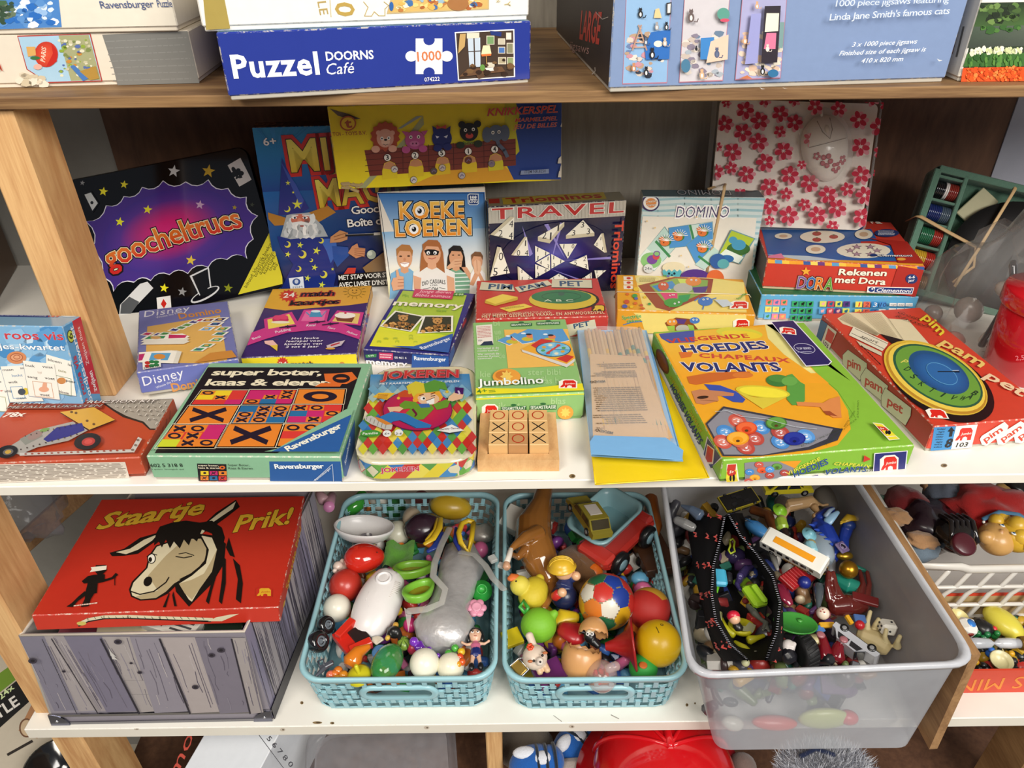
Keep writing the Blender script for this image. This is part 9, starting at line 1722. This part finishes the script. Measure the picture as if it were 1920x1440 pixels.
c=Pz(1664,1176,-.848);q=mpp(c);M=rotm(-.2,.1,-.1);mb=MB();mb.box(c,(28*q,24*q,24*q),M,'E8E4D8',.003);[mb.ell(c+M@V((x*q,y*q,z_*q)),2.2*q,I3,'141414',8,6)for x,y,z_ in((4,0,12.2),(-14.2,-5,5),(-14.2,5,5),(-14.2,-5,-4),(-14.2,5,-4),(0,-12.2,0))];put('die',mb,'white die with black pips against the right wall of the clear bin','die')
car('toy_car',(1568,1172),(1650,1232),-.846,34,30,'B8BAC0',None,'26262A','silver toy car on its side showing its black underside, front right of the bin',up=(-.6,-.8,-.25),under=True)
mb=MB();T3(mb,[(1548,1232,-.858),(1545,1208,-.852),(1540,1192,-.846)],[15,10,8],'7A1420');T3(mb,[(1568,1234,-.858),(1572,1212,-.852),(1582,1200,-.846)],[16,10,8],'7A1420');mb.v=[v+V((noise.noise(v*250),0,noise.noise(v*300)))*.0014 for v in mb.v];o=put('toy_feet',mb,'pair of hairy dark red toy feet pointing up at the front of the bin','toy part',M_SHINY);[(E3(m_:=MB(),x,y,-.838,8,'A86A70',sq=(1,1,.5)),m_.build('sole',M_PLA,o))for x,y in((1539,1190),(1582,1199))]  # two hairy toy feet with pale soles turned up
c=Pz(1512,1222,-.85);q=mpp(c);Mw=rotm(0,pi/2,.15);mb=MB();mb.lathe([(16*q,-13*q),(25*q,-14*q),(29*q,-11*q),(29*q,11*q),(25*q,14*q),(16*q,13*q)],c,Mw,'161618',30)
for k in range(18):a_=2*pi*k/18;mb.box(c+Mw@V((29*q*cos(a_),29*q*sin(a_),0)),(3*q,4*q,22*q),Mw@rotm(0,0,a_)@rotm(.4,0,0),'202022',.0003)
put('tyre_ring',mb,'chunky black rubber toy tyre at the front of the bin','toy tyre',M_MAT)
mb=MB();E3(mb,1478,1212,-.84,13,'E0D8D4');T3(mb,[(1484,1214,-.836),(1490,1206,-.834)],[7,4],'E8E0DC');T3(mb,[(1470,1200,-.842),(1462,1208,-.842)],[6,4],'6A2A2A');T3(mb,[(1475,1225,-.845),(1482,1236,-.848)],[16,15],'1C1C22');put('toy_horse',fuse(mb,.0011,2),'white headed toy horse with a black body beside the pouch front','toy horse')
for i,(px,py,s_,col,rz,lab)in enumerate(((1550,1172,(30,10,8),'D8A42C',.1,'long amber building brick behind the silver car'),(1536,1180,(20,14,6),'4A7AB8',.4,'light blue flat brick behind the red feet'),(1592,1162,(8,18,8),'E0A828',.3,'upright yellow slotted brick near the maroon animal'),(1612,1160,(22,16,6),'4A6AA0',-.1,'steel blue square plate right of the yellow slotted brick'))):mb=MB();B3(mb,px,py,-.846,s_,col,rotm(.2,.1,rz));put('toy_brick',mb,lab,'toy brick')
ball('red_ball',1612,1172,-.848,9,'B8202A','tiny red ball on the steel blue plate');mb=MB();E3(mb,1543,1150,-.84,12,'E8D4C0');[E3(mb,1543+x,1148+y,-.8315,1.4,'A83A3A')for x,y in((-4,-2),(3,0),(0,-5))];put('doll_head',mb,'pale round doll head with red freckles behind the green lid','toy figure');mb=MB();E3(mb,1528,1198,-.852,14,'D8CC9A',sq=(1,.8,.5));put('cream_disc',mb,'cream coloured disc with an orange mark under the green lid','disc')  # the freckled ball is a doll's head without a body
mb=MB();T3(mb,[(1445,1035,-.825),(1452,1050,-.823),(1458,1068,-.825)],[4,6,3],'8A8A86');put('grey_tusk',mb,'curved grey plastic tusk under the left end of the coach','toy part',M_SHINY);ball('navy_ball',1508,1092,-.838,12,'1E2A7A','navy ball beside the red dump truck');mb=MB();T3(mb,[(1535,1100,-.84),(1535,1120,-.84),(1534,1140,-.842)],[11,8,3],'4A5258');put('grey_rocket',mb,'dark grey toy drill bit beside the maroon animal','toy part',M_SHINY)
for i,(x,y,col,lab)in enumerate(((1545,1058,'D8A82C','yellow winged figure under the right end of the coach'),(1560,1058,'8A8C90','light grey toy gear left of the gold ball'))):mb=MB();T3(mb,[(x,y-8,-.832),(x-2,y+14,-.835)],[7,8],col);E3(mb,x,y-12,-.828,6,col);put('toy_figure',fuse(mb,.0011,1),lab,'toy figure')
# ------------------ right of the bin
e0,e1,e2=P(1822,1228,z=-.757),P(1742,1403,z=-.962),P(1628,925,z=-.757)
dr=(e2-e0);dr=dr.normalized()*.42;th_=V((.011,0,0));tp=V((.004,0,0));off=V((.008,-.006,0));e1=V((e0.x-.004,e0.y+.02,ZB-.03));e1=P(1742,1405,y=e0.y+.004)
n_=dr.cross(e1-e0).normalized()*-.011
if n_.x<0:n_=-n_
mb=MB();mb.prism([e0,e0+dr,e1+dr,e1+(e0-e1).normalized()*.0],n_,'9A7448');put('divider_board',mb,'worn plywood board standing upright against the right side of the clear bin','board',W_BRD)
x0=P(1765,1325,z=ZB).x;zr=P(1880,1258,y=.035).z;xw=.27;yw0,yw1=.035,P(1860,1112,z=zr).y;x0+=.012
root=thing('piece_box','open red game box holding cups, a sand timer and pawns, right front','game box',(x0+xw/2,.1,ZB));RC='D2452C'
for(a,b)in(((x0,yw0),(x0+xw,yw0)),((x0+xw,yw0),(x0+xw,yw1)),((x0+xw,yw1),(x0,yw1)),((x0,yw1),(x0,yw0))):
 A_,B_=V((*a,ZB+.001)),V((*b,ZB+.001));d=(B_-A_).normalized();n2=V((-d.y,d.x,0))*.003;mb=MB();Zv=V((0,0,zr-ZB));mb.prism([A_,B_,B_+Zv,A_+Zv],n2,RC)
 i_=n2*1.05;e_=d*.003;mb.add([A_+e_+i_,B_-e_+i_,B_-e_+i_+Zv*.93,A_+e_+i_+Zv*.93],[[3,2,1,0]],'B89E70',False)
 if a[1]==b[1]==yw0:f=Art(mb,A_,d,(0,0,1),xw,zr-ZB);f.clip=False;f.T('US MINUS',1960,1266,1738,1280,24,'E88A2C',b=.0)
 mb.build('box_side',M_CARD,root)
mb=MB();mb.box((x0+xw/2,(yw0+yw1)/2,ZB+.002),(xw-.006,yw1-yw0-.006,.002),I3,'A88E60',.0003);mb.build('box_floor',M_CARD,root)
zi=zr-.022
filler('game_pieces','jumbled dark game pieces at the bottom of the open red box',max(x0+.02,x0),x0+xw-.03,yw0+.02,yw1-.02,ZB+.012,zr-.035,160,['1A1A1C','141416','24603A','C8A02C','26262A','C8342C','2A5AA8','D8C88A'],6,(.007,.014))
mb=MB();c0,c1=Pz(1862,1152,zi),Pz(1900,1182,zi);c=(c0+c1)/2;q=mpp(c);mb.ell(c,((c1-c0).length*.95,24*q,20*q),frame(c0,c1),'D8CC4A',22,14);put('yellow_egg',mb,'pale yellow plastic egg capsule in the open red box','toy egg',M_PLA)
def cup(px,py,r,h,col,lab,M=I3,z=None):
 c=Pz(px,py,z or zi);q=mpp(c);mb=MB();mb.lathe([(r*.8*q,-h*q),(r*q,0),(r*1.08*q,1*q),(r*.95*q,2*q),(r*.8*q,-h*.6*q),(0,-h*.7*q)],c,M,col,24);put('game_cup',mb,lab,'cup')
cup(1800,1158,18,12,'D8CC8A','cream plastic cup at the back left of the open red box',rotm(.2,.2,0));cup(1878,1238,19,14,'D0C89A','pale cream cup tipped at the front of the open red box',rotm(.2,-.1,0),zi+.006)
c=Pz(1812,1176,zi+.008);q=mpp(c);M=rotm(.15,.25,0);mb=MB();mb.box(c,(32*q,32*q,30*q),M,'E8E6DE',.006);mb.lathe([(8*q,15.2*q),(8*q,16*q),(0,16*q)],c,M,'2A7AD0',20);mb.lathe([(7*q,15.2*q),(7*q,16*q),(0,16*q)],c,M@rotm(pi/2,0,0),'C83A2C',16);put('die',mb,'large white die with one blue dot in the open red box','die')
A_,B_=Pz(1812,1206,zi+.012),Pz(1925,1206,zi+.012);Mq=frame(A_,B_);Mq=Matrix((Mq.col[1],Mq.col[2],Mq.col[0])).transposed();L=(B_-A_).length;q=mpp(A_);root=thing('sand_timer','glass sand timer with a gold cap lying across the open red box','sand timer',(A_+B_)/2)
mb=MB();mb.lathe([(9*q,0),(10*q,L*.2),(9*q,L*.38),(2*q,L*.46),(9*q,L*.54),(10*q,L*.7),(9*q,L*.88)],A_,Mq,'D8DCE4',20);mb.build('glass',mat('timer_glass',.05,coat=1,clear=.5,wear=False),root);mb=MB();mb.lathe([(7*q,L*.52),(7.5*q,L*.7),(6*q,L*.8),(0,L*.8)],A_,Mq,'F0F0F0',16);mb.build('sand',M_PAPER,root);mb=MB();mb.lathe([(12*q,L*.88),(13*q,L*.92),(13*q,L*.96),(0,L*.97)],A_,Mq,'A8823A',20);mb.build('gold_cap',M_GOLD,root)
for i,(px,py,col,lab)in enumerate(((1850,1176,'C8242C','red pawn beside the yellow egg capsule'),(1862,1182,'D83038','bright red pawn head next to the other red pawn'),(1832,1190,'1E6A3A','green pawn right of the white die'),(1850,1192,'1E7040','green pawn in the middle above the sand timer'),(1868,1190,'24783A','green pawn nearest the yellow egg'),(1830,1226,'1A1A1C','black counter below the sand timer'),(1858,1222,'2A6AC8','blue pawn under the sand timer'),(1895,1228,'D8A424','amber wooden piece right of the tipped cup'),(1828,1244,'C89A20','mustard pawn at the front left of the red box'),(1842,1250,'161618','black flat counter at the front of the red box'))):mb=MB();c=Pz(px,py,zi+.002);q=mpp(c);mb.lathe([(8*q,-8*q),(8*q,-5*q),(4*q,2*q),(0,3*q)],c,rotm(.5*(i%3),.6*(i%2),0),col,14);mb.ell(c+V((0,0,4*q)),6*q,I3,col,12,8);put('game_pawn',mb,lab,'pawn')
mb=MB();T3(mb,[(1830,1170,zi),(1850,1185,zi)],[16,18],'18181A');put('black_cup',mb,'black tumbler lying between the white die and the yellow egg','cup')
zw=-.835;y1w=P(1800,1062,z=zw).y;xw0,xw1=P(1722,1060,z=zw).x,P(1722,1060,z=zw).x+.30;root=thing('lattice_basket','white plastic lattice basket of hand puppets at the back right','basket',((xw0+xw1)/2,y1w+.08,ZB));WC='D8D4CC'
mb=MB();mb.tube([(xw0,y1w+.2,zw),(xw0,y1w,zw),(xw0+.06,y1w,zw),(xw0+.075,y1w,zw-.006),(xw1-.06,y1w,zw-.006),(xw1,y1w,zw),(xw1,y1w+.2,zw)],.006,WC,8,flat=1.3);mb.build('rim',M_PLA,root)
for i in range(9):mb=MB();x=xw0-.0+i*.034;mb.tube([(x-.03,y1w,ZB+.004),(x-.012,y1w,zw-.06),(x,y1w,zw-.045),(x+.012,y1w,zw-.01)],.0045,WC,6,flat=.6,up=(0,1,0));mb.build('lattice_bar',M_PLA,root)
for z in(zw-.045,zw-.085):mb=MB();mb.tube([(xw0,y1w,z),(xw1,y1w,z)],.0034,WC,6);mb.build('lattice_bar',M_PLA,root)
mb=MB();mb.box(((xw0+xw1)/2,y1w+.1,ZB+.004),(xw1-xw0-.004,.19,.004),I3,WC,.001);mb.build('base',M_PLA,root)
def blob(nm,px,py,z,r,col,lab,cat,m=M_CLOTH,amp=.18,sq=(1,1,.7),rot=0):
 c=Pz(px,py,z);q=mpp(c);mb=MB();mb.ell(c,(r*q*sq[0],r*q*sq[1],r*q*sq[2]),rotm(0,0,rot),col,24,14,fn=lambda p:p*(1+amp*noise.noise(p*2.2+V((px,0,0)))));return put(nm,mb,lab,cat,m)
zp=-.84
blob('puppet_robe',1735,985,zp-.01,60,'24141E','black and violet satin puppet robe at the left of the lattice basket','puppet clothes',M_SILVER if 0 else M_VINYL,.25);blob('puppet_robe',1700,945,zp,40,'6A1418','dark red puppet cape behind the bin wall','puppet clothes');blob('puppet_robe',1770,925,zp+.005,36,'5A6270','slate grey puppet shirt at the back of the lattice basket','puppet clothes',rot=.6);blob('puppet_robe',1725,1025,zp-.01,34,'6A7A88','light blue grey puppet sleeve in front of the tan hands','puppet clothes');blob('puppet_robe',1655,945,zp-.01,22,'3A5A4A','dark green cloth bit beside the bin rim','cloth')
for(px,py,lab)in((1680,968,'tan felt puppet hand nearest the clear bin'),(1730,1012,'tan felt puppet hand beside the black haired puppet'),(1760,915,'tan puppet hand at the back under the shelf')):blob('puppet_hand',px,py,zp+.01,22,'A8805A',lab,'puppet hand',amp=.35,sq=(1.3,.9,.5),rot=-.3)  # felt hands belonging to the hand puppets, each built as its own object
c=Pz(1790,1002,zp+.012);q=mpp(c);mb=MB();mb.ell(c,(40*q,38*q,34*q),I3,'141214',26,16);[mb.tube([c+V((x*q,-30*q,10*q)),c+V((x*.8*q,-4*q,36*q)),c+V((x*.9*q,26*q,24*q))],5*q,'1A1618',8)for x in(-24,-12,0,12,24)];o=put('hand_puppet',mb,'hand puppet head with shiny black hair and a burgundy bun','puppet head',M_SHINY)
mb=MB();cc_=Pz(1808,1020,zp+.042);mb.lathe([(19*q,-12*q),(21*q,-4*q),(21*q,2*q),(17*q,4*q),(0,4*q)],cc_,rotm(.5,.1,0),'4A1420',26);mb.build('hair_bun',M_PLA,o)
c=Pz(1868,1010,zp+.014);q=mpp(c);M=rotm(-.2,.2,-.5);mb=MB();mb.ell(c,(32*q,36*q,30*q),M,'D0A05E',26,16);mb.ell(c+M@V((-22*q,-22*q,4*q)),(14*q,13*q,14*q),M,'D0A05E',14,10);mb.ell(c+V((-6*q,-10*q,30*q)),(4*q,4*q,3.5*q),I3,'C8925A',10,8);o=put('hand_puppet',fuse(mb,.0016,5),'blonde hand puppet head with a blue hairband lying in the lattice basket','puppet head',M_PLA)
mb=MB();mb.ell(c+V((34*q,4*q,6*q)),(34*q,40*q,30*q),M,'D8AC30',20,12);[mb.ell(c+V((x*q,y*q,z_*q)),r*q,I3,'E0B438',12,8)for x,y,z_,r in((28,-18,22,16),(40,-30,16,15),(6,24,22,14),(20,30,20,16),(30,4,30,18))];mb.build('hair',M_PLA,o)
mb=MB();mb.tube([c+V((-12*q,34*q,18*q)),c+V((14*q,36*q,34*q)),c+V((40*q,22*q,40*q)),c+V((60*q,-4*q,34*q))],5*q,'5A8AB0',8,flat=.5);mb.build('hairband',M_PLA,o);mb=MB()
for(x,y)in((3,4),(12,-17)):mb.ell(c+V((x*q,y*q,30*q)),(5*q,4*q,2*q),M,'E8ECEC',10,6);mb.ell(c+V((x*q,y*q,32*q)),(2.6*q,2.6*q,1*q),I3,'3A5A7A',8,5);mb.tube([c+V(((x+8)*q,(y+6)*q,29*q)),c+V(((x+11)*q,(y-2)*q,29*q))],.8*q,'3A2414',5)
mb.ell(c+V((-20*q,-14*q,19*q)),(4*q,2.5*q,3*q),M,'B85A54',10,6);mb.ell(c+V((-16*q,26*q,18*q)),3*q,I3,'F0ECE4',8,6);mb.build('face',M_PLA,o)
blob('red_hood',1855,955,zp+.01,62,'A8201E','bright red felt puppet hood with pointed tips at the back right','puppet hood',amp=.5,sq=(1.2,.9,.6));blob('hand_puppet',1890,922,zp+.02,22,'C8A060','tan puppet face with black hair above the red hood','puppet head',M_PLA);blob('black_tuft',1905,912,zp+.03,20,'141214','black puppet hair tuft at the far right back','puppet hair',M_PLA)
# ------------------ below the lower shelf and the far left
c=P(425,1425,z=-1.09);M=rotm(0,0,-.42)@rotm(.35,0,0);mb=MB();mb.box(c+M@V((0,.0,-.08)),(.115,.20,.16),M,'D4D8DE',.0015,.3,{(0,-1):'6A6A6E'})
f=Art(mb,c+M@V((-.0575,-.1,0)),M.col[0],M.col[1],.115,.2);f.clip=False;f.T('mo',330,1462,365,1378,20,'B84A3C',b=.0,sh=.2);f.T('1 2 3 5 6 7 8 9 0',560,1452,478,1362,8,'4A4A50',b=0)if 0 else f.T('1 5 6 7 8 0',492,1376,545,1440,9,'3A3A42',b=.02);f.line([(484,1376),(536,1446)],1.2,'3A3A42')
put('white_carton',mb,'white carton with red script lettering under the lower shelf','box',M_CARD)
c=P(715,1440,z=-1.13);M=rotm(.25,0,.12);mb=MB();lo=[]
for g_,z in((0,0),(0,-.03),(-.006,-.034),(-.012,-.03),(-.014,-.004)):lo.append([c+M@V((a,b,z))for a,b in rrect(.235+2*g_,.15+2*g_,.03,5)])
mb.rring(lo,'A8A8AE');mb.add(lo[-1],[list(range(len(lo[-1])))],'A8A8AE',False);put('clear_lid',mb,'smoky clear plastic container lid turned over under the lower shelf','lid',mat('smoky_clear',.15,coat=.5,clear=.62,wear=False))  # container lid lying upside down
c=P(1245,1462,z=-1.08);q=mpp(c);mb=MB();mb.ell(c,(135*q,145*q,110*q),I3,'C40E16',48,26,0,.55);root=thing('toy_helmet','shiny red toy firefighter helmet with raised ridges under the lower shelf','toy helmet',c);mb.build('dome',M_SHINY,root)
for k in range(5):
 a=.35+k*.6;mb=MB();mb.tube([c+V((135*q*sin(t)*cos(a)*1.01,145*q*sin(t)*sin(a)*1.01,110*q*cos(t)*1.01))for t in[i*.13-.0 for i in range(13)]],4*q if k!=2 else 8*q,'CC141C',8);mb.build('ridge',M_SHINY,root)
mb=MB();mb.lathe([(120*q,-22*q),(165*q,-26*q),(166*q,-20*q),(122*q,-10*q)],c,I3,'B40C14',44);mb.build('brim',M_SHINY,root);mb=MB();mb.box(c+V((-60*q,-90*q,86*q)),(50*q,10*q,34*q),rotm(-.9,0,-.4),'8A8E92',.002);mb.build('front_badge',M_METAL,root)
dl=thing('cloth_doll','cloth doll with blue and white laced shoes lying under the lower shelf','doll',P(1010,1432,z=-1.16))
def shoe(px,py,z,rot):
 c=Pz(px,py,z);q=mpp(c)*1.35;M=rotm(0,0,rot);mb=MB();mb.ell(c,(38*q,26*q,24*q),M,'1E5AA8',22,14);mb.ell(c+M@V((20*q,0,4*q)),(20*q,22*q,18*q),M,'1E5AA8',16,10);o=fuse(mb,.0016,4).build('shoe',M_CLOTH,dl)
 for(x,y,sx,sy)in((-16,6,16,9),(8,-4,12,10)):mb=MB();mb.ell(c+M@V((x*q,y*q,21*q)),(sx*q,sy*q,5*q),M,'D8DCE4',14,8);mb.build('white_patch',M_CLOTH,o)
 for x in(2,14,26):mb=MB();mb.tube([c+M@V((x*q,24*sin(t)*q,24.5*cos(t)*q))for t in(-1.2,-.8,-.4,0,.4,.8,1.2)],2.2*q,'1A2430',6);mb.build('lace',M_CLOTH,o)
shoe(1005,1432,-1.10,.1);shoe(1075,1398,-1.13,.9)
mb=MB();T3(mb,[(1085,1405,-1.13),(1120,1410,-1.13),(1160,1420,-1.13)],[26,32,34],'A89C94');T3(mb,[(1040,1445,-1.12),(1090,1450,-1.12)],[20,28],'B0A49C');fuse(mb,.002,4).build('leg',M_CLOTH,dl)
mb=MB();E3(mb,985,1400,-1.17,55,'6A6258',sq=(1,.8,.8),nu=20,nv=12);mb.build('body',M_CLOTH,dl)
c=P(1545,1452,z=-1.08);q=mpp(c);root=thing('fluffy_toy','fluffy grey and white toy below the clear bin','stuffed toy',c);mb=MB();mb.ell(c,(95*q,60*q,40*q),I3,'9A9CA4',24,14);mb.build('body',M_CLOTH,root);rnd=random.Random(2);mb=MB()
for i in range(2600):
 a,b=rnd.uniform(0,6.28),rnd.uniform(.0,1.2);n_=V((sin(b)*cos(a),sin(b)*sin(a),cos(b)));p=c+V((n_.x*95*q,n_.y*60*q,n_.z*40*q));d=(n_+V((rnd.uniform(-.8,.8),rnd.uniform(-.8,.8),rnd.uniform(-.3,.5)))).normalized()*rnd.uniform(.008,.018);s_=d.cross(V((0,0,1))).normalized()*.0007;mb.add([p-s_,p+s_,p+d],[[0,1,2]],rnd.choice(['B8BAC4','8A8C96','D8DAE0','6A6C76']),False)
o=mb.build('fur',M_CLOTH,root);o['kind']='stuff'
mb=MB();mb.tube([c+V((-50*q,10*q,45*q)),c+V((-20*q,20*q,52*q)),c+V((10*q,8*q,52*q))],5*q,'1A2440',8);mb.build('dark_strap',M_CLOTH,root)
mb=MB();E3(mb,1392,1438,-1.1,26,'6A5A54');put('brown_toy',mb,'mottled brown toy between the red helmet and the fluffy toy','stuffed toy',M_CLOTH)
c=P(25,1370,z=-1.17);M=rotm(0,0,.45)@rotm(.2,0,0);mb=MB();mb.box(c,(.22,.30,.05),M,'B8AE9C',.0015,.5);f=Art(mb,c+M@V((-.11,-.15,.025)),M.col[0],M.col[1],.22,.3)
f.poly([(-40,1330),(-40,1290),(120,1170),(130,1195)],'6A8A2C');f.poly([(-40,1400),(-40,1335),(130,1195),(160,1230)],'141414');f.T('BATTLE',-55,1385,38,1320,20,'D8D4CC',b=.04);f.T('24x',2,1312,28,1290,10,'C8D8A0',b=.03)
f.poly([(35,1370),(60,1320),(85,1340),(70,1385)],'A87A54');f.line([(15,1415),(60,1390)],5,'2A2420');f.ring(50,1365,14,18,3,'6A4A34','C0A888');put('puzzle_box',mb,'pale game box with black lettering band lying low at the far left','game box',M_CARD)
c=P(100,1432,z=-1.12);q=mpp(c);mb=MB();mb.open_lathe([(40*q,-60*q),(50*q,0),(53*q,2*q),(48*q,3*q),(36*q,-55*q),(.1*q,-56*q)],c,I3,'141416',28);put('black_tub',mb,'round black plastic tub at the lower left behind the post','tub',M_SHINY)
c=P(28,955,y=.16);mb=MB();mb.ell(c,(.06,.04,.045),rotm(0,.4,0),'7A7C88',26,14,fn=lambda p:p*(1+.35*noise.noise(p*2.5)+.2*noise.noise(p*6)));put('plastic_bag',mb,'crinkled clear plastic bag under the middle shelf at the far left','plastic bag',M_BAG)
mb=MB();c=P(400,925,y=.36);mb.box(c+V((0,0,-.05)),(.22,.03,.16),rotm(.1,0,.05),'161618',.002,.6)
f=Art(mb,c+V((-.11,-.018,-.13)),(1,0,0),(0,0,1),.22,.16);[f.line([(300+i*34,945),(330+i*34,925)],2,'B8B8BC')for i in range(4)];put('black_case',mb,'black case with white line drawing behind the donkey game','box',M_CARD)
